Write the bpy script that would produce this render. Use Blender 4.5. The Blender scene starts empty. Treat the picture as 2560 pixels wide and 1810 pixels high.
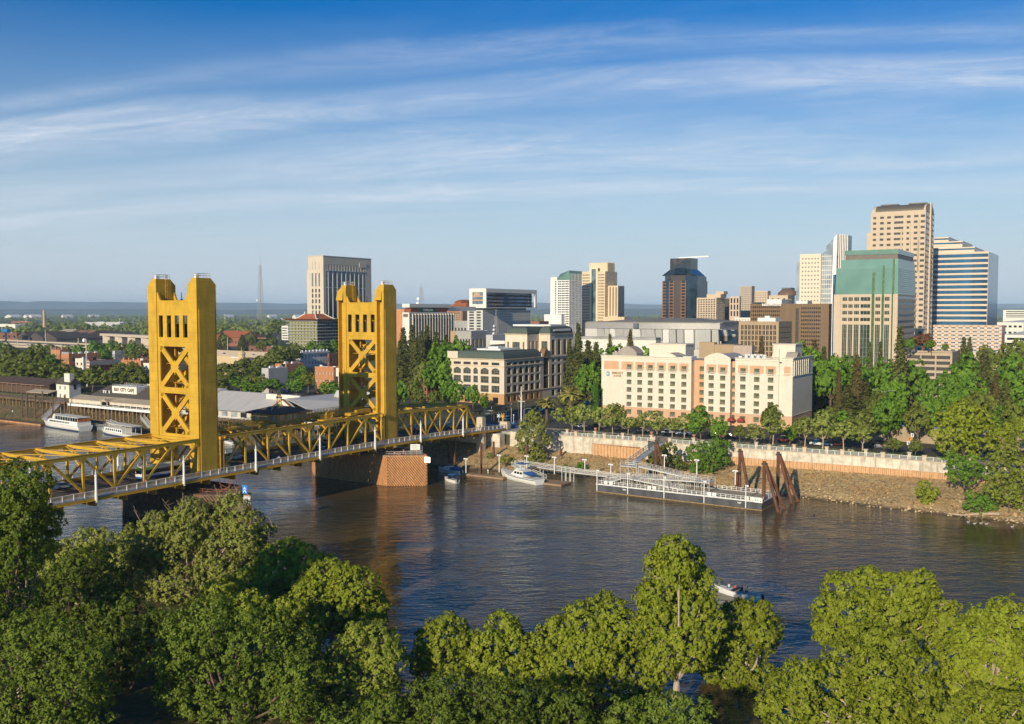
import bpy,math,random
import numpy as np
from mathutils import Vector,Matrix,Euler
# ------------------------------------------------------------ camera, world, sun
SC=bpy.context.scene
COL=SC.collection
F=2381.0;CZ=55.0
PIT=math.atan(128.0/F);cp,sp=math.cos(PIT),math.sin(PIT)
TH=math.atan(.649)
EX=(math.cos(TH),-math.sin(TH));EY=(math.sin(TH),math.cos(TH))
B0=(-82.9,250.0)
cam_d=bpy.data.cameras.new("camera");cam=bpy.data.objects.new("camera",cam_d);COL.objects.link(cam)
cam.location=(0,0,CZ);cam.rotation_euler=(math.pi/2-PIT,0,0)
cam_d.sensor_width=36;cam_d.lens=36*F/2560.0
cam_d.clip_start=1;cam_d.clip_end=200000
SC.camera=cam
SUN_EL=math.radians(19);SUN_H=(.455,.89)
SVT=SC.view_settings
SVT.view_transform='Standard';SVT.look='None';SVT.exposure=.06;SVT.gamma=1
sd=bpy.data.lights.new("sun",'SUN');sd.energy=5.0;sd.angle=math.radians(.53);sd.color=(1,.86,.64)
sun=bpy.data.objects.new("sun",sd);COL.objects.link(sun)
sun.rotation_euler=Vector((SUN_H[0]*math.cos(SUN_EL),SUN_H[1]*math.cos(SUN_EL),-math.sin(SUN_EL))).to_track_quat('-Z','Y').to_euler()
sun.location=(-200,-400,300)
class NT:
 """tiny helper round a node tree"""
 def __init__(s,t):s.t=t;s.n=t.nodes;s.l=t.links
 def add(s,typ,**k):
  n=s.n.new(typ)
  for a,v in k.items():
   if a.startswith('i_'):
    n.inputs[a[2:].replace('_',' ')].default_value=v
   else:setattr(n,a,v)
  return n
 def link(s,a,b):s.l.new(a,b)
 def math(s,op,a,b=None,clamp=False):
  n=s.n.new('ShaderNodeMath');n.operation=op;n.use_clamp=clamp
  for i,v in enumerate((a,b)):
   if v is None:continue
   if isinstance(v,(int,float)):n.inputs[i].default_value=v
   else:s.l.new(v,n.inputs[i])
  return n.outputs[0]
 def mix(s,fac,a,b,typ='MIX'):
  n=s.n.new('ShaderNodeMix');n.data_type='RGBA';n.blend_type=typ
  for i,v in((0,fac),(6,a),(7,b)):
   if isinstance(v,(int,float)):n.inputs[i].default_value=v
   elif isinstance(v,(tuple,list)):n.inputs[i].default_value=(*v[:3],1)
   else:s.l.new(v,n.inputs[i])
  return n.outputs[2]
 def ramp(s,fac,stops,interp='LINEAR'):
  n=s.n.new('ShaderNodeValToRGB');n.color_ramp.interpolation=interp
  e=n.color_ramp.elements
  while len(e)<len(stops):e.new(.5)
  for q,(p,c)in zip(e,stops):
   q.position=p;q.color=(c,c,c,1)if isinstance(c,(int,float))else(*c,1)
  if fac is not None:s.l.new(fac,n.inputs[0])
  return n.outputs[0]
world=bpy.data.worlds.new("World");SC.world=world;world.use_nodes=True
w=NT(world.node_tree);w.n.clear()
sky=w.add('ShaderNodeTexSky');sky.sky_type='NISHITA';sky.sun_disc=False
sky.sun_elevation=SUN_EL;sky.sun_rotation=math.atan2(-SUN_H[0],-SUN_H[1]);sky.altitude=50
sky.air_density=1.0;sky.dust_density=.6;sky.ozone_density=2.2
tc=w.add('ShaderNodeTexCoord')
hs=w.add('ShaderNodeHueSaturation');hs.inputs['Saturation'].default_value=1.6;hs.inputs['Value'].default_value=1.12
w.link(sky.outputs[0],hs.inputs['Color'])
sep=w.add('ShaderNodeSeparateXYZ');w.link(tc.outputs['Generated'],sep.inputs[0])
zz=w.math('MAXIMUM',sep.outputs[2],.02)
zz2=w.math('ADD',zz,.10)
px_=w.math('DIVIDE',sep.outputs[0],zz2);py_=w.math('DIVIDE',sep.outputs[1],zz2)
cmb=w.add('ShaderNodeCombineXYZ');w.link(px_,cmb.inputs[0]);w.link(py_,cmb.inputs[1])
rot=w.add('ShaderNodeMapping');rot.inputs['Rotation'].default_value=(0,0,math.radians(-168));w.link(cmb.outputs[0],rot.inputs[0])
def cloud_noise(scale,sx,sy,detail,rough,dist,off):
 m=w.add('ShaderNodeMapping');m.inputs['Scale'].default_value=(sx,sy,1);m.inputs['Location'].default_value=off
 w.link(rot.outputs[0],m.inputs[0])
 n=w.add('ShaderNodeTexNoise');n.inputs['Scale'].default_value=scale;n.inputs['Detail'].default_value=detail
 n.inputs['Roughness'].default_value=rough;n.inputs['Distortion'].default_value=dist
 w.link(m.outputs[0],n.inputs[0]);return n.outputs[0]
c1=cloud_noise(.8,.30,.9,3,.5,.3,(0.4,3.1,0))
c2=cloud_noise(2.6,.42,1.1,12,.70,1.6,(7.7,1.3,0))
c3=cloud_noise(.9,.5,.8,4,.55,.4,(2.0,5.0,0))
c4=cloud_noise(9.0,.5,1.0,6,.72,.8,(1.0,2.0,0))
st_=w.add('ShaderNodeSeparateXYZ');w.link(rot.outputs[0],st_.inputs[0])
tt=w.math('ADD',st_.outputs[1],w.math('MULTIPLY',w.math('SUBTRACT',c1,.5),1.8))
tn=w.math('DIVIDE',w.math('ADD',tt,7.5),6.0)
S_=lambda t_:(t_+7.5)/6.0
band=w.ramp(tn,[(S_(-5.5),.3),(S_(-4.6),.35),(S_(-4.2),.85),(S_(-3.95),.35),(S_(-3.75),.85),(S_(-3.45),.25),(S_(-3.15),1),(S_(-2.95),.75),(S_(-2.82),.15),(S_(-2.65),.5),(S_(-2.5),.08),(S_(-2.2),0)])
wisp=w.ramp(c2,[(.36,.06),(.62,1)])
big=w.ramp(c3,[(.34,.25),(.60,1)])
fine=w.ramp(c4,[(.32,.45),(.64,1)])
cov=w.math('MULTIPLY',w.math('MULTIPLY',w.math('MULTIPLY',band,wisp),big),fine)
veil=w.math('MULTIPLY',band,w.ramp(zz,[(.05,.55),(.22,.22),(.40,.05)]))
cov=w.math('ADD',w.math('MULTIPLY',cov,.68),veil,clamp=True)
hsb=w.mix(1.0,hs.outputs[0],(.12,.82,1.06),'MULTIPLY')
base=w.mix(w.ramp(zz,[(.0,.95),(.05,.82),(.11,.58),(.18,.26),(.29,0)]),hsb,(7.1,7.5,8.4))
skyc=w.mix(cov,base,(7.9,8.7,9.9))
bg=w.add('ShaderNodeBackground');bg.inputs['Strength'].default_value=.086
w.link(skyc,bg.inputs[0])
wo=w.add('ShaderNodeOutputWorld');w.link(bg.outputs[0],wo.inputs[0])
# ------------------------------------------------------------ geometry helpers
def ray(px,py):
 a=(px-1280)/F;b=(905-py)/F
 return(a,cp+b*sp,-sp+b*cp)
def uv(x,y):
 x-=B0[0];y-=B0[1]
 return(x*EX[0]+y*EX[1],x*EY[0]+y*EY[1])
def CW(x,y,z=0):
 return Vector((B0[0]+x*EX[0]+y*EY[0],B0[1]+x*EX[1]+y*EY[1],z))
def PZ(px,py,z):
 d=ray(px,py);t=(z-CZ)/d[2];return(*uv(d[0]*t,d[1]*t),z)
def PY(px,py,Y):
 d=ray(px,py);t=Y/d[1];return(*uv(d[0]*t,Y),CZ+d[2]*t)
def onp(px,py,ax,c):
 d=ray(px,py);e=EX if ax==0 else EY
 t=(c+B0[0]*e[0]+B0[1]*e[1])/(d[0]*e[0]+d[1]*e[1])
 return(*uv(d[0]*t,d[1]*t),CZ+d[2]*t)
ROT=-TH
class MB:
 def __init__(s):s.v=[];s.f=[];s.m=[]
 def quad(s,a,b,c,d,m=0):
  i=len(s.v);s.v+=[a,b,c,d];s.f.append((i,i+1,i+2,i+3));s.m.append(m)
 def poly(s,pts,m=0):
  i=len(s.v);s.v+=list(pts);s.f.append(tuple(range(i,i+len(pts))));s.m.append(m)
 def box(s,x0,x1,y0,y1,z0,z1,m=0):
  i=len(s.v)
  s.v+=[(x0,y0,z0),(x1,y0,z0),(x1,y1,z0),(x0,y1,z0),(x0,y0,z1),(x1,y0,z1),(x1,y1,z1),(x0,y1,z1)]
  for q in((3,2,1,0),(4,5,6,7),(0,1,5,4),(1,2,6,5),(2,3,7,6),(3,0,4,7)):
   s.f.append(tuple(i+k for k in q));s.m.append(m)
  return s
 def hexa(s,b,t,m=0):
  i=len(s.v);s.v+=list(b)+list(t)
  for q in((3,2,1,0),(4,5,6,7),(0,1,5,4),(1,2,6,5),(2,3,7,6),(3,0,4,7)):
   s.f.append(tuple(i+k for k in q));s.m.append(m)
  return s
 def prism(s,pts,z0,z1,m=0,mt=None):
  n=len(pts);i=len(s.v)
  s.v+=[(p[0],p[1],z0)for p in pts]+[(p[0],p[1],z1)for p in pts]
  s.f.append(tuple(i+k for k in range(n-1,-1,-1)));s.m.append(m)
  s.f.append(tuple(i+n+k for k in range(n)));s.m.append(m if mt is None else mt)
  for k in range(n):
   j=(k+1)%n;s.f.append((i+k,i+j,i+n+j,i+n+k));s.m.append(m)
  return s
 def extr(s,pts,ax,a,b,m=0):
  n=len(pts);i=len(s.v)
  def P(p,c):return(c,p[0],p[1])if ax==0 else(p[0],c,p[1])
  s.v+=[P(p,a)for p in pts]+[P(p,b)for p in pts]
  s.f.append(tuple(i+k for k in range(n)));s.m.append(m)
  s.f.append(tuple(i+n+k for k in range(n-1,-1,-1)));s.m.append(m)
  for k in range(n):
   j=(k+1)%n;s.f.append((i+j,i+k,i+n+k,i+n+j));s.m.append(m)
  return s
 def beam(s,p,q,w_,h,m=0):
  p=Vector(p);q=Vector(q);d=(q-p).normalized()
  up=Vector((0,0,1))if abs(d.z)<.95 else Vector((0,1,0))
  r=d.cross(up).normalized();u=r.cross(d).normalized();r*=w_/2;u*=h/2
  s.hexa([tuple(p-r-u),tuple(p+r-u),tuple(q+r-u),tuple(q-r-u)],[tuple(p-r+u),tuple(p+r+u),tuple(q+r+u),tuple(q-r+u)],m)
  return s
 def tube(s,p,q,r0,r1=None,n=8,m=0):
  r1=r0 if r1 is None else r1
  p=Vector(p);q=Vector(q);d=(q-p).normalized()
  up=Vector((0,0,1))if abs(d.z)<.95 else Vector((0,1,0))
  a=d.cross(up).normalized();b=d.cross(a);i=len(s.v)
  for c,r in((p,r0),(q,r1)):
   for k in range(n):
    t=2*math.pi*k/n;s.v.append(tuple(c+a*(r*math.cos(t))+b*(r*math.sin(t))))
  for k in range(n):
   j=(k+1)%n;s.f.append((i+j,i+k,i+n+k,i+n+j));s.m.append(m)
  s.f.append(tuple(i+k for k in range(n)));s.m.append(m)
  s.f.append(tuple(i+n+k for k in range(n-1,-1,-1)));s.m.append(m)
  return s
 def lathe(s,c,prof,n=12,m=0):
  i=len(s.v)
  for r,z in prof:
   for k in range(n):
    t=2*math.pi*k/n;s.v.append((c[0]+r*math.cos(t),c[1]+r*math.sin(t),c[2]+z))
  for j in range(len(prof)-1):
   for k in range(n):
    k2=(k+1)%n
    s.f.append((i+j*n+k,i+j*n+k2,i+(j+1)*n+k2,i+(j+1)*n+k));s.m.append(m)
  s.f.append(tuple(i+(len(prof)-1)*n+k for k in range(n)));s.m.append(m)
  s.f.append(tuple(i+k for k in range(n-1,-1,-1)));s.m.append(m)
  return s
 def ball(s,c,rx,ry=None,rz=None,n=10,h=6,m=0):
  ry=ry or rx;rz=rz or rx;i=len(s.v)
  for j in range(1,h):
   a=math.pi*j/h-math.pi/2
   for k in range(n):
    t=2*math.pi*k/n;s.v.append((c[0]+rx*math.cos(a)*math.cos(t),c[1]+ry*math.cos(a)*math.sin(t),c[2]+rz*math.sin(a)))
  for j in range(h-2):
   for k in range(n):
    k2=(k+1)%n;s.f.append((i+j*n+k,i+j*n+k2,i+(j+1)*n+k2,i+(j+1)*n+k));s.m.append(m)
  b=len(s.v);s.v+=[(c[0],c[1],c[2]-rz),(c[0],c[1],c[2]+rz)]
  for k in range(n):
   k2=(k+1)%n;s.f.append((b,i+k2,i+k));s.m.append(m)
   s.f.append((b+1,i+(h-2)*n+k,i+(h-2)*n+k2));s.m.append(m)
  return s
 def mesh(s,name,mats,o=(0,0,0),smooth=False):
  me=bpy.data.meshes.new(name)
  me.from_pydata([(x-o[0],y-o[1],z-o[2])for x,y,z in s.v],[],s.f)
  for m in(mats if isinstance(mats,(list,tuple))else[mats]):me.materials.append(m)
  if len(set(s.m))>1:me.polygons.foreach_set('material_index',s.m)
  if smooth:me.polygons.foreach_set('use_smooth',[True]*len(s.f))
  me.update();return me
ORG={}
def tag(o,label=None,cat=None,group=None,kind=None):
 if label:o['label']=label
 if cat:o['category']=cat
 if group:o['group']=group
 if kind:o['kind']=kind
 return o
def thing(name,label,cat,org,group=None,rot=0.0,sc=1.0):
 """Empty at the base of a thing; its parts are given in grid coordinates"""
 o=bpy.data.objects.new(name,None);COL.objects.link(o)
 o.empty_display_size=.5
 o.location=CW(*org);o.rotation_euler=(0,0,ROT+rot);o.scale=(sc,)*3
 ORG[o]=org if rot==0 and sc==1 else(0,0,0)
 return tag(o,label,cat,group)
def part(parent,name,mb,mats,smooth=False,label=None,kind=None):
 og=ORG[parent]
 me=mb.mesh(name,mats,og,smooth)if isinstance(mb,MB)else mb
 o=bpy.data.objects.new(name,me);COL.objects.link(o);o.parent=parent;ORG[o]=og
 if label:o['label']=label
 if kind:o['kind']=kind
 return o
def single(name,mb,mats,org,label=None,cat=None,group=None,kind=None,smooth=False):
 """a thing (or a piece of the setting) that is one mesh"""
 me=mb.mesh(name,mats,org,smooth)
 o=bpy.data.objects.new(name,me);COL.objects.link(o);o.location=CW(*org);o.rotation_euler=(0,0,ROT);ORG[o]=org
 return tag(o,label,cat,group,kind)
def copy_tree(src,org,label=None,rot=0.0,sc=(1,1,1),group=None):
 def cp_(o,par):
  c=o.copy();COL.objects.link(c);c.parent=par
  for ch in o.children:cp_(ch,c)
  return c
 r=cp_(src,None);r.location=CW(*org);r.rotation_euler=(0,0,ROT+rot);r.scale=sc
 if label:r['label']=label
 if group:r['group']=group
 return r
_N='first second third fourth fifth sixth seventh eighth ninth tenth eleventh twelfth thirteenth fourteenth fifteenth sixteenth seventeenth eighteenth nineteenth'.split()
_T={20:'twent',30:'thirt',40:'fort',50:'fift',60:'sixt',70:'sevent',80:'eight',90:'ninet'}
def nth(i):
 i+=1
 if i<20:return _N[i-1]
 t,u=i//10*10,i%10
 return _T[t]+'ieth' if u==0 else _T[t]+'y-'+_N[u-1]
# ------------------------------------------------------------ materials
_MC={}
def mat(name,col,rough=.7,metal=0.0,var=.12,vs=.6,bump=0.0,bs=8.0,spec=.4,col2=None,detail=4,stretch=(1,1,1),weather=0.0,seam=0.0):
 """painted or stony surface: two tones mixed by noise, optional bump and rain streaks"""
 if name in _MC:return _MC[name]
 m=bpy.data.materials.new(name);m.use_nodes=True;t=NT(m.node_tree)
 b=t.n['Principled BSDF'];b.inputs['Roughness'].default_value=rough;b.inputs['Metallic'].default_value=metal
 b.inputs['Specular IOR Level'].default_value=spec
 tcn=t.add('ShaderNodeTexCoord');mp=t.add('ShaderNodeMapping');mp.inputs['Scale'].default_value=stretch
 t.link(tcn.outputs['Object'],mp.inputs[0])
 n=t.add('ShaderNodeTexNoise');n.inputs['Scale'].default_value=vs;n.inputs['Detail'].default_value=detail;n.inputs['Roughness'].default_value=.6
 t.link(mp.outputs[0],n.inputs[0])
 c2=col2 or tuple(c*(1-var)for c in col);c1=col if col2 else tuple(min(1,c*(1+var))for c in col)
 c=t.mix(t.ramp(n.outputs[0],[(.32,0),(.68,1)]),c1,c2)
 if weather:
  m2=t.add('ShaderNodeMapping');m2.inputs['Scale'].default_value=(1.1,1.1,.12);t.link(tcn.outputs['Object'],m2.inputs[0])
  n2=t.add('ShaderNodeTexNoise');n2.inputs['Scale'].default_value=.9;n2.inputs['Detail'].default_value=5
  t.link(m2.outputs[0],n2.inputs[0])
  c=t.mix(t.math('MULTIPLY',t.ramp(n2.outputs[0],[(.5,0),(.75,1)]),weather),c,tuple(x*.45 for x in col))
 if seam:
  sx=t.add('ShaderNodeSeparateXYZ');t.link(tcn.outputs['Object'],sx.inputs[0])
  l=t.math('LESS_THAN',t.math('FRACT',t.math('DIVIDE',sx.outputs[2],seam)),.035)
  c=t.mix(t.math('MULTIPLY',l,.30),c,tuple(x*.4 for x in col))
 t.link(c,b.inputs['Base Color'])
 if bump:
  nb=t.add('ShaderNodeTexNoise');nb.inputs['Scale'].default_value=bs;nb.inputs['Detail'].default_value=6
  t.link(mp.outputs[0],nb.inputs[0])
  bp=t.add('ShaderNodeBump');bp.inputs['Strength'].default_value=bump;bp.inputs['Distance'].default_value=.3
  t.link(nb.outputs[0],bp.inputs['Height']);t.link(bp.outputs[0],b.inputs['Normal'])
 _MC[name]=m;return m
def glass(name,col,rough=.08,spec=.8,tint=0.0,vs=.35,col2=None):
 """window glass: dark, mirror-like, a little uneven from pane to pane (blinds, rooms behind)"""
 if name in _MC:return _MC[name]
 m=bpy.data.materials.new(name);m.use_nodes=True;t=NT(m.node_tree)
 b=t.n['Principled BSDF'];b.inputs['Roughness'].default_value=rough;b.inputs['Specular IOR Level'].default_value=spec
 b.inputs['Metallic'].default_value=tint
 g=t.add('ShaderNodeTexCoord');n=t.add('ShaderNodeTexNoise');n.inputs['Scale'].default_value=vs;n.inputs['Detail'].default_value=3
 t.link(g.outputs['Object'],n.inputs[0])
 t.link(t.mix(t.ramp(n.outputs[0],[(.4,0),(.6,1)]),col,col2 or tuple(c*.55 for c in col)),b.inputs['Base Color'])
 nb=t.add('ShaderNodeTexNoise');nb.inputs['Scale'].default_value=.5;t.link(g.outputs['Object'],nb.inputs[0])
 bp=t.add('ShaderNodeBump');bp.inputs['Strength'].default_value=.05;bp.inputs['Distance'].default_value=.3
 t.link(nb.outputs[0],bp.inputs['Height']);t.link(bp.outputs[0],b.inputs['Normal'])
 _MC[name]=m;return m
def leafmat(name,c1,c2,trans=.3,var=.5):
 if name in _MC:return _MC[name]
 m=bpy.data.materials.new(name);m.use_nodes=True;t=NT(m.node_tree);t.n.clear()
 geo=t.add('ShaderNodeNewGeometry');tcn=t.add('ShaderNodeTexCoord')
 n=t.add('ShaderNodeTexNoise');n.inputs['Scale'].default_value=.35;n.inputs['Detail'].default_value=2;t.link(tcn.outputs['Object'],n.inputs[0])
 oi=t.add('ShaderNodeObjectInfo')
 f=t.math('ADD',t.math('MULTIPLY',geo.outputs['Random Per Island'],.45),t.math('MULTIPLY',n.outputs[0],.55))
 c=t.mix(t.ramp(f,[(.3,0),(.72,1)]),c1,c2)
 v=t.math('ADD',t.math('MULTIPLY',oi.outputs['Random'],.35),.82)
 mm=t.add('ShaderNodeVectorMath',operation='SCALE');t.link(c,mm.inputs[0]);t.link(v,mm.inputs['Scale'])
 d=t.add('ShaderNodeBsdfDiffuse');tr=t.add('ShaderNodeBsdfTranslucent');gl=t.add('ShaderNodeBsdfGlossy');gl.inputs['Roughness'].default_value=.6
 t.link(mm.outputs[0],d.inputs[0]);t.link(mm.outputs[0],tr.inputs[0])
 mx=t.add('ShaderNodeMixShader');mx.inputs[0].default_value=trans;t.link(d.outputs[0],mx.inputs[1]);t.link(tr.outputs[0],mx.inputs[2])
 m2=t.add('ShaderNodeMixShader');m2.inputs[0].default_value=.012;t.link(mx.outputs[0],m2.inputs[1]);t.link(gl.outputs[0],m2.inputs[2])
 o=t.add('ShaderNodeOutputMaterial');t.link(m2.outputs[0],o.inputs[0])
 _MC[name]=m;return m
# ------------------------------------------------------------ water, land, hills
def water_mat():
 m=bpy.data.materials.new("river_water");m.use_nodes=True;t=NT(m.node_tree)
 b=t.n['Principled BSDF'];b.inputs['Roughness'].default_value=.05;b.inputs['IOR'].default_value=1.33
 b.inputs['Specular IOR Level'].default_value=.5
 g=t.add('ShaderNodeNewGeometry')
 big=t.add('ShaderNodeTexNoise');big.inputs['Scale'].default_value=.016;big.inputs['Detail'].default_value=3;big.inputs['Distortion'].default_value=.6
 t.link(g.outputs['Position'],big.inputs[0])
 t.link(t.mix(t.ramp(big.outputs[0],[(.35,0),(.65,1)]),(.088,.058,.020),(.040,.036,.022)),b.inputs['Base Color'])
 h=None
 for(sc,sx,sy,amp,rotz)in((.16,.7,1.6,1.0,-40),(.55,.55,1.5,.55,-25),(1.5,.6,1.4,.22,-50)):
  mp=t.add('ShaderNodeMapping');mp.inputs['Scale'].default_value=(sx,sy,1);mp.inputs['Rotation'].default_value=(0,0,math.radians(rotz))
  t.link(g.outputs['Position'],mp.inputs[0])
  n=t.add('ShaderNodeTexNoise');n.inputs['Scale'].default_value=sc;n.inputs['Detail'].default_value=3;n.inputs['Distortion'].default_value=.5
  t.link(mp.outputs[0],n.inputs[0])
  q=t.math('MULTIPLY',n.outputs[0],amp);h=q if h is None else t.math('ADD',h,q)
 gust=t.ramp(big.outputs[0],[(.38,.22),(.60,1.2)])
 h=t.math('MULTIPLY',h,gust)
 bp=t.add('ShaderNodeBump');bp.inputs['Strength'].default_value=.40;bp.inputs['Distance'].default_value=1.0
 t.link(h,bp.inputs['Height']);t.link(bp.outputs[0],b.inputs['Normal'])
 return m
mb=MB();mb.quad((-6000,-95,0),(6000,-95,0),(6000,150,0),(-6000,150,0))
single('river_water',mb,water_mat(),(0,0,0),kind='structure')
def ground_mat(name,cols,scales,bump=.3,rough=.95,wet=None):
 m=bpy.data.materials.new(name);m.use_nodes=True;t=NT(m.node_tree);b=t.n['Principled BSDF'];b.inputs['Roughness'].default_value=rough
 b.inputs['Specular IOR Level'].default_value=.2
 g=t.add('ShaderNodeNewGeometry');c=cols[0];hh=None
 for col,sc in zip(cols[1:],scales):
  n=t.add('ShaderNodeTexNoise');n.inputs['Scale'].default_value=sc;n.inputs['Detail'].default_value=6;n.inputs['Roughness'].default_value=.65
  t.link(g.outputs['Position'],n.inputs[0]);c=t.mix(t.ramp(n.outputs[0],[(.44,0),(.58,1)]),c,col);hh=n.outputs[0]
 if wet:
  sx=t.add('ShaderNodeSeparateXYZ');t.link(g.outputs['Position'],sx.inputs[0])
  c=t.mix(t.ramp(t.math('ADD',t.math('MULTIPLY',sx.outputs[2],.8),t.math('MULTIPLY',hh,.35)),[(.30,.85),(.75,0)]),c,wet)
 t.link(c,b.inputs['Base Color'])
 bp=t.add('ShaderNodeBump');bp.inputs['Strength'].default_value=bump;bp.inputs['Distance'].default_value=.4
 t.link(hh,bp.inputs['Height']);t.link(bp.outputs[0],b.inputs['Normal'])
 return m
GZ=10.4
WALL=[(17,128),(54,130.2),(106,133.6),(144,136.6),(230,137)]
city_g=ground_mat('city_ground',[(.075,.07,.06),(.12,.105,.085),(.05,.06,.03),(.045,.06,.02),(.13,.11,.07)],(.012,.05,.004,.0016))
mb=MB()
edge=[(-36000,119.2),(-16,119.2),(-16,127.8)]+[(x,y+.5)for x,y in WALL]+[(36000,137.5)]
mb.poly([(x,y,GZ)for x,y in edge]+[(36000,34000,GZ),(-36000,34000,GZ)])
for(a,b)in zip(edge[:-1],edge[1:]):mb.quad((*a,-2),(*b,-2),(*b,GZ),(*a,GZ))
single('city_ground',mb,city_g,(0,100,GZ),kind='structure')
def relief(xs,ys,zf,amp,seed,fade=2):
 """bank as a grid sheet with lumps; zf(x, t) gives (y, z) for t in 0..1"""
 rng=np.random.default_rng(seed);m=MB();nx,ny=len(xs),len(ys)
 nz=rng.normal(0,1,(nx,ny))
 for _ in range(2):nz=(nz+np.roll(nz,1,0)+np.roll(nz,1,1))/2
 for i,x in enumerate(xs):
  for j,t_ in enumerate(ys):
   y,z=zf(x,t_);k=amp*nz[i,j]*(0 if j in(0,ny-1)else 1)
   m.v.append((x+k*.5,y+k,z+k*.7))
 for i in range(nx-1):
  for j in range(ny-1):
   a=i*ny+j;m.f.append((a,a+ny,a+ny+1,a+1));m.m.append(0)
 return m
def interp(pts,x):return float(np.interp(x,[p[0]for p in pts],[p[1]for p in pts]))
SHORE=[(-60,101),(-20,101),(16,102),(40,107.5),(60,113),(90,113.5),(124,115.5),(150,111.5),(168,112),(184,110),(230,106)]
FOOT=[(-60,8),(-16,8),(17,5.2),(40,4.7),(66,4.6),(90,4.9),(110,5.3),(145,5.6),(230,6)]
def bank_zf(x,t):
 y0=interp(SHORE,x)-3.5;y1=(interp(WALL,x)if x>17 else 128)+.2
 z=-1.6+(interp(FOOT,x)+1.6)*(t**.75);return y0+(y1-y0)*t,z
bank_m=ground_mat('river_bank_earth',[(.37,.22,.085),(.47,.31,.13),(.22,.13,.055),(.55,.42,.22)],(.12,.45,1.6),bump=.9,wet=(.06,.045,.03))
single('river_bank',relief(np.arange(-60,232,1.1),np.linspace(0,1,22),bank_zf,.32,3),bank_m,(60,120,0),kind='structure',smooth=True)
def lbank_zf(x,t):
 return 101+18.4*t,-1.5+10.5*t**.8
lbank_m=ground_mat('wharf_bank_earth',[(.10,.075,.04),(.06,.07,.025),(.16,.11,.06)],(.15,.5),bump=.9)
single('river_bank',relief(np.arange(-460,-58,2.0),np.linspace(0,1,12),lbank_zf,.35,8),lbank_m,(-200,110,0),kind='structure',smooth=True)
rng=np.random.default_rng(12);mb=MB()
for k in range(1000):
 x=rng.uniform(60,228);t_=rng.beta(1.0,5.5)*.85+.13;y,z=bank_zf(x,t_);s_=rng.uniform(.08,.34)*(1.5 if rng.random()>.93 else 1)
 a,b_,c_=s_*rng.uniform(.6,1.4),s_*rng.uniform(.6,1.2),s_*rng.uniform(.4,.8);q=rng.uniform(-.3,.3,6)*s_
 mb.hexa([(x-a+q[0],y-b_,z-c_),(x+a,y-b_+q[1],z-c_),(x+a+q[2],y+b_,z-c_),(x-a,y+b_,z-c_)],[(x-a*.6,y-b_*.5+q[3],z+c_),(x+a*.5,y-b_*.6,z+c_+q[4]),(x+a*.6,y+b_*.5,z+c_),(x-a*.4+q[5],y+b_*.6,z+c_)])
single('bank_stones',mb,mat('pale_bank_stone',(.47,.34,.19),rough=.95,var=.35,vs=.8),(140,120,2),'pale stones scattered over the dry river bank','stones',kind='stuff')
mb=MB()
for k in range(5200):
 x=rng.uniform(0,228);t_=rng.uniform(.25,.98);y,z=bank_zf(x,t_)
 if math.sin(x*.31+2*math.sin(t_*5))+math.sin(t_*9+x*.11)<.1:continue
 for j in range(3):
  h=rng.uniform(.25,.8);dx,dy=rng.normal(0,.3,2);mb.poly([(x-.07+dx*.3,y,z),(x+.07+dx*.3,y,z),(x+dx,y+dy,z+h)])
single('dry_weeds',mb,mat('dry_weed',(.36,.22,.09),rough=.95,var=.4,vs=.3),(110,120,3),'dry brown weeds on the river bank','weeds',kind='stuff')
NEAR=[(-400,-24),(-60,-24),(0,-27),(60,-38),(100,-48),(140,-58),(165,-66),(190,-64),(400,-60)]
def near_zf(x,t):
 y0=interp(NEAR,x)+4;return y0-62*t,-2+7.0*min(1,t/.9)**.8
near_m=ground_mat('dry_grass_ground',[(.17,.11,.05),(.24,.16,.075),(.09,.075,.03),(.06,.065,.02)],(.25,.06,.9),bump=.8)
single('near_bank',relief(np.arange(-400,402,4),np.linspace(0,1,26),near_zf,.25,5),near_m,(0,-40,0),kind='structure',smooth=True)
def mb0():
 m=MB();e=[(-5000,-80)]+[(x,interp(NEAR,x)+4-57)for x in range(-400,401,10)]+[(5000,-110)]
 m.poly([(*p,4.88)for p in e[::-1]]+[(-5000,-4000,4.88),(5000,-4000,4.88)]);return m
mb=mb0()
single('near_ground',mb,near_m,(0,-60,6),kind='structure')
def hills(name,Y,zmax,col,seed,n=260,lo=.35):
 rng=np.random.default_rng(seed);xs=np.linspace(-1.05,1.05,n)*Y
 h=np.zeros(n)
 for k in(3,6,11,23,47,90):
  h+=np.interp(np.linspace(0,1,n),np.linspace(0,1,k+1),rng.random(k+1))/k**.8
 h=(h-h.min())/(h.max()-h.min());m=MB()
 rows=[(-.14,0),(-.07,.35),(-.02,.8),(0,1.0),(.06,.55),(.14,0)]
 for(dy,kz)in rows:
  for i in range(n):
   jit=1+.25*(rng.random()-.5)*(0<kz<1)
   m.v.append((xs[i],Y*(1+dy)+.02*Y*math.sin(i*.7)*kz,GZ+(zmax*(lo+(1-lo)*h[i]))*kz*jit-3*(kz==0)))
 for j in range(len(rows)-1):
  for i in range(n-1):
   a=j*n+i;m.f.append((a,a+1,a+n+1,a+n));m.m.append(0)
 me=m.mesh(name,ground_mat(name+'_land',[col,tuple(c*1.5 for c in col),tuple(c*.7 for c in col)],(.0004,.0015),bump=0),(0,0,0),True)
 o=bpy.data.objects.new(name,me);COL.objects.link(o);tag(o,kind='structure')
hills('hills',11000,82,(.06,.07,.06),4,lo=.4)
hills('mountains',16000,255,(.07,.075,.075),9,lo=.35)
hm=bpy.data.materials.new('haze');hm.use_nodes=True;t=NT(hm.node_tree);t.n.clear()
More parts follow.
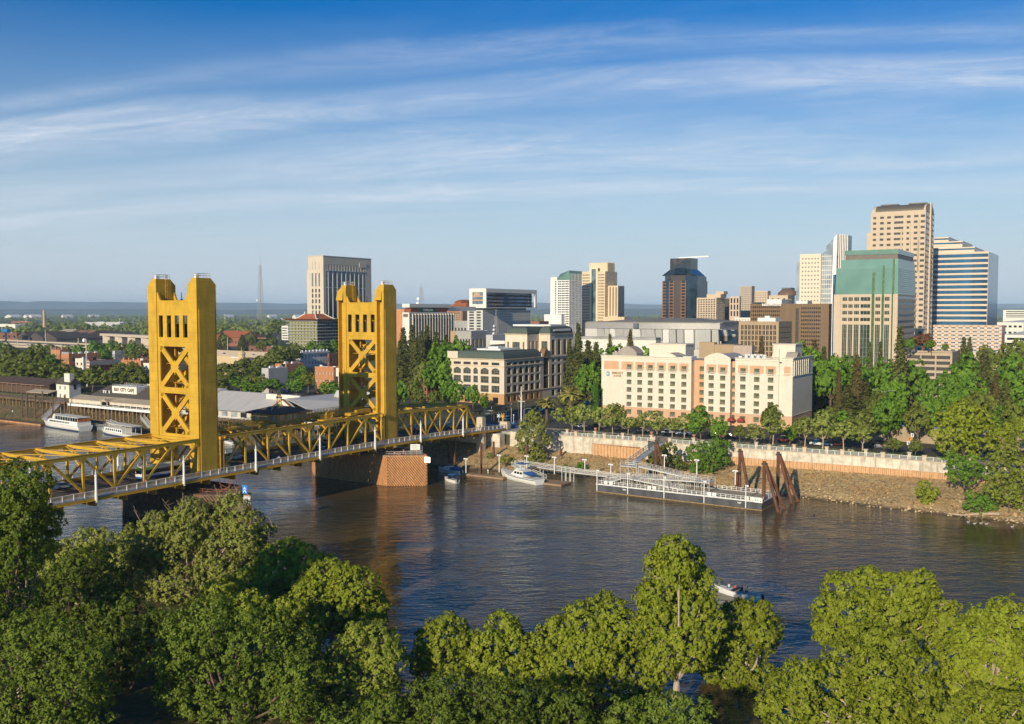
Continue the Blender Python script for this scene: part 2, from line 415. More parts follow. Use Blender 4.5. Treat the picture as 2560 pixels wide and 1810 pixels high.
pv=t.add('ShaderNodeVolumePrincipled');pv.inputs['Color'].default_value=(.55,.76,1,1);pv.inputs['Density'].default_value=6e-5
pv.inputs['Anisotropy'].default_value=-.15
ho=t.add('ShaderNodeOutputMaterial');t.link(pv.outputs[0],ho.inputs['Volume'])
hb=MB().box(-39000,39000,-9000,39000,-3,290)
me=hb.mesh('haze',hm);o=bpy.data.objects.new('haze',me);COL.objects.link(o);tag(o,kind='stuff')
# ------------------------------------------------------------ the lift bridge
GOLD=mat('gold_bridge_paint',(.57,.34,.034),rough=.55,var=.12,vs=.35,spec=.25,weather=.34,bump=.03,bs=3,seam=2.6)
GOLDD=mat('gold_paint_worn',(.50,.28,.03),rough=.5,var=.18,vs=.9,weather=.4)
WHITE=mat('white_paint',(.78,.77,.74),rough=.5,var=.05,vs=.8,weather=.15)
DARKST=mat('dark_steel',(.05,.045,.04),rough=.6,var=.3,vs=1)
ROADM=mat('bridge_asphalt',(.075,.058,.046),rough=.9,var=.25,vs=.5,stretch=(1,.06,1),bump=.1,bs=4)
WALKM=mat('walkway_concrete',(.34,.32,.30),rough=.85,var=.12,vs=.5)
YEL=mat('yellow_road_paint',(.55,.36,.05),rough=.8,var=.2);WLINE=mat('white_road_paint',(.6,.6,.58),rough=.8,var=.15)
def meshmat(name,col,alpha):
 m=bpy.data.materials.new(name);m.use_nodes=True;t=NT(m.node_tree);t.n.clear()
 d=t.add('ShaderNodeBsdfDiffuse');d.inputs[0].default_value=(*col,1);tr=t.add('ShaderNodeBsdfTransparent')
 mx=t.add('ShaderNodeMixShader');mx.inputs[0].default_value=alpha;t.link(tr.outputs[0],mx.inputs[1]);t.link(d.outputs[0],mx.inputs[2])
 o=t.add('ShaderNodeOutputMaterial');t.link(mx.outputs[0],o.inputs[0]);return m
WIRE=meshmat('wire_mesh_infill',(.55,.55,.56),.38)
bridge=thing('lift_bridge','golden vertical lift bridge with two tall towers crossing the river','bridge',(-3.3,34,0))
ZD=[(-400,12.6),(-60,12.8),(0,12.95),(45,13.1),(62,13.0),(74,12.85),(95,12.4),(116,11.7),(137,10.75)]
zd=lambda y:interp(ZD,y)
ys=list(np.arange(-130,138,3.0))+[137.0]
def ribbon(mb,x0,x1,dz0,dz1,ys=ys,m=0):
 for a,b in zip(ys[:-1],ys[1:]):
  mb.hexa([(x0,a,zd(a)+dz0),(x1,a,zd(a)+dz0),(x1,b,zd(b)+dz0),(x0,b,zd(b)+dz0)],[(x0,a,zd(a)+dz1),(x1,a,zd(a)+dz1),(x1,b,zd(b)+dz1),(x0,b,zd(b)+dz1)],m)
mb=MB();ribbon(mb,-12.4,5.8,-.6,-.12);road=part(bridge,'roadway',mb,ROADM)
mb=MB()
for x in(-3.45,-3.15):ribbon(mb,x-.07,x+.07,-.118,-.112)
for x in(-7.2,.6):
 for y in np.arange(-128,134,9.0):ribbon(mb,x-.08,x+.08,-.118,-.112,[y,y+3],1)
part(road,'lane_marking',mb,[YEL,WLINE])
for s_,(x0,x1,xr)in enumerate(((6.75,9.75,9.6),(-16.35,-13.35,-16.2))):
 mb=MB();ribbon(mb,x0,x1,-.25,0);sw=part(bridge,'sidewalk',mb,WALKM)
 mb=MB();xe=x1 if s_==0 else x0
 ribbon(mb,xe-.1,xe+.1,-.75,-.26)
 ribbon(mb,min(xe,-3.3 if 0 else xe)-.45,xe+.45,-.85,-.76)
 part(sw,'edge_girder',mb,GOLD)
 mb=MB()
 for y in np.arange(-130,137.5,2.68):mb.box(xr-.1,xr+.1,y-.09,y+.09,zd(y)+.001,zd(y)+1.42)
 ribbon(mb,xr-.07,xr+.07,1.3,1.4);ribbon(mb,xr-.04,xr+.04,.1,.16)
 rl=part(bridge,'railing',mb,WHITE)
 mb=MB()
 for a,b in zip(ys[:-1],ys[1:]):mb.quad((xr,a,zd(a)+.16),(xr,b,zd(b)+.16),(xr,b,zd(b)+1.3),(xr,a,zd(a)+1.3))
 part(rl,'wire_infill',mb,WIRE)
mb=MB()
for y in np.arange(-124.3,134,8.03):
 mb.box(-15.5,9.2,y-.22,y+.22,zd(y)-2.3,zd(y)-.62)
for x in(-12.3,-8.5,-3.3,2,5.6):ribbon(mb,x-.2,x+.2,-1.7,-.63,ys[::2])
part(bridge,'floor_framing',mb,GOLDD)
def truss(x,nodes,diags,ztop,name,ends=None):
 mb=MB();y0,y1=nodes[0],nodes[-1]
 zt=lambda y:interp(ztop,y)
 ya=ends[0]if ends else y0;yb=ends[1]if ends else y1
 mb.beam((x,y0,zt(y0)),(x,y1,zt(y1)),.62,.85)
 mb.beam((x,y0,zt(y0)+.46),(x,y1,zt(y1)+.46),.8,.07)
 mb.beam((x,ya,zd(ya)+.25),(x,yb,zd(yb)+.25),.6,.9)
 tr=part(bridge,name,mb,GOLD)
 for i,y in enumerate(nodes):
  v=MB();v.box(x-.24,x+.24,y-.27,y+.27,zd(y)+.7,zt(y)-.43)
  gp=[(y-1.0,zt(y)-.4),(y+1.0,zt(y)-.4),(y+.45,zt(y)-1.5),(y-.45,zt(y)-1.5)]
  v.extr(gp,0,x-.3,x+.3)
  part(tr,'vertical',v,GOLD)
 for i,d in enumerate(diags):
  a,b=nodes[i],nodes[i+1]
  for k in d:
   v=MB()
   p,q=((x,a,zt(a)-.4),(x,b,zd(b)+.6))if k=='\\' else((x,a,zd(a)+.6),(x,b,zt(b)-.4))
   v.beam(p,q,.42,.5);part(tr,'diagonal',v,GOLD)
 return tr,zt
LEFTN=[-4.9-8.03*k for k in range(15)][::-1]
LIFTN=[2.6]+[10.5+8.03*k for k in range(7)]+[66.2]
RIGHTN=[73.8,81.3,89.0,97.0,104.9,112.9]
ld=['/','/','/','/','\\','\\','\\','\\','/','\\','\\','/','/','/']
rd=['\\','\\','\\/','/','/']
ZL=[(-130,21.6),(-40,21.95),(-5,21.8)];ZM=[(2,21.8),(35,21.85),(67,21.95)];ZR=[(73,21.95),(100,21.2),(113,20.65)]
for x in(6.2,-12.8):
 for nm,nodes,dg,zt_ in(('approach_truss',LEFTN,ld,ZL),('lift_truss',LIFTN,list('/\\\\\\///\\'.replace('\\\\\\','\\\\\\')),ZM),('shore_truss',RIGHTN,rd,ZR)):
  tr,ztf=truss(x,nodes,dg,zt_,nm,(73.8,119.3)if nm=='shore_truss' else None)
  if nm=='shore_truss':
   v=MB();v.beam((x,112.9,20.4),(x,119.3,12.4),.6,.62);part(tr,'end_post',v,GOLD)
lat=[('approach',LEFTN,ZL),('lift',LIFTN,ZM),('shore',RIGHTN,ZR)]
for nm,nodes,zt_ in lat:
 for i,y in enumerate(nodes):
  z=interp(zt_,y);v=MB()
  v.box(-12.5,5.9,y-.2,y+.2,z-.38,z+.3);v.box(-12.5,5.9,y-.32,y+.32,z+.31,z+.37)
  for sx in(-1,1):
   xc_=-3.3+sx*9.2
   v.beam((xc_,y,z-3.0),(xc_-sx*3.2,y,z-.5),.3,.4)
  part(bridge,'cross_strut',v,GOLD)
  if i+1<len(nodes):
   y2=nodes[i+1];z2=interp(zt_,y2)
   for(xa,xb)in((-12.3,5.7),(5.7,-12.3)):
    v=MB();dz=.03 if xa<0 else-.14
    v.beam((xa,y+.35,z+dz),(xb,y2-.35,z2+dz),.5,.16);part(bridge,'lateral_brace',v,GOLD)
# ---- towers
def tower(y0,y1,recess_west):
 """y0 west face, y1 east face; legs at the two sides, braced plates across"""
 XN,XF=6.5,-13.1;ZT=63.4;ZC=61.7;zp=57.7
 mb=MB()
 legs=((2.9,XN),(XF,-9.65))
 for(xa,xb)in legs:
  if recess_west:
   s0,s1=(3.6,5.7)if xa>0 else(-12.85,-10.8)
   mb.box(xa,s0,y0,y0+1.6,12.2,58.8);mb.box(s1,xb,y0,y0+1.6,12.2,58.8)
   mb.box(xa,xb,y0+1.6,y1,12.2,58.8)
  else:
   mb.box(xa,xb,y0,y1,12.2,58.8)
  mb.box(xa+.001,xb,y0,y1,58.8,ZC)
  c=1.5
  mb.hexa([(xa+.3,y0,ZC),(xb,y0,ZC),(xb,y1,ZC),(xa+.3,y1,ZC)],[(xa+c+.3,y0+(.25 if recess_west else .02),ZT),(xb-.03,y0+(.25 if recess_west else .02),ZT),(xb-.03,y1-1.6,ZT),(xa+c+.3,y1-1.6,ZT)])
  if recess_west:
   mb.hexa([(s0-.6,y0-.6,58.4),(s1+.15,y0-.6,58.4),(s1+.15,y0-.02,58.4),(s0-.6,y0-.02,58.4)],[(s0-.4,y0-.35,60.6),(s1,y0-.35,60.6),(s1,y0-.02,61.3),(s0-.4,y0-.02,61.3)])
 mb.box(XN+.002,XN+.14,y0+.55,y1-.55,12.6,55.4);mb.box(XF-.14,XF-.002,y0+.55,y1-.55,12.6,55.4)
 tw=part(bridge,'tower',mb,GOLD)
 xi,xo=-9.65,2.9
 for ya,yb in((y0+.25,y0+.75),(y1-.75,y1-.25)):
  p=MB()
  p.box(xi,xo,ya,yb,53.8,zp)
  x=xi
  for(sa,sb)in((-9.05,-7.38),(-5.8,-4.05),(-2.55,-.8),(.73,2.45)):p.box(x,sa,ya,yb,48.1,53.8);x=sb
  p.box(x,xo,ya,yb,48.1,53.8)
  p.box(xi,xo,ya,yb,45.7,48.1)
  p.box(xi,-8.75,ya,yb,22.9,45.7);p.box(2.72,xo,ya,yb,22.9,45.7)
  p.box(-8.75,2.72,ya,yb,33.45,35.0)
  p.box(xi,xo,ya,yb,20.2,22.9)
  for s_,xe in((1,xi),(-1,xo)):
   pts=[(xe,zp),(xe,zp+2.2),(xe+s_*.35,zp+1.9),(xe+s_*.75,zp+1.0),(xe+s_*1.15,zp+.25),(xe+s_*1.6,zp)]
   p.extr(pts,1,ya,yb)
  pl=part(tw,'portal_plate',p,GOLD)
  for(za,zb)in((35.0,45.7),(22.9,33.45)):
   b=MB();xa,xb=-8.8,2.77;yc=(ya+yb)/2
   b.beam((xa,yc,za-.1),(xb,yc,zb+.1),.46,1.35)
   b.beam((xa,yc+.01,zb+.1),(xb,yc+.01,za-.1),.44,1.35)
   xm,zm=(xa+xb)/2,(za+zb)/2
   b.extr([(xm-1.7,zm),(xm,zm-1.75),(xm+1.7,zm),(xm,zm+1.75)],1,ya+.03,yb-.03)
   for(xc_,zc_,sx,sz)in((xa,za,1,1),(xb,za,-1,1),(xa,zb,1,-1),(xb,zb,-1,-1)):
    b.extr([(xc_,zc_),(xc_+sx*1.7,zc_),(xc_,zc_+sz*1.7)],1,ya+.04,yb-.04)
   part(pl,'cross_brace',b,GOLD)
 mb=MB();mb.box(xi,xo,y0+.76,y1-.76,56.3,56.8);part(tw,'machinery_deck',mb,GOLDD)
 mb=MB();mb.box(xi+.1,xo-.1,y0+1.6,y1-1.6,46,51.6)
 for x in(xi+1.2,xi+4,xo-4,xo-1.2):mb.tube((x,(y0+y1)/2,51.6),(x,(y0+y1)/2,56.3),.14,n=6)
 part(tw,'counterweight',mb,DARKST)
 mb=MB()
 for zz_ in(24,29,36,41):
  mb.box(xi,xo,y0+2.2,y1-2.2,zz_,zz_+.12)
 for zz_ in(24.2,29.2,36.2,41.2):
  mb.beam((xi+2,(y0+y1)/2+.8,zz_),(xi+6,(y0+y1)/2+.8,zz_+3.3),.9,.2)
 mb.box(xi+3.6,xi+4.0,y0+2.6,y0+3,20.2,46);part(tw,'stair',mb,GOLDD)
 for i,(xa,xb)in enumerate(legs):
  mb=MB();r0,r1=xa+1.8,xb-.1;q0,q1=y0+.35,y1-1.7
  for(x,y)in[(r0,q0),(r1,q0),(r0,q1),(r1,q1),(r1,(q0+q1)/2),(r0,(q0+q1)/2),(r1,q0*.75+q1*.25),(r1,q0*.25+q1*.75)]:
   mb.tube((x,y,ZT),(x,y,ZT+1.15),.05,n=5)
  for z in(ZT+.6,ZT+1.15):
   for(p,q)in(((r0,q0),(r1,q0)),((r0,q1),(r1,q1)),((r0,q0),(r0,q1)),((r1,q0),(r1,q1))):
    mb.beam((*p,z),(*q,z),.06,.07)
  part(tw,'roof_railing',mb,mat('galvanised_rail',(.42,.40,.36),rough=.5))
  mb=MB();mb.box(r0+.2,r0+.9,q0+.3,q0+1.2,ZT,ZT+.9);part(tw,'hatch',mb,WHITE)
 mb=MB();xl=legs[1][1]+.28
 for dy in(-.28,.28):mb.box(xl-.06,xl+.06,y0+3.1+dy-.05,y0+3.1+dy+.05,57.2,ZT+1.2)
 for z in np.arange(57.4,ZT+1,.45):mb.box(xl-.03,xl+.03,y0+2.85,y0+3.35,z,z+.06)
 for z in np.arange(58.5,ZT+1,1.6):
  for k in range(6):
   a0,a1=math.pi*k/6,math.pi*(k+1)/6
   mb.beam((xl+.62*math.sin(a0),y0+3.1-.45*math.cos(a0),z),(xl+.62*math.sin(a1),y0+3.1-.45*math.cos(a1),z),.1,.08)
 part(tw,'ladder',mb,GOLD)
 mb=MB();mb.lathe((-3.3,(y0+y1)/2,56.8),[(.9,0),(.9,.6),(.5,1.0),(.12,1.3),(.1,3.0)],8)
 part(tw,'beacon',mb,DARKST)
 return tw
tower(-4.9,1.25,False)
tower(67.4,73.6,True)
for(y,s_)in((2.3,1),(66.4,-1)):
 for x in(6.9,-13.5):
  mb=MB();mb.box(x-.5,x+.5,y-1.0,y+1.0,21.4,22.2);mb.ball((x+.75,y+s_*.2,21.9),.3);part(bridge,'guide_roller',mb,GOLDD)
  mb=MB();mb.box(x-.35,x-.05,y-.75,y-.45,13,21.3);mb.box(x-.35,x-.05,y+.3,y+.6,13,21.3);part(bridge,'guide_rail',mb,GOLDD)
mb=MB()
for y in[a-1.2 for a in LEFTN[6:]]+[a-1.3 for a in LIFTN[1:]]+RIGHTN:
 for k in(0,.55,1.1):mb.box(6.72,6.82,y+k-.05,y+k+.05,zd(y),zd(y)+1.1)
 mb.box(6.71,6.83,y-.05,y+1.15,zd(y)+1.0,zd(y)+1.1)
part(bridge,'foot_barrier',mb,GOLDD)
# ---- operator's house over mid span
HX0,HX1,HY0,HY1=-8.9,2.0,26.2,37.6;Z0,Z1=22.6,25.6
mb=MB();mb.box(HX0,HX1,HY0,HY1,Z0,Z1);mb.box(HX0-.7,HX1+.7,HY0-.7,HY1+.7,22.3,22.59)
house=part(bridge,'control_house',mb,mat('olive_gold_paint',(.34,.22,.035),rough=.5,var=.12))
mb=MB();e=1.35
mb.hexa([(HX0-e,HY0-e,Z1),(HX1+e,HY0-e,Z1),(HX1+e,HY1+e,Z1),(HX0-e,HY1+e,Z1)],[(HX0+3.6,HY0+4,Z1+1.45),(HX1-3.6,HY0+4,Z1+1.45),(HX1-3.6,HY1-4,Z1+1.45),(HX0+3.6,HY1-4,Z1+1.45)])
mb.box(HX0-e,HX1+e,HY0-e,HY1+e,Z1-.2,Z1-.003)
part(house,'roof',mb,mat('brown_shingles',(.10,.075,.06),rough=.9,var=.25,vs=3))
mb=MB()
for k in range(14):
 y=HY0-.9+k*(HY1-HY0+1.8)/13;mb.box(HX1+.02,HX1+e-.1,y-.1,y+.1,Z1-.45,Z1-.21)
for k in range(12):
 x=HX0-.9+k*(HX1-HX0+1.8)/11;mb.box(x-.1,x+.1,HY0-e+.1,HY0-.02,Z1-.45,Z1-.21)
part(house,'rafter_ends',mb,GOLD)
GLB=glass('house_glass',(.35,.38,.42),rough=.1,spec=.8)
for k in range(4):
 y=HY0+.6+k*2.85;mb=MB();mb.box(HX1+.003,HX1+.06,y,y+2.0,Z0+.9,Z1-.25,0)
 for j in range(5):mb.box(HX1+.061,HX1+.1,y+j*.48,y+j*.48+.09,Z0+.9,Z1-.25,1)
 part(house,'window',mb,[GLB,GOLD])
for k in range(3):
 x=HX1-2.4-k*3.1;mb=MB();mb.box(x,x+1.5,HY0-.06,HY0-.003,Z0+.9,Z1-.3,0);mb.box(x+.7,x+.8,HY0-.1,HY0-.061,Z0+.9,Z1-.3,1)
 part(house,'window',mb,[GLB,GOLD])
cx_,cy_=-3.5,32
mb=MB();mb.lathe((cx_,cy_,Z1+1.2),[(1.0,0),(1.0,.6),(.75,.7),(.75,.9)],8)
for k in range(8):t_=math.pi*k/4;mb.tube((cx_+.65*math.cos(t_),cy_+.65*math.sin(t_),Z1+2.1),(cx_+.65*math.cos(t_),cy_+.65*math.sin(t_),Z1+3.9),.1,n=5)
mb.lathe((cx_,cy_,Z1+3.9),[(.95,0),(.95,.3),(.6,.5),(.55,1.2),(.35,2.2),(.08,3.1)],8);part(house,'lantern',mb,mat('gilded_lantern',(.75,.5,.16),rough=.35,var=.1))
mb=MB();n=20
for(cx2,cy2)in((3.6,45.0),(3.0,46.2)):
 for k in range(n):
  a,b=2*math.pi*k/n,2*math.pi*(k+1)/n
  mb.beam((cx2,cy2+1.3*math.cos(a),23.4+1.3*math.sin(a)),(cx2,cy2+1.3*math.cos(b),23.4+1.3*math.sin(b)),.22,.2)
 for k in range(6):a=math.pi*k/3;mb.beam((cx2,cy2,23.4),(cx2,cy2+1.25*math.cos(a),23.4+1.25*math.sin(a)),.12,.12)
mb.box(1,5,41.5,50,22.2,22.5);mb.box(.5,2.4,43,47,22.5,23.7);part(bridge,'hoist_wheels',mb,GOLD)
for(xa,ya,yb,zf)in((-1.2,40,66,23.0),(-6.5,40,66,23.0),(-1.2,4,25,22.9),(-6.5,4,25,22.9)):
 mb=MB();mb.box(xa-.9,xa+.9,ya,yb,zf,zf+.15);mb.box(xa-.95,xa-.75,ya,yb,zf-.5,zf-.01);mb.box(xa+.75,xa+.95,ya,yb,zf-.5,zf-.01)
 for y in np.arange(ya,yb+.1,1.3):
  for sx in(-.85,.85):mb.box(xa+sx-.04,xa+sx+.04,y-.04,y+.04,zf+.15,zf+1.25)
 for sx in(-.85,.85):
  for z in(.65,1.2):mb.box(xa+sx-.045,xa+sx+.045,ya,yb,zf+z,zf+z+.08)
 part(bridge,'catwalk',mb,GOLD)
mb=MB();mb.box(-8,1.5,60,66.5,22.5,23.6);mb.box(-5,3.5,55,58,22.4,23.2);mb.box(1,3.4,12,16,22.3,23.0);mb.box(-7,-3,8,13,22.3,23.3);mb.box(2.4,4.6,19.5,23,22.3,23.1)
part(bridge,'rope_drums',mb,GOLDD)
for sgn in(-1,1):
 mb=MB();mb.beam((4.6 if sgn>0 else-11.2,28,21.8),(4.6 if sgn>0 else-11.2,34.3,13.2),1.1,.3)
 for dz in(.5,1.1):mb.beam((5.2 if sgn>0 else-11.8,28,21.8+dz),(5.2 if sgn>0 else-11.8,34.3,13.2+dz),.07,.07)
 part(bridge,'stair',mb,GOLD)
# ---- river piers with raked timber fenders
def pier(cy,cols,pts_top,tone,zt,deck):
 P=[(-28.5,cy),(-20,cy-7),(11,cy-7),(21,cy),(11,cy+7),(-20,cy+7)]
 mb=MB();mb.prism(P,-3,zt-.5)
 pr=part(bridge,'pier',mb,cols[0])
 for i in range(6):
  (xa,ya),(xb,yb)=P[i],P[(i+1)%6];L=math.hypot(xb-xa,yb-ya);ux,uy=(xb-xa)/L,(yb-ya)/L;nx_,ny_=uy,-ux
  mb=MB();n=int((L+zt)/.8);H=zt+1.2
  sgn=-1 if ux>0 else 1
  for k in range(n):
   s0=k*.8-(H*.8 if True else 0)
   def at(s,z):return(xa+ux*s+nx_*(.10+(.02 if k%2 else 0)),ya+uy*s+ny_*(.10+(.02 if k%2 else 0)),z)
   a,b=(s0+H*.8,s0)if sgn<0 else(s0,s0+H*.8)
   z0,z1=-1.2,zt
   def clip(sa,za,sb,zb):
    for lim,up in((0,False),(L,True)):
     if(sa>lim)==up and(sb>lim)==up and sa!=lim and sb!=lim:return None
     if(sa>lim)==up and sa!=lim:f=(lim-sb)/(sa-sb);sa,za=lim,zb+(za-zb)*f
     elif(sb>lim)==up and sb!=lim:f=(lim-sa)/(sb-sa);sb,zb=lim,za+(zb-za)*f
    return sa,za,sb,zb
   c=clip(a,z0,b,z1)
   if c and abs(c[1]-c[3])>.3:mb.beam(at(c[0],c[1]),at(c[2],c[3]),.34,.40)
  part(pr,'fender_boards',mb,cols[1])
 mb=MB();mb.prism([(x*1.012 if abs(x)>15 else x,cy+(y-cy)*1.05)for x,y in P],zt-.45,zt);part(pr,'coping',mb,cols[2])
 return pr,P
TIM=mat('creosoted_timber',(.52,.25,.105),rough=.85,var=.22,vs=1.2,stretch=(1,1,.4),weather=.3);TIMD=mat('timber_core',(.10,.05,.028),rough=.95)
TIM2=mat('old_grey_timber',(.16,.095,.06),rough=.95,var=.4,vs=1.0,weather=.5)
pr,P=pier(70.5,(TIMD,TIM,mat('timber_coping',(.30,.20,.13),rough=.9)),None,None,9.6,True)
pl_,P2=pier(-1.8,(TIMD,TIM2,TIM2),None,None,9.0,False)
GAL=mat('galvanised_steel',(.5,.5,.5),rough=.45,metal=.3,var=.1)
def rail_loop(pts,z,h=1.15,step=1.6,r=.05,closed=False):
 mb=MB();seq=list(zip(pts[:-1],pts[1:]))+([(pts[-1],pts[0])]if closed else[])
 for a,b in seq:
  a=Vector((*a,0))if len(a)==2 else Vector(a);b=Vector((*b,0))if len(b)==2 else Vector(b)
  a=a+Vector((0,0,z));b=b+Vector((0,0,z));L=(b-a).length;n=max(1,round(L/step))
  for k in range(n+1):q=a.lerp(b,k/n);mb.tube(q,q+Vector((0,0,h)),r,n=5)
  for f in(.5,1.0):mb.beam(a+Vector((0,0,h*f)),b+Vector((0,0,h*f)),r*2,r*2)
 return mb
part(pr,'deck_railing',rail_loop([(6,64.2),(11,64.2),(19.2,70.5),(11,76.8),(6,76.8)],9.6),GAL)
mb=MB();mb.box(8,12,68,72,9.6,9.9);mb.tube((13,69,9.6),(13,69,11),.25);mb.box(12,13.2,66.5,67.4,9.6,10.3);mb.tube((9.2,67,9.6),(9.2,67,10.6),.3);part(pr,'deck_gear',mb,[mat('deck_gear_paint',(.35,.16,.10),var=.4,vs=2)])
mb=MB();R_=random.Random(4)
for k in range(14):
 a=(R_.uniform(8,19),-1.8+R_.uniform(-4,4),9.0);b=(a[0]+R_.uniform(-3,3),a[1]+R_.uniform(-3,3),9.0+R_.uniform(.4,3))
 mb.beam(a,b,.14,.14)
part(pl_,'rusty_frame',mb,mat('rusty_iron',(.23,.085,.04),rough=.9,var=.4,vs=2))
mb=MB();mb.tube((21.4,-1.8,-2),(21.4,-1.8,9.4),.45,n=10);part(pl_,'corner_pile',mb,TIM)
part(pl_,'deck_railing',rail_loop([(9,-7.6),(13,-6.4),(19,-2.6)],9.0),mat('rusty_iron',(.23,.085,.04)))
mb=MB();mb.box(14.2,14.3,71,71.15,9.6,12);mb.box(17.2,17.3,73,73.15,9.6,12)
sg=thing('sign_board','white notice board with lines of lettering on the brown pier under the bridge','sign',(15.5,72,9.6))
part(sg,'post',mb,GAL)
mb=MB();p0=(13.4,70.6);p1=(17.8,73.2)
mb.beam((14.2,70.9,11.6),(16.8,72.55,11.6),.08,1.9);part(sg,'board',mb,WHITE)
mb=MB()
for k in range(4):
 z=11.0+k*.38;mb.beam((14.5,71.1,z),(14.5+1.9-(k%2)*.4,71.1+(1.9-(k%2)*.4)*.635,z),.05,.13)
for v in range(len(mb.v)):x,y,z=mb.v[v];mb.v[v]=(x+.04,y-.08,z)
part(sg,'lettering',mb,mat('grey_lettering',(.3,.3,.3)))
fl=thing('glare_board','square board with sun glare added as a glow on the upstream tip of the brown pier','lamp',(21.2,70.4,8))
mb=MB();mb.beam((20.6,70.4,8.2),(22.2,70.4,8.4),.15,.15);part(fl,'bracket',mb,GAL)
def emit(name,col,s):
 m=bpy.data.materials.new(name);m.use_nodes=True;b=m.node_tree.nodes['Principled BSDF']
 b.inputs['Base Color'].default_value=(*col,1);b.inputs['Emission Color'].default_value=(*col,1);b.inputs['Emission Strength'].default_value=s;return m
mb=MB();mb.box(21.0,22.9,69.6,69.9,7.5,9.2);part(fl,'lens',mb,emit('glare_glow',(1,.8,.55),3.2))  # emissive face stands in for sun glare on a bright board
mb=MB();mb.box(20.9,23.0,69.91,70.2,7.4,9.3);part(fl,'board_back',mb,DARKST)
mb=MB();mb.box(20.75,20.85,-3.4,-1.4,9.4,11.6,0)
sgb=thing('waterway_sign','blue square sign with a white arrow on the tip of the decaying left pier','sign',(20.8,-2.4,9))
part(sgb,'board',MB().box(20.2,22.1,-3.0,-2.9,9.3,11.5),mat('sign_blue',(.03,.20,.62),rough=.5))
mb=MB()
for p_ in([(20.6,10.4),(21.15,11.1),(21.7,10.4),(21.45,10.4),(21.15,10.75),(20.85,10.4)],[(20.45,9.6),(20.75,9.6),(21.15,10.1),(21.55,9.6),(21.85,9.6),(21.15,10.45)]):mb.extr(p_,1,-3.03,-3.004)
part(sgb,'arrow',mb,WHITE)
sgc=thing('round_gauge_sign','pale grey round sign on a panel just below the blue arrow sign','sign',(21.5,-2.4,7))
part(sgc,'board',MB().box(20.6,23.2,-3.0,-2.92,6.6,8.9),mat('pale_grey_panel',(.42,.42,.42),rough=.7))
mb=MB()
for k in range(18):
 a,b=2*math.pi*k/18,2*math.pi*(k+1)/18
 mb.beam((21.4+.6*math.cos(a),-3.03,7.8+.6*math.sin(a)),(21.4+.6*math.cos(b),-3.03,7.8+.6*math.sin(b)),.05,.12)
mb.box(22.3,22.9,-3.03,-3.001,7.0,8.5);part(sgc,'ring',mb,mat('sign_white_paint',(.7,.7,.7)))
def lamp_post(x,y,side,i):
 z=zd(y)
 t_=thing('street_lamp',f'white column street lamp on the {side} bridge walkway, {nth(i)} from the left end in view','street lamp',(x,y,z),'white column lamps along the bridge')
 part(t_,'column',MB().lathe((x,y,z),[(.34,-1.2),(.34,.9),(.28,1.0),(.27,4.6),(.36,4.7),(.34,5.0)],10),WHITE)
 part(t_,'lantern',MB().lathe((x,y,z+5.0),[(.22,0),(.2,.7),(.1,.85),(.05,1.3)],8),mat('lantern_glass',(.6,.62,.62),rough=.3))
for i,y in enumerate([-36.3,-12.4,10.8,34.9,58.9,81.6,105.4]):lamp_post(9.95,y,'near',i)
for i,y in enumerate([-60.3,-36.3,-12.4,10.8,34.9,58.9,81.6]):lamp_post(-16.6,y,'far',i)
# ------------------------------------------------------------ riverfront of the city side
CONC=mat('stained_concrete',(.60,.53,.43),rough=.9,var=.26,vs=.5,weather=.95,bump=.1,bs=3)
CONC2=mat('cream_stone',(.55,.46,.34),rough=.85,var=.1,vs=1.5)
SHEET=mat('sheet_pile_steel',(.56,.34,.18),rough=.8,var=.14,vs=.6,weather=.35)
RUST=mat('rusty_pile',(.13,.052,.03),rough=.85,var=.35,vs=1.4,stretch=(1,1,.4))
wl=lambda x:interp(WALL,x)
wall=thing('retaining_wall','long stained cream concrete wall holding up the riverside promenade','wall',(100,133,0))
mb=MB();xs=list(np.arange(15,230,6.0))
for a,b in zip(xs[:-1],xs[1:]):
 if 71<(a+b)/2<77:continue
 zb=4.0 if b<72 else(7.6 if a>82 else 4.0)
 mb.hexa([(a,wl(a)-.25,zb),(b,wl(b)-.25,zb),(b,wl(b)+.45,zb),(a,wl(a)+.45,zb)],[(a,wl(a)-.25,GZ),(b,wl(b)-.25,GZ),(b,wl(b)+.45,GZ),(a,wl(a)+.45,GZ)])
part(wall,'concrete_face',mb,CONC)
mb=MB()
for a,b in zip(xs[:-1],xs[1:]):
 if 71<(a+b)/2<77:continue
 for z0,z1,o in((GZ+.001,GZ+.28,.42),(GZ-2.9,GZ-2.75,.32)):
  if z0<GZ-1 and a<82:continue
  mb.hexa([(a,wl(a)-o,z0),(b,wl(b)-o,z0),(b,wl(b)+.47,z0),(a,wl(a)+.47,z0)],[(a,wl(a)-o,z1),(b,wl(b)-o,z1),(b,wl(b)+.47,z1),(a,wl(a)+.47,z1)])
part(wall,'coping',mb,CONC2)
def sheets(x0,x1,zb,zt,off):
 mb=MB();x=x0;k=0
 while x<x1:
  d0=off;d1=off+.34
  for(xa,da,xb,db)in((x,d0,x+.42,d0),(x+.42,d0,x+.6,d1),(x+.6,d1,x+1.02,d1),(x+1.02,d1,x+1.2,d0)):
   mb.quad((xa,wl(xa)-da,zb),(xb,wl(xb)-db,zb),(xb,wl(xb)-db,zt),(xa,wl(xa)-da,zt))
  x+=1.2
 mb.box(x0,x1,wl(x0)-off-.4,wl(x0)-off+.1,zt,zt+.12)if x1-x0<30 else None
 return mb
part(wall,'sheet_piling',sheets(48.5,66.6,3.2,8.5,.6),SHEET)
part(wall,'sheet_piling',sheets(84,200,3.4,7.55,-.05),SHEET)
rl=thing('promenade_railing','white steel railing between cream posts along the top of the promenade wall','railing',(100,133,GZ))
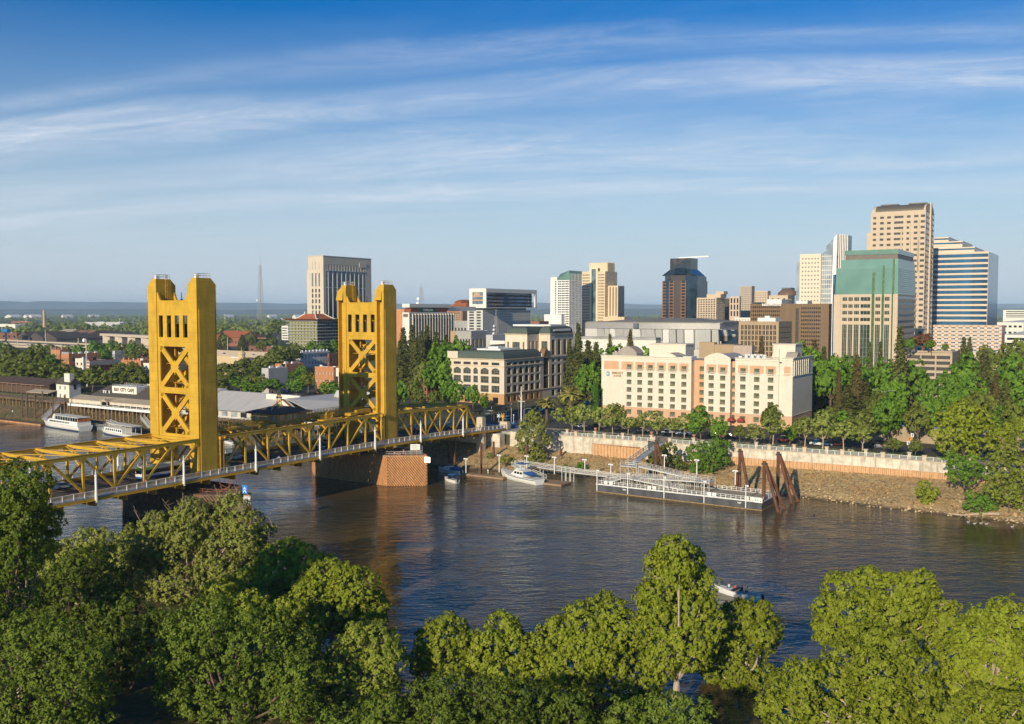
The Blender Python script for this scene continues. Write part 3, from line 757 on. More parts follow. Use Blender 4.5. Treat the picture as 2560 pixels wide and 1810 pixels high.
pil_x=[20,31,42,53,64,71.2,76.8,88,99,110,121,132.3,144,155.7,167.5]
for x in pil_x:
 mb=MB();y=wl(x);mb.box(x-.55,x+.55,y-.46,y+.5,GZ+.29,GZ+1.75);mb.box(x-.68,x+.68,y-.6,y+.64,GZ+1.751,GZ+1.95);part(rl,'stone_post',mb,CONC2)
RW_=((MB(),MB()),(MB(),MB()))
for a,b in zip(pil_x[:-1],pil_x[1:]):
 if a==71.2:continue
 mb,wm=RW_[a>74]
 n=max(2,round((b-a)/2.4))
 for k in range(1,n):x=a+(b-a)*k/n;mb.box(x-.07,x+.07,wl(x)-.1,wl(x)+.04,GZ+.29,GZ+1.42)
 p,q=(a+.55,wl(a+.55)-.03),(b-.55,wl(b-.55)-.03)
 for z,h in((1.4,.1),(.5,.06),(.95,.04)):mb.beam((*p,GZ+z),(*q,GZ+z),.09,h)
 wm.quad((*p,GZ+.5),(*q,GZ+.5),(*q,GZ+1.36),(*p,GZ+1.36))
FW_=meshmat('fine_wire',(.45,.44,.42),.32)
for mb,wm in RW_:part(rl,'rails',mb,WHITE);part(rl,'wire_infill',wm,FW_)
pav=mat('promenade_paving',(.36,.29,.22),rough=.9,var=.14,vs=.4)
mb=MB()
P_=[(17,128.9)]+[(x,y+.9)for x,y in WALL[1:]]
mb.poly([(x,y,GZ+.016)for x,y in P_]+[(230,150,GZ+.016),(120,149,GZ+.016),(17,146,GZ+.016)])
single('promenade',mb,pav,(100,140,GZ),kind='structure')
asph=mat('asphalt',(.05,.05,.055),rough=.92,var=.25,vs=.3)
mb=MB();mb.poly([(-20,150,GZ+.008),(200,158,GZ+.008),(300,164,GZ+.008),(300,176,GZ+.008),(190,170,GZ+.008),(-20,160,GZ+.008)])
single('front_street',mb,asph,(60,160,GZ),kind='structure')
mb=MB();mb.quad((-17,136,GZ+.004),(11,136,GZ+.004),(11,1800,GZ+.004),(-17,1800,GZ+.004))
mb.quad((11,146,GZ+.006),(22,146,GZ+.006),(22,190,GZ+.006),(11,190,GZ+.006))
single('avenue',mb,asph,(0,300,GZ),kind='structure')
mb=MB()
for y in np.arange(150,420,9):mb.box(-3.2,-3.05,y,y+3.2,GZ+.008,GZ+.016)
for x in np.arange(-15,10,1.6):mb.box(x,x+.7,141,144.5,GZ+.008,GZ+.016)
single('crosswalk_markings',mb,WLINE,(0,200,GZ),kind='structure')
mb=MB();mb.box(11.2,16.9,128,146,GZ-1,GZ+.02);mb.box(-24,-16.8,112.8,150,GZ-1,GZ+.02);single('abutment_pavement',mb,WALKM,(0,130,GZ),kind='structure')
ab=thing('bridge_abutment','concrete abutment with tall square pylons where the bridge meets the city','abutment',(-3,133,0))
mb=MB();mb.box(-17,13,124,127.5,-1,9.8);part(ab,'end_wall',mb,CONC)
for(x,y,z1)in((8.3,118.8,16.2),(-14.8,118.8,16.2),(8.8,134.5,13.0),(-15.3,134.5,13.0)):
 mb=MB();mb.box(x-1.3,x+1.3,y-1.1,y+1.1,-1,z1);mb.box(x-1.15,x+1.15,y-.95,y+.95,z1+.001,z1+.2);part(ab,'pylon',mb,CONC2)
mb=MB();mb.box(-15,9.9,118,119.6,6.8,9.2);part(ab,'cap_beam',mb,CONC)
# ---- barge landing
bx0,bx1,by0,by1,bz=70.6,122.0,90.6,103.0,2.35
brg=thing('barge','long dark steel barge with a tan deck moored as a boat landing','barge',(96,96,0))
HULLM=mat('black_hull',(.045,.047,.055),rough=.5,var=.3,vs=.5,weather=.0,col2=(.09,.09,.10),stretch=(1,1,.3))
mb=MB();mb.box(bx0,bx1,by0,by1,-.6,bz);part(brg,'hull',mb,HULLM)
mb=MB();mb.box(bx0-.06,bx1+.06,by0-.06,by1+.06,-.1,.22);part(brg,'waterline_scum',mb,mat('waterline_rust',(.30,.20,.09),rough=.9,var=.4,vs=2))
mb=MB();mb.box(bx0+.1,bx1-.1,by0+.1,by1-.1,bz+.001,bz+.06);part(brg,'deck',mb,mat('tan_deck',(.33,.27,.19),rough=.9,var=.12,vs=.25))
mb=MB();mb.box(bx0-.08,bx1+.08,by0-.1,by0+.02,bz-.12,bz+.12);mb.box(bx0-.08,bx1+.08,by1,by1+.1,bz-.12,bz+.12);mb.box(bx1+.01,bx1+.1,by0,by1,bz-.12,bz+.12)
part(brg,'rub_rail',mb,WHITE)
mb=MB();wm=MB()
for(p,q)in(((bx0+.2,by0+.2),(bx1-.2,by0+.2)),((bx0+34,by1-.2),(bx1-.2,by1-.2)),((bx1-.2,by0+.2),(bx1-.2,by1-.2)),((bx0+.2,by0+.2),(bx0+.2,by0+6))):
 L=math.hypot(q[0]-p[0],q[1]-p[1]);n=round(L/1.45)
 for k in range(n+1):
  x=p[0]+(q[0]-p[0])*k/n;y=p[1]+(q[1]-p[1])*k/n;mb.box(x-.06,x+.06,y-.06,y+.06,bz+.06,bz+1.2)
 for z in(.2,.7,1.2):mb.beam((*p,bz+z),(*q,bz+z),.08,.08)
for x in(bx0+2.6,bx0+4.4,bx0+17,bx0+18.6,bx0+35.5,bx0+37,bx0+46.5,bx0+48):mb.box(x,x+1.1,by0+.12,by0+.16,bz+.3,bz+1.15)
part(brg,'railing',mb,WHITE)
mb=MB()
for x in(bx0+9.5,bx0+45):
 mb.extr([(x-.7,1.75),(x+.7,1.75),(x+.35,1.35),(x-.35,1.35)],1,by0-.03,by0-.002)
part(brg,'hull_mark',mb,mat('faded_white_mark',(.5,.5,.5)))
sg=thing('number_plate','small white plate with dark characters on the upstream end of the barge railing','sign',(121.5,90.4,2.4))
part(sg,'plate',MB().box(119.9,122.2,90.34,90.45,2.2,3.5),WHITE)
mb=MB()
for k in range(3):mb.box(120.2+k*.65,120.3+k*.65,90.30,90.338,2.5,3.2);mb.box(120.2+k*.65,120.55+k*.65,90.30,90.338,2.8-.1*k,2.92-.1*k)
part(sg,'lettering',mb,DARKST)
rmp=thing('access_ramp','white galvanised zigzag ramp frame standing on the barge deck','ramp',(86,98,bz))
PALE=mat('pale_galvanised',(.60,.585,.55),rough=.5,metal=.2,var=.08)
def ramp(par,a,b,w_,name='ramp_flight',legs=True,side=1.15):
 a=Vector(a);b=Vector(b);d=(b-a);L=d.length;h=Vector((d.x,d.y,0)).normalized();nrm=Vector((-h.y,h.x,0))*(w_/2)
 mb=MB();mb.beam(a,b,w_,.14)
 for s_ in(1,-1):
  p,q=a+nrm*s_,b+nrm*s_
  mb.beam(p+Vector((0,0,-.1)),q+Vector((0,0,-.1)),.14,.36)
  for z in(.35,.75,side):mb.beam(p+Vector((0,0,z)),q+Vector((0,0,z)),.06,.07)
  n=max(2,round(L/1.3))
  for k in range(n+1):c=p.lerp(q,k/n);mb.beam(c,c+Vector((0,0,side)),.07,.07)
  if legs:
   n=max(2,round(L/2.6))
   for k in range(n+1):
    c=p.lerp(q,k/n)
    if c.z>bz+.5:mb.beam(c,Vector((c.x,c.y,bz+.06)),.13,.13)
 return part(par,name,mb,PALE)
def landing(par,x0,x1,y0,y1,z):
 mb=MB();mb.box(x0,x1,y0,y1,z-.2,z)
 for p,q in(((x0,y0),(x1,y0)),((x0,y1),(x1,y1)),((x0,y0),(x0,y1)),((x1,y0),(x1,y1))):
  for zz_ in(.6,1.15):mb.beam((*p,z+zz_),(*q,z+zz_),.06,.07)
 for x in(x0,(x0+x1)/2,x1):
  for y in(y0,y1):mb.box(x-.07,x+.07,y-.07,y+.07,bz+.06,z+1.15)
 return part(par,'landing',mb,PALE)
landing(rmp,74.5,80.0,99.0,102.6,7.2)
ramp(rmp,(80.0,101.4,7.2),(99.5,101.4,4.9),1.7)
landing(rmp,99.5,104.0,97.6,102.4,4.9)
ramp(rmp,(99.5,98.6,4.9),(79.5,98.6,4.1),1.6)
landing(rmp,76.5,79.5,95.4,99.4,4.1)
ramp(rmp,(79.5,96.2,4.1),(97.0,96.2,2.5),1.6)
ramp(rmp,(76.5,97,4.1),(72.2,93.5,2.5),1.8,'stair')
gw=thing('gangway','white truss gangway sloping down from the promenade wall to the barge ramp','gangway',(75,115,7))
def truss_walk(par,a,b,w_,h,name,m):
 a=Vector(a);b=Vector(b);d=b-a;L=d.length;hh=Vector((d.x,d.y,0)).normalized();nrm=Vector((-hh.y,hh.x,0))*(w_/2);U=Vector((0,0,h))
 mb=MB();mb.beam(a,b,w_,.15);n=max(3,round(L/2.2))
 for s_ in(1,-1):
  p,q=a+nrm*s_,b+nrm*s_
  mb.beam(p,q,.18,.25);mb.beam(p+U,q+U,.14,.16);mb.beam(p+U*.55,q+U*.55,.06,.06)
  for k in range(n):
   c,e=p.lerp(q,k/n),p.lerp(q,(k+1)/n)
   mb.beam(c,c+U,.1,.1);mb.beam(c,e+U,.08,.08)if k%2 else mb.beam(c+U,e,.08,.08)
  mb.beam(q,q+U,.1,.1)
 return part(par,name,mb,m)
truss_walk(gw,(74.2,129.6,GZ+.1),(76.6,102.6,7.25),2.2,1.7,'walkway',PALE)
dk=thing('floating_dock','low brown floating boat dock beside the moored white yacht','dock',(30,92,0))
DOCK=mat('dock_timber',(.30,.20,.12),rough=.9,var=.2,vs=1)
mb=MB();mb.box(17.5,35.5,92.2,95.2,-.25,.55);part(dk,'float',mb,DOCK)
mb=MB();mb.box(51.0,57.5,92,98.5,-.25,.55);part(dk,'float',mb,DOCK)
mb=MB();mb.box(35.5,51.0,96.2,98.4,-.25,.55);part(dk,'float',mb,DOCK)
gw2=thing('gangway','long low white gangway running over the water from the floating dock to the barge','gangway',(60,99,2))
truss_walk(gw2,(57.3,100.2,3.4),(75.2,100.6,3.0),1.8,1.1,'walkway',PALE)
truss_walk(gw2,(34,102.6,3.7),(57.3,100.2,3.4),1.8,1.2,'walkway',PALE)
truss_walk(gw2,(34,100.4,3.6),(48,98.0,.7),1.5,1.1,'ramp',PALE)
mb=MB()
for x in(53.6,55.2,56.8):
 for y in(99.2,101.4):mb.box(x-.1,x+.1,y-.1,y+.1,-1,4.6)
for x in(34.2,39,44):mb.box(x-.1,x+.1,101.4,101.6,-1,3.6);mb.box(x-.1,x+.1,103.4,103.6,-1,3.6)
part(gw2,'support_frame',mb,PALE)
def pile(px,py,pyt,lab,r=.42):
 x,y,_=PZ(px,py,0);zt=onp(px,pyt,1,y)[2]
 single('mooring_pile',MB().tube((x,y,-2),(x,y,zt),r,n=12),RUST,(x,y,0),lab,'pile','rusty round piles by the floating dock',smooth=False)
for(q,lab)in(((1122,1165,1098),'rusty steel pile in the shade under the bridge end, nearer the pier'),((1137,1169,1098),'rusty steel pile in the shade under the bridge end, nearer the bank'),((1203,1183,1106),'tall rusty pile standing right of the white runabout'),((1234,1163,1104),'rusty pile close against the bank at the end of the bridge'),((1317,1174,1114),'rusty pile in front of the tall green bush on the bank'),((1402,1167,1122),'rusty pile on the bare bank right of the tall green bush')):
 pile(*q,lab)
def dolphin(v,bs,zt,lab,r=.46):
 t_=thing('mooring_dolphin',lab,'dolphin',(v[0],v[1],0),'rusty mooring dolphins')
 part(t_,'pile',MB().tube((*v,-2),(*v,zt),r*1.05,n=12),RUST)
 for b in bs:
  top=Vector((v[0]+.35,v[1],zt-.7));low=Vector((*b,0));low=low+(low-top)*.12
  part(t_,'raking_pile',MB().tube(low,top,r,n=12),RUST)
 part(t_,'cap',MB().box(v[0]-.6,v[0]+.8,v[1]-.6,v[1]+.6,zt-1.0,zt-.55),DARKST)
dolphin((121.6,93.4),[(126.2,91.6),(126.3,96.7)],13.4,'three legged rusty dolphin nearest the camera at the barge end')
dolphin((121.3,106.8),[(125.8,105.6),(126.6,108.8)],14.3,'three legged rusty dolphin behind the upstream end of the barge')
v=onp(1850,1122,1,106.5);dolphin((v[0],106.5),[(v[0]+3.6,105.5),(v[0]-1.6,107.5)],v[2],'three legged rusty dolphin behind the middle of the barge')
v=onp(1622,1105,1,108.5)
v=onp(1640,1102,1,108);dolphin((v[0],108),[(v[0]+4.2,108.5)],v[2],'two legged rusty dolphin beside the sloping gangway')
def dock_lamp(x,y,z,h,lab,dbl=True):
 t_=thing('dock_lamp',lab,'lamp',(x,y,z),'white dock lamps')
 part(t_,'pole',MB().tube((x,y,z),(x,y,z+h),.16,.14,8),WHITE)
 mb=MB();mb.box(x-(.75 if dbl else .2),x+.75,y-.2,y+.2,z+h,z+h+.18);mb.box(x+.35,x+.8,y-.28,y+.28,z+h-.25,z+h-.001)
 if dbl:mb.box(x-.8,x-.35,y-.28,y+.28,z+h-.25,z+h-.001)
 part(t_,'lamp_head',mb,WHITE)
for i,x in enumerate((71.0,81.3,93.0,105.3,117.5)):dock_lamp(x,90.35,.4,6.2,f'white lamp post on the river side of the barge, {nth(i)} from its left end',False)
for(px,py,pt,y,lab)in((1248,1180,1138,96,'white twin lamp on the floating dock left of the yacht'),(1317,1172,1140,101,'white twin lamp in front of the tall green bush'),(1386,1185,1143,99,'white twin lamp at the right end of the floating dock'),(1462,1176,1149,103,'white lamp along the long low gangway'),(1527,1190,1161,101,'white lamp at the left end of the zigzag ramp'),(1661,1172,1138,103,'white lamp above the middle of the zigzag ramp'),(1742,1187,1150,103,'white lamp at the right end of the zigzag ramp'),(1838,1212,1177,102.5,'white lamp on the bank side of the barge deck'),(1165,1182,1147,88,'pale camera mast at the left tip of the floating dock')):
 a=onp(px,py,1,y);b=onp(px,pt,1,y);dock_lamp(a[0],y,max(.3,a[2]),b[2]-max(.3,a[2]),lab)
# ---- boats
def hull(L,B,D,sheer=.5,bow=.38,n=14,draft=.35,m_side=0,m_deck=1,stern=.85):
 mb=MB();secs=[]
 for i in range(n+1):
  s=i/n;x=-L/2+L*s
  k=stern+(1-stern)*min(1,s/.3)if s<1-bow else max(.02,1-((s-1+bow)/bow)**2.1)
  zt=D+sheer*max(0,(s-.35)/.65)**2;h=B/2*k
  xo=x+(.06*L*max(0,(s-.8)/.2))
  secs.append([(xo,-h,zt),(x,-h*.86,zt*.35),(x-.02*L*s,-h*.6,-draft),(x-.02*L*s,h*.6,-draft),(x,h*.86,zt*.35),(xo,h,zt)])
 for a,b in zip(secs[:-1],secs[1:]):
  for k in range(5):mb.quad(a[k],a[k+1],b[k+1],b[k],m_side)
  mb.quad(a[5],a[0],b[0],b[5],m_deck)
 mb.poly(secs[0][::-1],m_side);mb.poly(secs[-1],m_side);return mb
GEL=mat('white_gelcoat',(.80,.79,.76),rough=.25,var=.04,vs=1,spec=.5);DECKW=mat('boat_deck',(.66,.62,.55),rough=.6,var=.08)
NAVY=mat('navy_stripe',(.02,.04,.12),rough=.4);BLUEC=mat('blue_canvas',(.03,.13,.36),rough=.8,var=.2);GLD=glass('boat_glass',(.02,.025,.03))
def boat_dir(a,b):return math.atan2(b[1]-a[1],b[0]-a[0])
def yacht():
 a,b=PZ(1352,1213,0)[:2],PZ(1254,1191,0)[:2]
 c=((a[0]+b[0])/2,(a[1]+b[1])/2,0);L=math.hypot(a[0]-b[0],a[1]-b[1])*.95
 t_=thing('motor_yacht','white motor yacht with a blue flybridge canopy tied to the floating dock','yacht',c,rot=boat_dir(a,b),sc=1.0001)
 part(t_,'hull',hull(L,4.8,1.75,1.0,.45),[GEL,DECKW])
 mb=MB()
 for s_ in(1,-1):
  for i in range(8):
   s0,s1=i/9,(i+1)/9
   f=lambda s:(-L/2+L*s,s_*(2.4*((.85+.15*min(1,s/.3))if s<.55 else 1-((s-.55)/.45)**2.1)+.02),1.35+1.0*max(0,(s-.35)/.65)**2)
   p,q=f(s0),f(s1);mb.quad(p,q,(q[0],q[1],q[2]+.2),(p[0],p[1],p[2]+.2))
 part(t_,'stripe',mb,NAVY)
 mb=MB();mb.hexa([(-L*.16,-1.8,1.76),(L*.18,-1.5,1.76),(L*.18,1.5,1.76),(-L*.16,1.8,1.76)],[(-L*.16,-1.6,3.45),(L*.09,-1.25,3.45),(L*.09,1.25,3.45),(-L*.16,1.6,3.45)]);cb=part(t_,'cabin',mb,GEL)
 mb=MB();
 for s_ in(1,-1):
  for k in range(3):x=-L*.14+k*L*.075;mb.hexa([(x,s_*1.74-.05,2.5),(x+L*.06,s_*1.7-.05,2.5),(x+L*.06,s_*1.7+.05,2.5),(x,s_*1.74+.05,2.5)],[(x,s_*1.68-.05,3.2),(x+L*.05,s_*1.62-.05,3.2),(x+L*.05,s_*1.62+.05,3.2),(x,s_*1.68+.05,3.2)])
 mb.hexa([(L*.155,-1.2,2.4),(L*.17,-1.2,2.4),(L*.17,1.2,2.4),(L*.155,1.2,2.4)],[(L*.10,-1.1,3.3),(L*.115,-1.1,3.3),(L*.115,1.1,3.3),(L*.10,1.1,3.3)])
 part(cb,'window',mb,GLD)
 mb=MB();mb.box(-L*.17,L*.06,-1.7,1.7,3.46,3.6);mb.hexa([(L*.0,-1.5,3.61),(L*.06,-1.4,3.61),(L*.06,1.4,3.61),(L*.0,1.5,3.61)],[(L*.0,-1.4,4.3),(L*.03,-1.3,4.3),(L*.03,1.3,4.3),(L*.0,1.4,4.3)]);part(t_,'flybridge',mb,GEL)
 mb=MB();mb.box(-L*.12,L*.03,-1.5,1.5,5.6,5.78)
 for x in(-L*.11,L*.02):
  for y in(-1.4,1.4):mb.tube((x,y,3.6),(x,y,5.6),.05,n=5)
 part(t_,'canopy',mb,BLUEC)
 mb=MB();mb.hexa([(-L*.32,-1.9,2.6),(-L*.17,-1.9,3.1),(-L*.17,1.9,3.1),(-L*.32,1.9,2.6)],[(-L*.32,-1.8,2.7),(-L*.17,-1.8,3.3),(-L*.17,1.8,3.3),(-L*.32,1.8,2.7)]);part(t_,'cockpit_cover',mb,BLUEC)
 mb=MB()
 for k in range(9):
  s=.55+k*.055;x=-L/2+L*s;y=2.3*max(.05,1-((s-.55)/.45)**2.1);z=1.75+1.0*((s-.35)/.65)**2
  for s_ in(1,-1):mb.tube((x,s_*y,z),(x,s_*y,z+.8),.035,n=5)
 part(t_,'bow_rail',mb,GAL)
 mb=MB();mb.tube((-L*.1,0,3.6),(-L*.1,0,7.4),.05,n=5);mb.tube((-L*.05,.8,3.6),(-L*.05,.8,8),.03,n=5);part(t_,'antenna',mb,WHITE)
yacht()
def runabout(px0,py0,px1,py1,lab,canopy=True,cabin=False,B=2.3,D=.9):
 a,b=PZ(px0,py0,0)[:2],PZ(px1,py1,0)[:2];c=((a[0]+b[0])/2,(a[1]+b[1])/2,0);L=math.hypot(a[0]-b[0],a[1]-b[1])
 t_=thing('motor_boat',lab,'boat',c,rot=boat_dir(a,b),sc=1.0001)
 part(t_,'hull',hull(L,B,D,.4,.5),[GEL,DECKW])
 mb=MB();mb.box(-L*.38,L*.05,-B*.34,B*.34,D+.01,D+.05);part(t_,'cockpit',mb,mat('cockpit_liner',(.35,.33,.32)))
 mb=MB();mb.hexa([(L*.06,-B*.36,D),(L*.16,-B*.3,D+.1),(L*.16,B*.3,D+.1),(L*.06,B*.36,D)],[(L*.02,-B*.34,D+.75),(L*.04,-B*.3,D+.75),(L*.04,B*.3,D+.75),(L*.02,B*.34,D+.75)]);part(t_,'windscreen',mb,GLD)
 if canopy:
  mb=MB();mb.box(-L*.3,L*.04,-B*.42,B*.42,D+1.5,D+1.62)
  for x in(-L*.28,L*.02):
   for y in(-B*.4,B*.4):mb.tube((x,y,D),(x,y,D+1.5),.04,n=5)
  part(t_,'canopy',mb,BLUEC)
 if cabin:
  mb=MB();mb.hexa([(-L*.1,-B*.36,D),(L*.28,-B*.28,D+.2),(L*.28,B*.28,D+.2),(-L*.1,B*.36,D)],[(-L*.1,-B*.32,D+1.2),(L*.14,-B*.25,D+1.0),(L*.14,B*.25,D+1.0),(-L*.1,B*.32,D+1.2)]);part(t_,'cabin',mb,GEL)
  mb=MB();mb.box(-L*.42,-L*.11,-B*.4,B*.4,D+.01,D+.9);part(t_,'canvas_cover',mb,BLUEC)
 mb=MB();mb.box(-L*.53,-L*.49,-.25,.25,.2,D+.5);part(t_,'outboard_motor',mb,DARKST)
 return t_,L
runabout(1143,1208,1112,1200,'small white open motor boat with a blue top off the tip of the pier',True)
runabout(1152,1187,1098,1178,'white cabin cruiser with blue covers in the shade behind the pier',False,True,2.9,1.3)
bt,bL=runabout(1905,1505,1792,1478,'white open boat with people aboard, half hidden by the tall tree in the foreground',False,False,2.6,1.0)
runabout(585,1112,552,1104,'small white boat seen through the bridge beside the left tower',False,False,2.6,1.1)
SKIN=mat('skin',(.42,.24,.16),rough=.6,var=.05)
def person(x,y,z,shirt,trousers,lab,sit=False,rot=0.0,hair=(.03,.02,.015)):
 t_=thing('person',lab,'person',(x,y,z),rot=rot,sc=1.0001)
 V=[(0,0,.92),(0,0,1.15),(0,0,1.40),(0,0,1.50),(0,.02,1.66),(.19,0,1.40),(.25,.03,1.12),(.27,.12,.90),(-.19,0,1.40),(-.25,.03,1.12),(-.27,.12,.90),(.10,0,.88),(.11,.02,.48),(.11,-.02,.05),(.11,.12,.03),(-.10,0,.88),(-.11,.05,.48),(-.11,.0,.05),(-.11,.14,.03)]
 if sit:
  V=[(a,b,c-.45)for a,b,c in V];V[12]=(.12,.42,.45);V[13]=(.12,.45,.05);V[14]=(.12,.57,.03);V[16]=(-.12,.42,.45);V[17]=(-.12,.45,.05);V[18]=(-.12,.57,.03);V[11]=(.1,.05,.45);V[15]=(-.1,.05,.45)
 R=[.13,.13,.14,.06,.105,.07,.05,.04,.07,.05,.04,.09,.065,.05,.04,.09,.065,.05,.04]
 E_=[(0,1),(1,2),(2,3),(3,4),(2,5),(5,6),(6,7),(2,8),(8,9),(9,10),(0,11),(11,12),(12,13),(13,14),(0,15),(15,16),(16,17),(17,18)]
 me=bpy.data.meshes.new('body');me.from_pydata(V,E_,[]);me.materials.append(SKIN)
 o=bpy.data.objects.new('body',me);COL.objects.link(o);o.parent=t_;ORG[o]=(0,0,0)
 sk=o.modifiers.new('skin','SKIN');sk.use_smooth_shade=True
 for k,r in enumerate(R):me.skin_vertices[0].data[k].radius=(r,r)
 me.skin_vertices[0].data[0].use_root=True
 o.modifiers.new('sub','SUBSURF').levels=1
 d=-.45 if sit else 0
 mb=MB();mb.lathe((0,0,d),[(.19,.9),(.18,1.12),(.21,1.36),(.1,1.47)],10);mb.tube((.19,0,1.42+d),(.25,.03,1.14+d),.095,.075);mb.tube((-.19,0,1.42+d),(-.25,.03,1.14+d),.095,.075)
 part(t_,'shirt',mb,mat('cloth_%d%d%d'%tuple(int(c*99)for c in shirt),shirt,rough=.9),True)
 mb=MB();mb.lathe((0,0,d),[(.17,.78),(.19,.95)],10)
 for h,k,a in((11,12,13),(15,16,17)):mb.tube(V[h],V[k],.115,.09);mb.tube(V[k],V[a],.09,.075)
 part(t_,'trousers',mb,mat('cloth_%d%d%d'%tuple(int(c*99)for c in trousers),trousers,rough=.9),True)
 mb=MB();mb.ball((0,-.02,1.70+d),.115,.12,.12);part(t_,'hair',mb,mat('hair_%d'%int(hair[0]*99),hair,rough=.8),True)
a=PZ(1850,1490,1.1)
for k,(dx,sh,lab)in enumerate(((-2.2,(.6,.6,.6),'person in a pale shirt sitting nearest the bow of the open boat'),(-.8,(.45,.08,.06),'person in a red shirt sitting amidships in the open boat'),(.6,(.05,.05,.06),'person in a dark shirt sitting in the open boat behind the red shirt'),(1.8,(.62,.5,.35),'person in a tan shirt sitting nearest the stern of the open boat'))):
 u=boat_dir(PZ(1792,1478,0)[:2],PZ(1905,1505,0)[:2]);c_=bt.location
 cx2,cy2=uv(c_.x,c_.y);person(cx2+math.cos(u)*dx,cy2+math.sin(u)*dx,.95,sh,(.05,.06,.1),lab,True,rot=u+1.2)
p_=PZ(1220,1185,.55);person(p_[0],p_[1],.55,(.7,.7,.68),(.6,.58,.55),'person in white standing on the floating dock')
p_=onp(697,1108,0,-14.5);person(-14.5,p_[1],zd(p_[1]),(.02,.02,.025),(.02,.02,.03),'person in dark clothes walking on the far bridge walkway')
for k,(px,py,lab)in enumerate(((2420,1306,'nearest the drift log'),(2436,1310,'second along the line of ducks'),(2452,1309,'third along the line of ducks'),(2466,1311,'fourth along the line of ducks'),(2530,1318,'swimming alone at the right edge'),(1560+475,1287,'dark bird floating off the dolphins'))):
 x,y,_=PZ(px,py,0);mb=MB();mb.ball((x,y,.12),.38,.2,.17);mb.tube((x+.3,y,.2),(x+.36,y,.48),.06,.05,6);mb.ball((x+.4,y,.5),.12,.08,.08)
 single('duck',mb,mat('pale_feathers',(.45,.42,.38))if k<5 else DARKST,(x,y,0),f'{"pale duck on the water, " if k < 5 else ""}{lab}','duck','ducks on the river',smooth=True)
dl=thing('drift_log','bleached fallen tree lying half in the water at the foot of the bank','log',PZ(2450,1296,0))
BONE=mat('bleached_wood',(.42,.32,.22),rough=.9,var=.2,vs=2)
Pt=[PZ(2345,1277,.3),PZ(2370,1284,.5),PZ(2408,1288,.5),PZ(2450,1284,1.0),PZ(2500,1285,1.6)]
mb=MB()
for k in range(4):mb.tube(Pt[k],Pt[k+1],.1+.09*k,.19+.09*k,8)
part(dl,'trunk',mb,BONE)
for(q,e)in((2,(2425,1300)),(2,(2395,1296)),(1,(2360,1275)),(3,(2435,1302)),(3,(2440,1268))):
 part(dl,'branch',MB().tube(Pt[q],PZ(*e,.1),.12,.04,6),BONE)
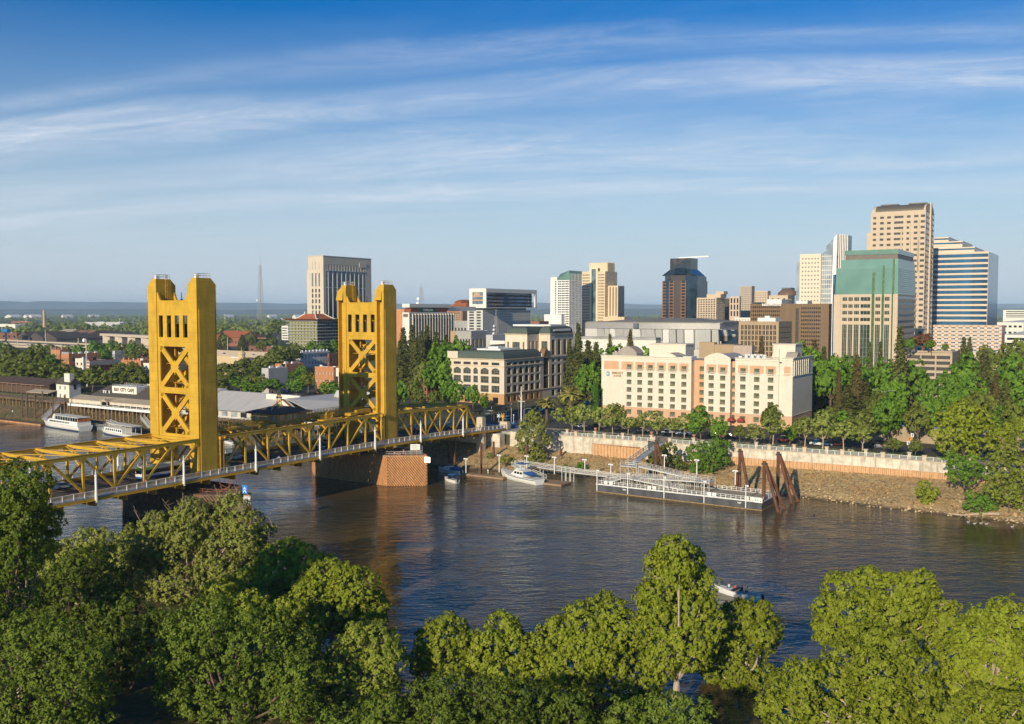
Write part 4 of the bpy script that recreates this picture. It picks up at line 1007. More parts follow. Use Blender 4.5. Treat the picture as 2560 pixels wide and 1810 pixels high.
# ------------------------------------------------------------ buildings: tools
class Bld:
 """a building in grid coordinates: front (west) face at y = yf, side (south) face at x = x1"""
 def __init__(s,name,label,cat,x0,x1,yf,yb,zt,wall,zb=GZ,inset=.5,core=True,group=None):
  s.x0,s.x1,s.yf,s.yb,s.zt,s.zb=x0,x1,yf,yb,zt,zb
  s.t=thing(name,label,cat,((x0+x1)/2,yf,zb),group);s.wall=wall;s.mb=MB();s.nw=0;s.over={};s.wc={};s.q=[]
  if core:s.mb.box(x0,x1-inset,yf+inset,yb,zb-.5,zt)
 def face(s,ax,a0,a1,z0,z1,cols,rows,glass_m,frame_m,c=None,t=.5,depth=.3,mull=0,wname='window',mrow=0):
  """wall of piers and spandrels round a grid of openings, and a window object in each"""
  c=(s.yf if ax==1 else s.x1)if c is None else c
  def bx(a,b,za,zb_):
   if b-a<.01 or zb_-za<.01:return
   if ax==1:s.mb.box(a,b,c,c+t,za,zb_)
   else:s.mb.box(c-t,c,a,b,za,zb_)
  cols=sorted(cols);rows=sorted(rows);p=a0
  for(a,b)in cols:
   bx(p,a,z0,z1);q=z0
   for(za,zb_)in rows:bx(a,b,q,za);q=zb_
   bx(a,b,q,z1);p=b
  bx(p,a1,z0,z1)
  for(a,b)in cols:
   for(za,zb_)in rows:s.q.append((ax,c,a,b,za,zb_,glass_m,frame_m,depth,mull,wname,mrow))
 def slab(s,ax,a0,a1,z0,z1,c=None,t=.5,m=0):
  c=(s.yf if ax==1 else s.x1)if c is None else c
  if ax==1:s.mb.box(a0,a1,c,c+t,z0,z1,m)
  else:s.mb.box(c-t,c,a0,a1,z0,z1,m)
 def _win(s,mb,ax,c,a,b,z0,z1,depth,mull,mrow,o=(0,0)):
  w_,h=b-a,z1-z0
  def bx(u0,u1,d0,d1,v0,v1,m):
   if ax==1:mb.box(a+u0,a+u1,c+d0,c+d1,z0+v0,z0+v1,m)
   else:mb.box(c-d1,c-d0,a+u0,a+u1,z0+v0,z0+v1,m)
  g=.004
  bx(g,w_-g,depth,depth+.06,g,h-g,0)
  f=min(.13,w_*.08)
  bx(g,f,depth-.06,depth-.002,g,h-g,1);bx(w_-f,w_-g,depth-.06,depth-.002,g,h-g,1)
  bx(f,w_-f,depth-.06,depth-.002,g,f,1);bx(f,w_-f,depth-.06,depth-.002,h-f,h-g,1)
  for k in range(1,mull+1):u=w_*k/(mull+1);bx(u-.06,u+.06,depth-.05,depth-.003,f,h-f,1)
  for k in range(1,mrow+1):v=h*k/(mrow+1);bx(f,w_-f,depth-.045,depth-.004,v-.05,v+.05,1)
 def done(s,mats=None,smooth=False):
  s.q.sort(key=lambda q:-(q[3]-q[2])*(q[5]-q[4])*(2 if q[0]==1 else 1))
  og=ORG[s.t];over={}
  for i,(ax,c,a,b,z0,z1,gm,fm,d,mu,wn,mr)in enumerate(s.q):
   if i<100 or wn!='window':
    key=(ax,round(b-a,3),round(z1-z0,3),gm.name,fm.name,d,mu,mr,wn)
    if key not in s.wc:
     mb=MB();s._win(mb,ax,0,-(b-a)/2,(b-a)/2,0,z1-z0,d,mu,mr);s.wc[key]=mb.mesh(wn,[gm,fm])
    o=bpy.data.objects.new(wn,s.wc[key]);COL.objects.link(o);o.parent=s.t;ORG[o]=og
    m=(a+b)/2
    o.location=(m-og[0],c-og[1],z0-og[2])if ax==1 else(c-og[0],m-og[1],z0-og[2])
   else:
    k=(gm.name,fm.name)
    if k not in over:over[k]=(MB(),gm,fm)
    s._win(over[k][0],ax,c,a,b,z0,z1,d,mu,mr)
  for mb,gm,fm in over.values():part(s.t,'window',mb,[gm,fm],kind='stuff')
  if s.mb.f:part(s.t,'wall',s.mb,mats or s.wall)
  return s.t
def span(a0,a1,n,frac,m=0.0):
 """n openings of the given share of the pitch, evenly between a0+m and a1-m"""
 p=(a1-a0-2*m)/n;return[(a0+m+p*(k+.5-frac/2),a0+m+p*(k+.5+frac/2))for k in range(n)]
def block(name,label,xl,xc,xr,yt,Y,wall,zb=GZ,cat='building',**k):
 """corner (west/south) seen at xc at distance Y; left end of the front at xl, far end of the side at xr"""
 x1,yf,zt=PY(xc,yt,Y);x0=onp(xl,yt,1,yf)[0];yb=onp(xr,yt,0,x1)[1]
 return Bld(name,label,cat,x0,x1,yf,max(yb,yf+4),zt,wall,zb,**k)
def zat(b,px,py):return onp(px,py,1,b.yf)[2]
def xat(b,px,py=850):return onp(px,py,1,b.yf)[0]
def yat(b,px,py=850):return onp(px,py,0,b.x1)[1]
CREAM=mat('cream_stucco',(.70,.62,.51),rough=.85,var=.05,vs=.3,weather=.2,bump=.04,bs=6)
ORANGE=mat('orange_stucco',(.60,.35,.21),rough=.85,var=.06,vs=.4,weather=.1)
PEACH=mat('peach_stucco',(.58,.36,.23),rough=.85,var=.06,vs=.4,weather=.15)
TRIM=mat('cream_trim',(.72,.66,.55),rough=.8,var=.04)
GREENGL=glass('curtained_glass',(.20,.21,.12),rough=.12,col2=(.06,.06,.045),vs=.6)
FRM=mat('bronze_frame',(.16,.13,.09),rough=.5);FRMW=mat('pale_frame',(.55,.52,.46),rough=.5)
DGL=glass('dark_glass',(.022,.024,.028));BLGL=glass('blue_glass',(.05,.10,.17),tint=.35);ROOFG=mat('grey_roofing',(.34,.33,.32),rough=.9,var=.2,vs=.15)
METALW=mat('white_plant_metal',(.68,.68,.66),rough=.5,var=.08)
# ---- the riverside hotel
H=Bld('hotel','cream and orange riverside hotel with rows of square windows and arched parapets','hotel',20.2,100.4,190,214,34.9,CREAM,core=False)
ROWS=[32.0,28.85,25.75,22.6,19.5,16.55,13.5];wh=1.95
def hrow(z):return(z-wh/2,z+wh/2)
def hbay(x0,x1,yf,cols,ztop,mats=True,base=15.55):
 H.mb.box(x0+.01,x1-.01,yf+.5,213,GZ-.5,ztop-1.2)
 cs=[(c-1.08,c+1.08)for c in cols]
 H.face(1,x0,x1,base,30.3,cs,[hrow(z)for z in ROWS[1:6]],GREENGL,FRM,c=yf,mull=1)
 H.face(1,x0,x1,30.3,34.3,cs,[hrow(ROWS[0])],GREENGL,FRM,c=yf,mull=1)
 H.face(1,x0,x1,34.3,ztop,[],[],GREENGL,FRM,c=yf)
 b0=len(H.mb.f);H.face(1,x0,x1,GZ-.5,base,cs,[hrow(ROWS[6])],GREENGL,FRM,c=yf,mull=1)
 for k in range(b0,len(H.mb.f)):H.mb.m[k]=2
LC=[33.0,37.8,42.5,47.3,52.3,57.1]
hbay(20.2,60.2,190,LC,36.3);hbay(65.6,76.3,190,[68.5,73.2],36.5);hbay(78.2,95.2,190,[81.3,86.7,92.1],36.7);hbay(96.4,100.4,190,[],37.2)
for(x0,x1,yf,cols,m)in((60.2,65.6,193.2,[63.3],1),(76.3,78.2,192.2,[77.2],1),(95.2,96.4,191.8,[],0)):
 b0=len(H.mb.f);H.mb.box(x0-.3,x1+.3,yf+.5,212.9,GZ-.5,35.2)
 H.face(1,x0,x1,GZ-.5,35.4,[(c-.9,c+.9)for c in cols],[hrow(z)for z in ROWS],GREENGL,FRM,c=yf,mull=1)
 for k in range(b0,len(H.mb.f)):H.mb.m[k]=m
ye=onp(2031,940,0,100.4)[1]
H.mb.box(88,99.89,190.6,ye,GZ-.4,35.2)
scol=[(195.2,196.4)]+[(198.8+3.0*k,200.2+3.0*k)for k in range(4)]
H.face(0,190.51,ye,15.55,34.9,scol,[hrow(z)for z in ROWS[1:6]],DGL,FRM)
b0=len(H.mb.f);H.face(0,190.51,ye,GZ-.5,15.55,scol,[hrow(ROWS[6])],DGL,FRM)
for k in range(b0,len(H.mb.f)):H.mb.m[k]=2
b0=len(H.mb.f);H.slab(0,190.51,ye,34.9,37.2)
hotel=H.done([CREAM,ORANGE,PEACH])
mb=MB()
def pan(x0,x1,win=None,zb=30.75,zt=34.1):
 if win is None:mb.box(x0,x1,189.93,189.998,zb,zt);return
 a,b=win-1.14,win+1.14;z0,z1=hrow(ROWS[0])
 mb.box(x0,a,189.93,189.998,zb,zt);mb.box(b,x1,189.93,189.998,zb,zt);mb.box(a,b,189.93,189.998,z1+.03,zt)
pan(21.5,28.3);pan(29.5,34.9,33.0)
for c in LC[1:]+[68.5,73.2,81.3,92.1]:pan(c-1.95,c+1.95,c)
pan(84.0,89.4,86.7);pan(97.2,99.6)
part(hotel,'orange_panel',mb,ORANGE)
for c in LC+[68.5,73.2,81.3,86.7,92.1]:
 m2=MB();m2.box(c-1.25,c+1.25,189.35,189.92,30.72,30.85)
 for k in range(7):x=c-1.2+k*.4;m2.box(x-.03,x+.03,189.36,189.42,30.85,31.6)
 m2.box(c-1.25,c+1.25,189.35,189.43,31.6,31.68);part(hotel,'balcony',m2,FRMW)
mb=MB()
for(x0,x1,z)in((20.2,60.2,36.3),(78.2,95.2,36.7),(96.4,100.4,37.2)):
 for dz,o,h in((0,.45,.3),(-.7,.25,.2),(-5.95,.22,.3),(-1.9,.12,.15)):mb.box(x0-(.3 if x0<30 else .1),x1+.12,190-o,190.3,z+dz,z+dz+h)
for(x0,x1)in((20.2,60.2),(65.6,76.3),(78.2,95.2),(96.4,100.4)):mb.box(x0,x1+.02,189.85,190.02,15.5,15.72)
mb.box(100.38,100.85,189.6,ye,37.2,37.5);mb.box(100.38,100.65,189.75,ye,36.4,36.6);mb.box(100.38,100.62,189.75,ye,30.3,30.6);mb.box(100.38,100.52,189.85,ye,15.5,15.72)
part(hotel,'cornice',mb,TRIM)
mb=MB()
for k in range(8):y=191.2+k*2.6;mb.box(100.405,100.75,y,y+.75,30.62,36.38)
part(hotel,'pilaster',mb,TRIM)
def arch_par(xa,xb,z0,rise,y0,y1,name,m):
 pts=[(xa,z0)]+[(xa+(xb-xa)*k/12,z0+.25+rise*math.sin(math.pi*k/12))for k in range(13)]+[(xb,z0)]
 return part(hotel,name,MB().extr(pts,1,y0,y1),m)
arch_par(65.7,76.2,36.5,1.9,189.9,190.6,'arched_parapet',CREAM);arch_par(44.5,53.5,36.6,1.5,190.2,190.9,'arched_parapet',CREAM)
arch_par(65.9,76.0,36.2,1.7,190.61,208,'vaulted_roof',ROOFG);arch_par(44.7,53.3,36.4,1.3,190.91,205,'vaulted_roof',mat('tan_roofing',(.42,.38,.32),rough=.9))
TAUPE=mat('taupe_stucco',(.36,.31,.26),rough=.85,var=.06)
m2=MB();xa,xb,ya,yb=24.5,33.5,196,203
m2.box(xa-2,xa+.8,ya-.3,yb,34.5,37.6)
pts=[(xa,34.5)]+[(xa+(xb-xa)*k/14,37.3+2.9*math.sin(math.pi*k/14)**.8)for k in range(15)]+[(xb,34.5)]
m2.extr(pts,1,ya,yb);part(hotel,'barrel_vault',m2,TAUPE)
m2=MB();m2.box(36.5,52.7,202,211,34,41.0);m2.box(36.2,53,201.7,211.3,41.001,41.4);m2.hexa([(42,201.4,36),(51,201.4,36),(51,202,36),(42,202,36)],[(43,201.4,37.4),(45.5,201.4,37.4),(45.5,202,37.4),(43,202,37.4)]);part(hotel,'roof_tower',m2,CREAM)
m2=MB();m2.box(90.1,98.6,199,208,34,42);m2.box(89.8,98.9,198.7,208.3,42.001,42.3);m2.extr([(89.6,37),(91.5,40.5),(92.6,40.5),(92.6,37)],1,198.2,198.9);part(hotel,'roof_tower',m2,CREAM)
m2=MB();pts=[(193.5,37.2)]+[(193.5+6*k/10,37.4+2.0*math.sin(math.pi*k/10))for k in range(11)]+[(199.5,37.2)]
m2.extr(pts,0,96.5,100.7);part(hotel,'barrel_vault',m2,TAUPE)
for k in range(7):
 x=80.5+(k%4)*2.4;y=196+(k//4)*3.2
 m2=MB();m2.lathe((x,y,35.2),[(.9,0),(.9,1.6),(.6,1.9),(.75,2.5),(.7,2.9)],10);part(hotel,'roof_fan',m2,METALW)
m2=MB();m2.box(54,58,196,201,35.2,36.6);m2.box(78.8,80,192,194,35.2,37.6);m2.box(72,88,200,207,35,36.4);part(hotel,'roof_plant',m2,METALW)
m2=MB();m2.box(20.5,60,190.6,212.8,35.0,35.15);m2.box(78.3,99.5,190.6,212.8,35.25,35.4);part(hotel,'roof',m2,ROOFG)
for x in(77.3,81.0):
 m2=MB();pts=[(x-1.6,12.6)]+[(x-1.6+3.2*k/8,12.6+1.4*math.sin(math.pi*k/8))for k in range(9)]+[(x+1.6,12.6)]
 m2.extr(pts,1,187.8,189.9);part(hotel,'awning',m2,mat('red_awning',(.26,.055,.03),rough=.9))
m2=MB();m2.box(9,20.1,192,208,GZ-.3,14.6);part(hotel,'low_wing',m2,PEACH)
m2=MB();m2.hexa([(8.4,191.4,14.6),(20.1,191.4,14.6),(20.1,208.6,14.6),(8.4,208.6,14.6)],[(12.5,197,18.2),(20.1,197,18.2),(20.1,203,18.2),(12.5,203,18.2)]);part(hotel,'low_wing_roof',m2,mat('green_grey_metal',(.13,.17,.15),rough=.6))
def text(parent,body,x,y,z,size,m,name='lettering',ax=1,ext=.03,rz=0.0):
 cu=bpy.data.curves.new(name,'FONT');cu.body=body;cu.size=size;cu.extrude=ext;cu.offset=.035*size;cu.align_x='CENTER';cu.align_y='CENTER';cu.resolution_u=1
 tmp=bpy.data.objects.new(name,cu);COL.objects.link(tmp);dg=bpy.context.evaluated_depsgraph_get()
 me=bpy.data.meshes.new_from_object(tmp.evaluated_get(dg));bpy.data.objects.remove(tmp);me.materials.clear();me.materials.append(m)
 o=bpy.data.objects.new(name,me);COL.objects.link(o);o.parent=parent;og=ORG[parent];ORG[o]=og
 o.location=(x-og[0],y-og[1],z-og[2]);o.rotation_euler=(math.pi/2,0,rz if ax==1 else math.pi/2);return o
BRN=mat('brown_letters',(.33,.15,.05),rough=.6)
text(hotel,'EMBASSY',27.7,189.95,29.2,1.3,BRN);text(hotel,'SUITES',27.7,189.95,28.0,1.2,BRN)
m2=MB();m2.box(22.7,24.0,189.9,189.98,27.9,29.7);part(hotel,'logo_panel',m2,mat('logo_blue',(.07,.23,.42),rough=.5));text(hotel,'E',23.35,189.87,28.8,1.3,WHITE,'logo_letter')
# ---- office building with green mansard roofs
OFF=mat('cream_office_stone',(.64,.54,.42),rough=.85,var=.06,vs=.4,weather=.12);MANS=mat('green_slate_mansard',(.075,.10,.085),rough=.75,var=.2,vs=1.5,stretch=(2,2,.3));OBASE=mat('ochre_base_stone',(.50,.28,.13),rough=.85,var=.08)
OBAR=mat('grey_bar',(.20,.18,.15),rough=.5);OGL=glass('office_glass',(.045,.055,.05),rough=.1,col2=(.10,.11,.09),vs=.5)
O=Bld('office_building','cream office building with arched window bays and dark green mansard roofs','office building',-75,-43.2,212,279,31.7,OFF,core=False)
O.mb.box(-75,-43.7,212.5,250,GZ-.5,31.6)
fr=[(-73.6+6.05*k,)for k in range(5)]
wc_=[-70.8,-64.9,-59.8,-54.5,-48.2];hw=[2.2,2.25,1.35,2.35,2.3]
cols=[(c-h,c+h)for c,h in zip(wc_,hw)]
def arches(bl,ax,c,cols,z,m_g,m_w,t=.5,rise=1.0):
 """arched heads: a glazed lunette with the wall cut round it"""
 for(a,b)in cols:
  n=8;pts=[(a+(b-a)*k/n,z+rise*math.sin(math.pi*k/n))for k in range(n+1)]
  top=z+rise+.02
  for k in range(n):
   (p0,q0),(p1,q1)=pts[k],pts[k+1]
   f=lambda u,d,v:(u,c+d,v)if ax==1 else(c-d,u,v)
   if ax==1:bl.mb.hexa([f(p0,0,q0),f(p1,0,q1),f(p1,t,q1),f(p0,t,q0)],[f(p0,0,top),f(p1,0,top),f(p1,t,top),f(p0,t,top)])
   else:bl.mb.hexa([f(p0,t,q0),f(p0,0,q0),f(p1,0,q1),f(p1,t,q1)],[f(p0,t,top),f(p0,0,top),f(p1,0,top),f(p1,t,top)])
  w_=MB();pp=pts if ax==1 else pts
  w_.extr([(a,z)]+pts[1:-1]+[(b,z)],ax,c+(.3 if ax==1 else-.36),c+(.36 if ax==1 else-.3));part(bl.t,'arched_window',w_,m_g)
mrows=[(15.9,19.2),(20.3,23.6),(24.5,26.6)]
O.face(1,-75,-43.2,15.4,26.6,cols,mrows,OGL,OBAR,mull=2,mrow=1)
pr_=-75
for(a,b)in cols:O.slab(1,pr_,a,26.6,27.62);pr_=b
O.slab(1,pr_,-43.2,26.6,27.62);arches(O,1,212,cols,26.6,OGL,OFF)
O.slab(1,-75,-43.2,27.62,28.8)
O.face(1,-75,-43.2,28.8,31.7,[(c-h*.98,c+h*.98)for c,h in zip(wc_,hw)],[(28.95,30.3)],DGL,OBAR,mull=3)
b0=len(O.mb.f);O.face(1,-75,-43.2,GZ-.5,15.4,[(c-1.6,c+1.6)for c in wc_],[(10.6,13.6)],DGL,FRM)
sc_=[(214.6+5.3*k,218.2+5.3*k)for k in range(6)]
O.face(0,212.51,246.8,GZ-.5,15.4,[(a+.6,b-.6)for a,b in sc_],[(11.4,14.2)],DGL,FRM)
for k in range(b0,len(O.mb.f)):O.mb.m[k]=1
O.face(0,212.51,246.8,15.4,26.6,sc_,mrows,DGL,OBAR,mull=1,mrow=1)
pr_=212.51
for(a,b)in sc_:O.slab(0,pr_,a,26.6,27.82);pr_=b
O.slab(0,pr_,246.8,26.6,27.82);arches(O,0,-43.2,sc_,26.6,DGL,OFF,rise=1.2)
O.slab(0,212.51,246.8,27.82,28.8)
O.face(0,212.51,246.8,28.8,31.7,[(a-.2,b+.2)for a,b in sc_],[(28.95,30.3)],DGL,FRM)
yB=254.6;xA=-49.8;yA=onp(1318,840,0,xA)[1];xAl=onp(1263,840,1,yA)[0]
O.mb.box(xAl,xA-.5,yA+.5,278,26,42.9);O.mb.box(-60,-43.7,yB+.5,279,GZ-.5,42.95);O.mb.box(-52,-43.7,246.85,yB+.49,GZ-.5,33.5)
wA=xA-xAl
O.face(1,xAl,xA,31.0,43.0,[(xAl+wA*.10,xAl+wA*.17),(xAl+wA*.33,xAl+wA*.66),(xAl+wA*.8,xAl+wA*.87)],[(34.5,39.2)],OGL,OBAR,c=yA,mull=2,mrow=2)
O.face(0,yA+.51,yB,31.0,43.0,span(yA+.5,yB,3,.5),[(32.4,39.6)],DGL,FRM,c=xA)
O.face(1,xA,-43.2,31.0,43.0,[(xA+1.4,-44.8)],[(35.6,39.4)],OGL,OBAR,c=yB,mull=3,mrow=2)
tcol=span(yB+.5,279,4,.58)
O.face(0,yB+.51,279,GZ-.5,43.0,tcol,[(11.4,14.4),(16,22),(22.8,27.5),(28.8,30.4),(32.2,40.2)],DGL,FRM,mull=1,mrow=2)
O.face(0,246.81,yB+.5,GZ-.5,33.4,[(248.2,253.4)],[(15.6,22),(22.4,31.4)],DGL,FRM,mull=2,mrow=3)
O.mb.box(-78,-62,247,276,GZ-.5,33)
off=O.done([OFF,OBASE])
def mansard(x0,x1,y0,y1,z0,z1,i,lab='mansard_roof'):
 mb=MB();n=5;rows=[]
 for k in range(n+1):
  s=k/n;o=i*(1-math.cos(s*math.pi/2));rows.append((o,z0+(z1-z0)*math.sin(s*math.pi/2)**1.0 if k else z0))
 for(o0,za),(o1,zb_)in zip(rows[:-1],rows[1:]):
  A_=[(x0+o0,y0+o0),(x1-o0,y0+o0),(x1-o0,y1-o0),(x0+o0,y1-o0)];B_=[(x0+o1,y0+o1),(x1-o1,y0+o1),(x1-o1,y1-o1),(x0+o1,y1-o1)]
  for k in range(4):j=(k+1)%4;mb.quad((*A_[k],za),(*A_[j],za),(*B_[j],zb_),(*B_[k],zb_))
 o=rows[-1][0];mb.quad((x0+o,y0+o,z1),(x1-o,y0+o,z1),(x1-o,y1-o,z1),(x0+o,y1-o,z1))
 p_=part(off,lab,mb,MANS);m2=MB()
 for(a,b)in(((x0+o,y0+o),(x1-o,y0+o)),((x1-o,y0+o),(x1-o,y1-o)),((x1-o,y1-o),(x0+o,y1-o)),((x0+o,y1-o),(x0+o,y0+o))):m2.beam((*a,z1+.1),(*b,z1+.1),.35,.3)
 part(p_,'roof_edge',m2,DARKST)
mansard(-70.6,-43.6,212.4,246.5,31.95,35.6,2.2);mansard(xAl+.5,xA-.2,yA+.4,276,43.3,46.6,2.0);mansard(xA-.19,-43.4,yB+.4,278.6,43.3,46.9,2.0);mansard(-78,-62.4,247,274,33,37,2.0)
mb=MB()
for(x0,x1,y,z,o)in((-75.3,-42.9,212,31.65,.6),(-75.1,-43.0,212,28.35,.3),(-75.1,-43.0,212,15.2,.25),(xAl-.4,xA+.3,yA,43.0,.6),(xA+.31,-42.9,yB,43.0,.6)):mb.box(x0,x1,y-o,y+.2,z,z+.32)
for(y0,y1,z,o)in((212.3,246.8,31.66,.6),(212.3,246.8,28.36,.35),(212.3,279,15.21,.25),(yB+.3,279,43.01,.6),(246.9,279,31.3,.4)):mb.box(-43.3,-43.2+o,y0,y1,z,z+.3)
part(off,'cornice',mb,mat('office_trim',(.60,.46,.30),rough=.8))
mb=MB();mb.box(-77,-70.7,212.3,216,31.97,35.2);part(off,'corner_parapet',mb,OFF)
mb=MB();mb.box(-66,-52,222,240,35.4,36.4);mb.box(-62,-56,226,232,36.4,37.3);mb.box(-68,-45,258,274,46.95,47.9);part(off,'roof_plant',mb,METALW)
mb=MB();mb.extr([(247.6,31.4)]+[(247.6+6.4*k/10,31.4+4.6*math.sin(math.pi*k/10))for k in range(11)]+[(254,31.4)],0,-46,-42.9);part(off,'entrance_gable',mb,mat('bronze_gable',(.20,.12,.06)))
mb=MB();mb.extr([(yB+2.6,44.2),(yB+4,43.9),(yB+22,44.1),(yB+22,46.0),(yB+4,46.0),(yB+2.6,45.4)],0,-43.25,-43.0);part(off,'sign_backing',mb,mat('dark_sign',(.05,.055,.06)))
mb=MB();R_=random.Random(7)
y=yB+5.2
while y<yB+21:w_=R_.uniform(.4,.8);mb.box(-42.99,-42.9,y,y+w_,44.5,45.7);y+=w_+.3
mb.lathe((-42.9,yB+3.4,44.4),[(.01,0),(.5,.5),(.01,1.1)],4);part(off,'sign_lettering',mb,METALW)
# ------------------------------------------------------------ downtown towers
STONE=mat('pale_limestone',(.58,.50,.40),rough=.85,var=.05,vs=.15,weather=.06);WHITEC=mat('white_concrete',(.70,.67,.60),rough=.8,var=.04,vs=.2)
TANC=mat('tan_concrete',(.40,.29,.18),rough=.85,var=.07,vs=.2);BEIGE=mat('beige_granite',(.56,.44,.32),rough=.7,var=.05,vs=.2)
BLUEG=glass('sky_blue_glass',(.05,.17,.32),tint=.12,rough=.05,vs=.08,col2=(.03,.08,.15));GREENG=glass('green_mirror_glass',(.15,.27,.21),tint=.3,rough=.2,vs=.07,col2=(.19,.32,.25),spec=.7)
BRONZEG=glass('bronze_mirror_glass',(.11,.075,.05),tint=.5,rough=.1,vs=.06);STEELG=glass('steel_blue_glass',(.05,.09,.13),tint=.5,vs=.1)
TERRA=mat('terracotta_tiles',(.36,.105,.04),rough=.85,var=.22,vs=.7)
def rows(z0,z1,n,frac):return span(z0,z1,n,frac)
b=block('courthouse','tall pale stone courthouse with a recessed blue glass front, left of the right bridge tower',770,808,928,640,900,STONE)
z=lambda py:zat(b,808,py)
W_=b.x1-b.x0
b.face(1,b.x0,b.x1,z(786),b.zt,span(b.x0,b.x1,3,.34,W_*.17),[(z(716),z(682))],DGL,STONE)
b2=b
cs=span(b.x0,b.x1,3,.45,W_*.17);b.q=[];b.mb=MB();b.mb.box(b.x0,b.x1-.6,b.yf+.6,b.yb,GZ-.5,b.zt)
b.face(1,b.x0,b.x1,GZ,z(722),cs,[(z(p+5),z(p-5))for p in(726,739,753,768,781)],DGL,FRM,mull=1)
b.face(1,b.x0,b.x1,z(722),z(675),cs,[(z(716),z(682))],STEELG,FRMW,mull=2,mrow=5)
b.face(1,b.x0,b.x1,z(675),b.zt,[(a+.8,c-.8)for a,c in cs],[(z(673),z(654))],DGL,STONE)
y0,y1=yat(b,817),yat(b,914)
b.slab(0,b.yf+.61,y0,GZ,b.zt);b.slab(0,y1,b.yb,GZ,b.zt);b.slab(0,y0,y1,z(660),b.zt)
for(a,c)in span(y0,y1,14,.3):b.slab(0,a,c,z(675),z(660),c=b.x1-.02,t=.4)
b.mb.box(b.x1-3,b.x1-1.2,y0,y1,z(676),z(659))
ct=b.done()
mb=MB();mb.box(b.x1-.55,b.x1-.3,y0,y1,GZ,z(676));cw=part(ct,'glass_curtain_wall',mb,STEELG)
mb=MB()
for(a,c)in span(y0,y1,9,.16):mb.box(b.x1-.29,b.x1+.25,a,c,GZ,z(677))
mb.box(b.x1-.29,b.x1-.1,y0,y1,z(719),z(717));mb.box(b.x1-.4,b.x1+.6,y0,y1,z(676.5),z(675));part(cw,'mullions',mb,mat('pale_metal',(.5,.5,.5),rough=.4))
mb=MB();mb.box(b.x0-3,b.x0-.01,b.yf+1.2,b.yb-5,GZ,z(675));part(ct,'shoulder',mb,STONE)
mb=MB();mb.box(b.x1-14,b.x1+.4,yat(b,900),yat(b,918),z(664),z(652));mb.box(b.x0-.3,b.x1+.3,b.yf-.3,b.yb,b.zt,b.zt+.6);part(ct,'roof_block',mb,STONE)
b=block('pagoda_roof_building','glass block with a red upswept tiled roof in front of the courthouse',722,793,852,801,820,mat('dark_bronze_wall',(.10,.085,.06)))
z=lambda py:zat(b,793,py);n=12;LIMEG=glass('olive_reflecting_glass',(.36,.37,.19),tint=.05,rough=.12,vs=.3,col2=(.09,.10,.06))
b.face(1,b.x0,b.x1,GZ,b.zt,span(b.x0,b.x1,9,.86),rows(z(900),z(803),n,.66),LIMEG,FRM)
b.face(0,b.yf+.51,b.yb,GZ,b.zt,span(b.yf+.5,b.yb,9,.86),rows(z(900),z(803),n,.66),STEELG,FRM)
pg=b.done();mb=MB()
for k in range(n+1):zz_=z(900)+(z(803)-z(900))*k/n;mb.box(b.x0-2.5,b.x1+1.2,b.yf-1.2,b.yb,zz_-.15,zz_+.15)
part(pg,'floor_ledges',mb,WHITEC)
mb=MB();xa,xb,ya,yb=b.x0-5,b.x1+4.5,b.yf-4.5,b.yb+4;zr=z(785)
prof=[(0,1.3),(.12,.35),(.3,.1),(.55,.9),(.8,3.2),(1,5.6)]
xm,ym=(xb-xa)*.36,(yb-ya)*.36
for(s0,h0),(s1,h1)in zip(prof[:-1],prof[1:]):
 A_=[(xa+xm*s0,ya+ym*s0),(xb-xm*s0,ya+ym*s0),(xb-xm*s0,yb-ym*s0),(xa+xm*s0,yb-ym*s0)];B_=[(xa+xm*s1,ya+ym*s1),(xb-xm*s1,ya+ym*s1),(xb-xm*s1,yb-ym*s1),(xa+xm*s1,yb-ym*s1)]
 for k in range(4):
  j=(k+1)%4;ma=((A_[k][0]+A_[j][0])/2,(A_[k][1]+A_[j][1])/2);f0,f1=(0 if s0 else-1.2),0
  mb.quad((*A_[k],b.zt+h0),(*A_[j],b.zt+h0),(*B_[j],b.zt+h1),(*B_[k],b.zt+h1))
mb.quad(*[(*p_,b.zt+prof[-1][1])for p_ in B_]);part(pg,'tiled_roof',mb,TERRA)
mb=MB()
for k in range(4):
 cx2,cy2=[(xa,ya),(xb,ya),(xb,yb),(xa,yb)][k];ex,ey=[(xa+xm,ya+ym),(xb-xm,ya+ym),(xb-xm,yb-ym),(xa+xm,yb-ym)][k]
 pts_=[(cx2+(ex-cx2)*s,cy2+(ey-cy2)*s,b.zt+h+.25)for s,h in prof]
 for p_,q_ in zip(pts_[:-1],pts_[1:]):mb.beam(p_,q_,.8,.7)
 mb.beam(pts_[-1],(pts_[-1][0],pts_[-1][1],pts_[-1][2]+1.8),.8,.8)
 j=(k+1)%4;e2=[(xa+xm,ya+ym),(xb-xm,ya+ym),(xb-xm,yb-ym),(xa+xm,yb-ym)][j];mb.beam((ex,ey,b.zt+4.8),(*e2,b.zt+4.8),.8,.7)
part(pg,'roof_ridge',mb,WHITEC)
b=block('hotel','white hotel slab with tall dark vertical window strips behind dark conifers',1006,1023,1134,781,620,WHITEC)
z=lambda py:zat(b,1023,py)
b.face(1,b.x0,b.x1,GZ,b.zt,[(b.x0+.6,b.x1-1)],[(z(793),z(785))],FRM,FRM)
b.face(0,b.yf+.51,b.yb,GZ,b.zt-.9,span(b.yf+.5,b.yb,16,.62),[(GZ+1,z(795)),(z(793),z(784))],mat('brown_spandrel_glass',(.055,.042,.032),rough=.25,var=.3,vs=.8),FRM,depth=.45)
fh=b.done()
mb=MB()
for(a,c)in span(b.yf+.5,b.yb,16,.3):y=c+(b.yb-b.yf)/16*.35;mb.box(b.x1+.01,b.x1+.5,y-.3,y+.3,GZ,b.zt-.9)
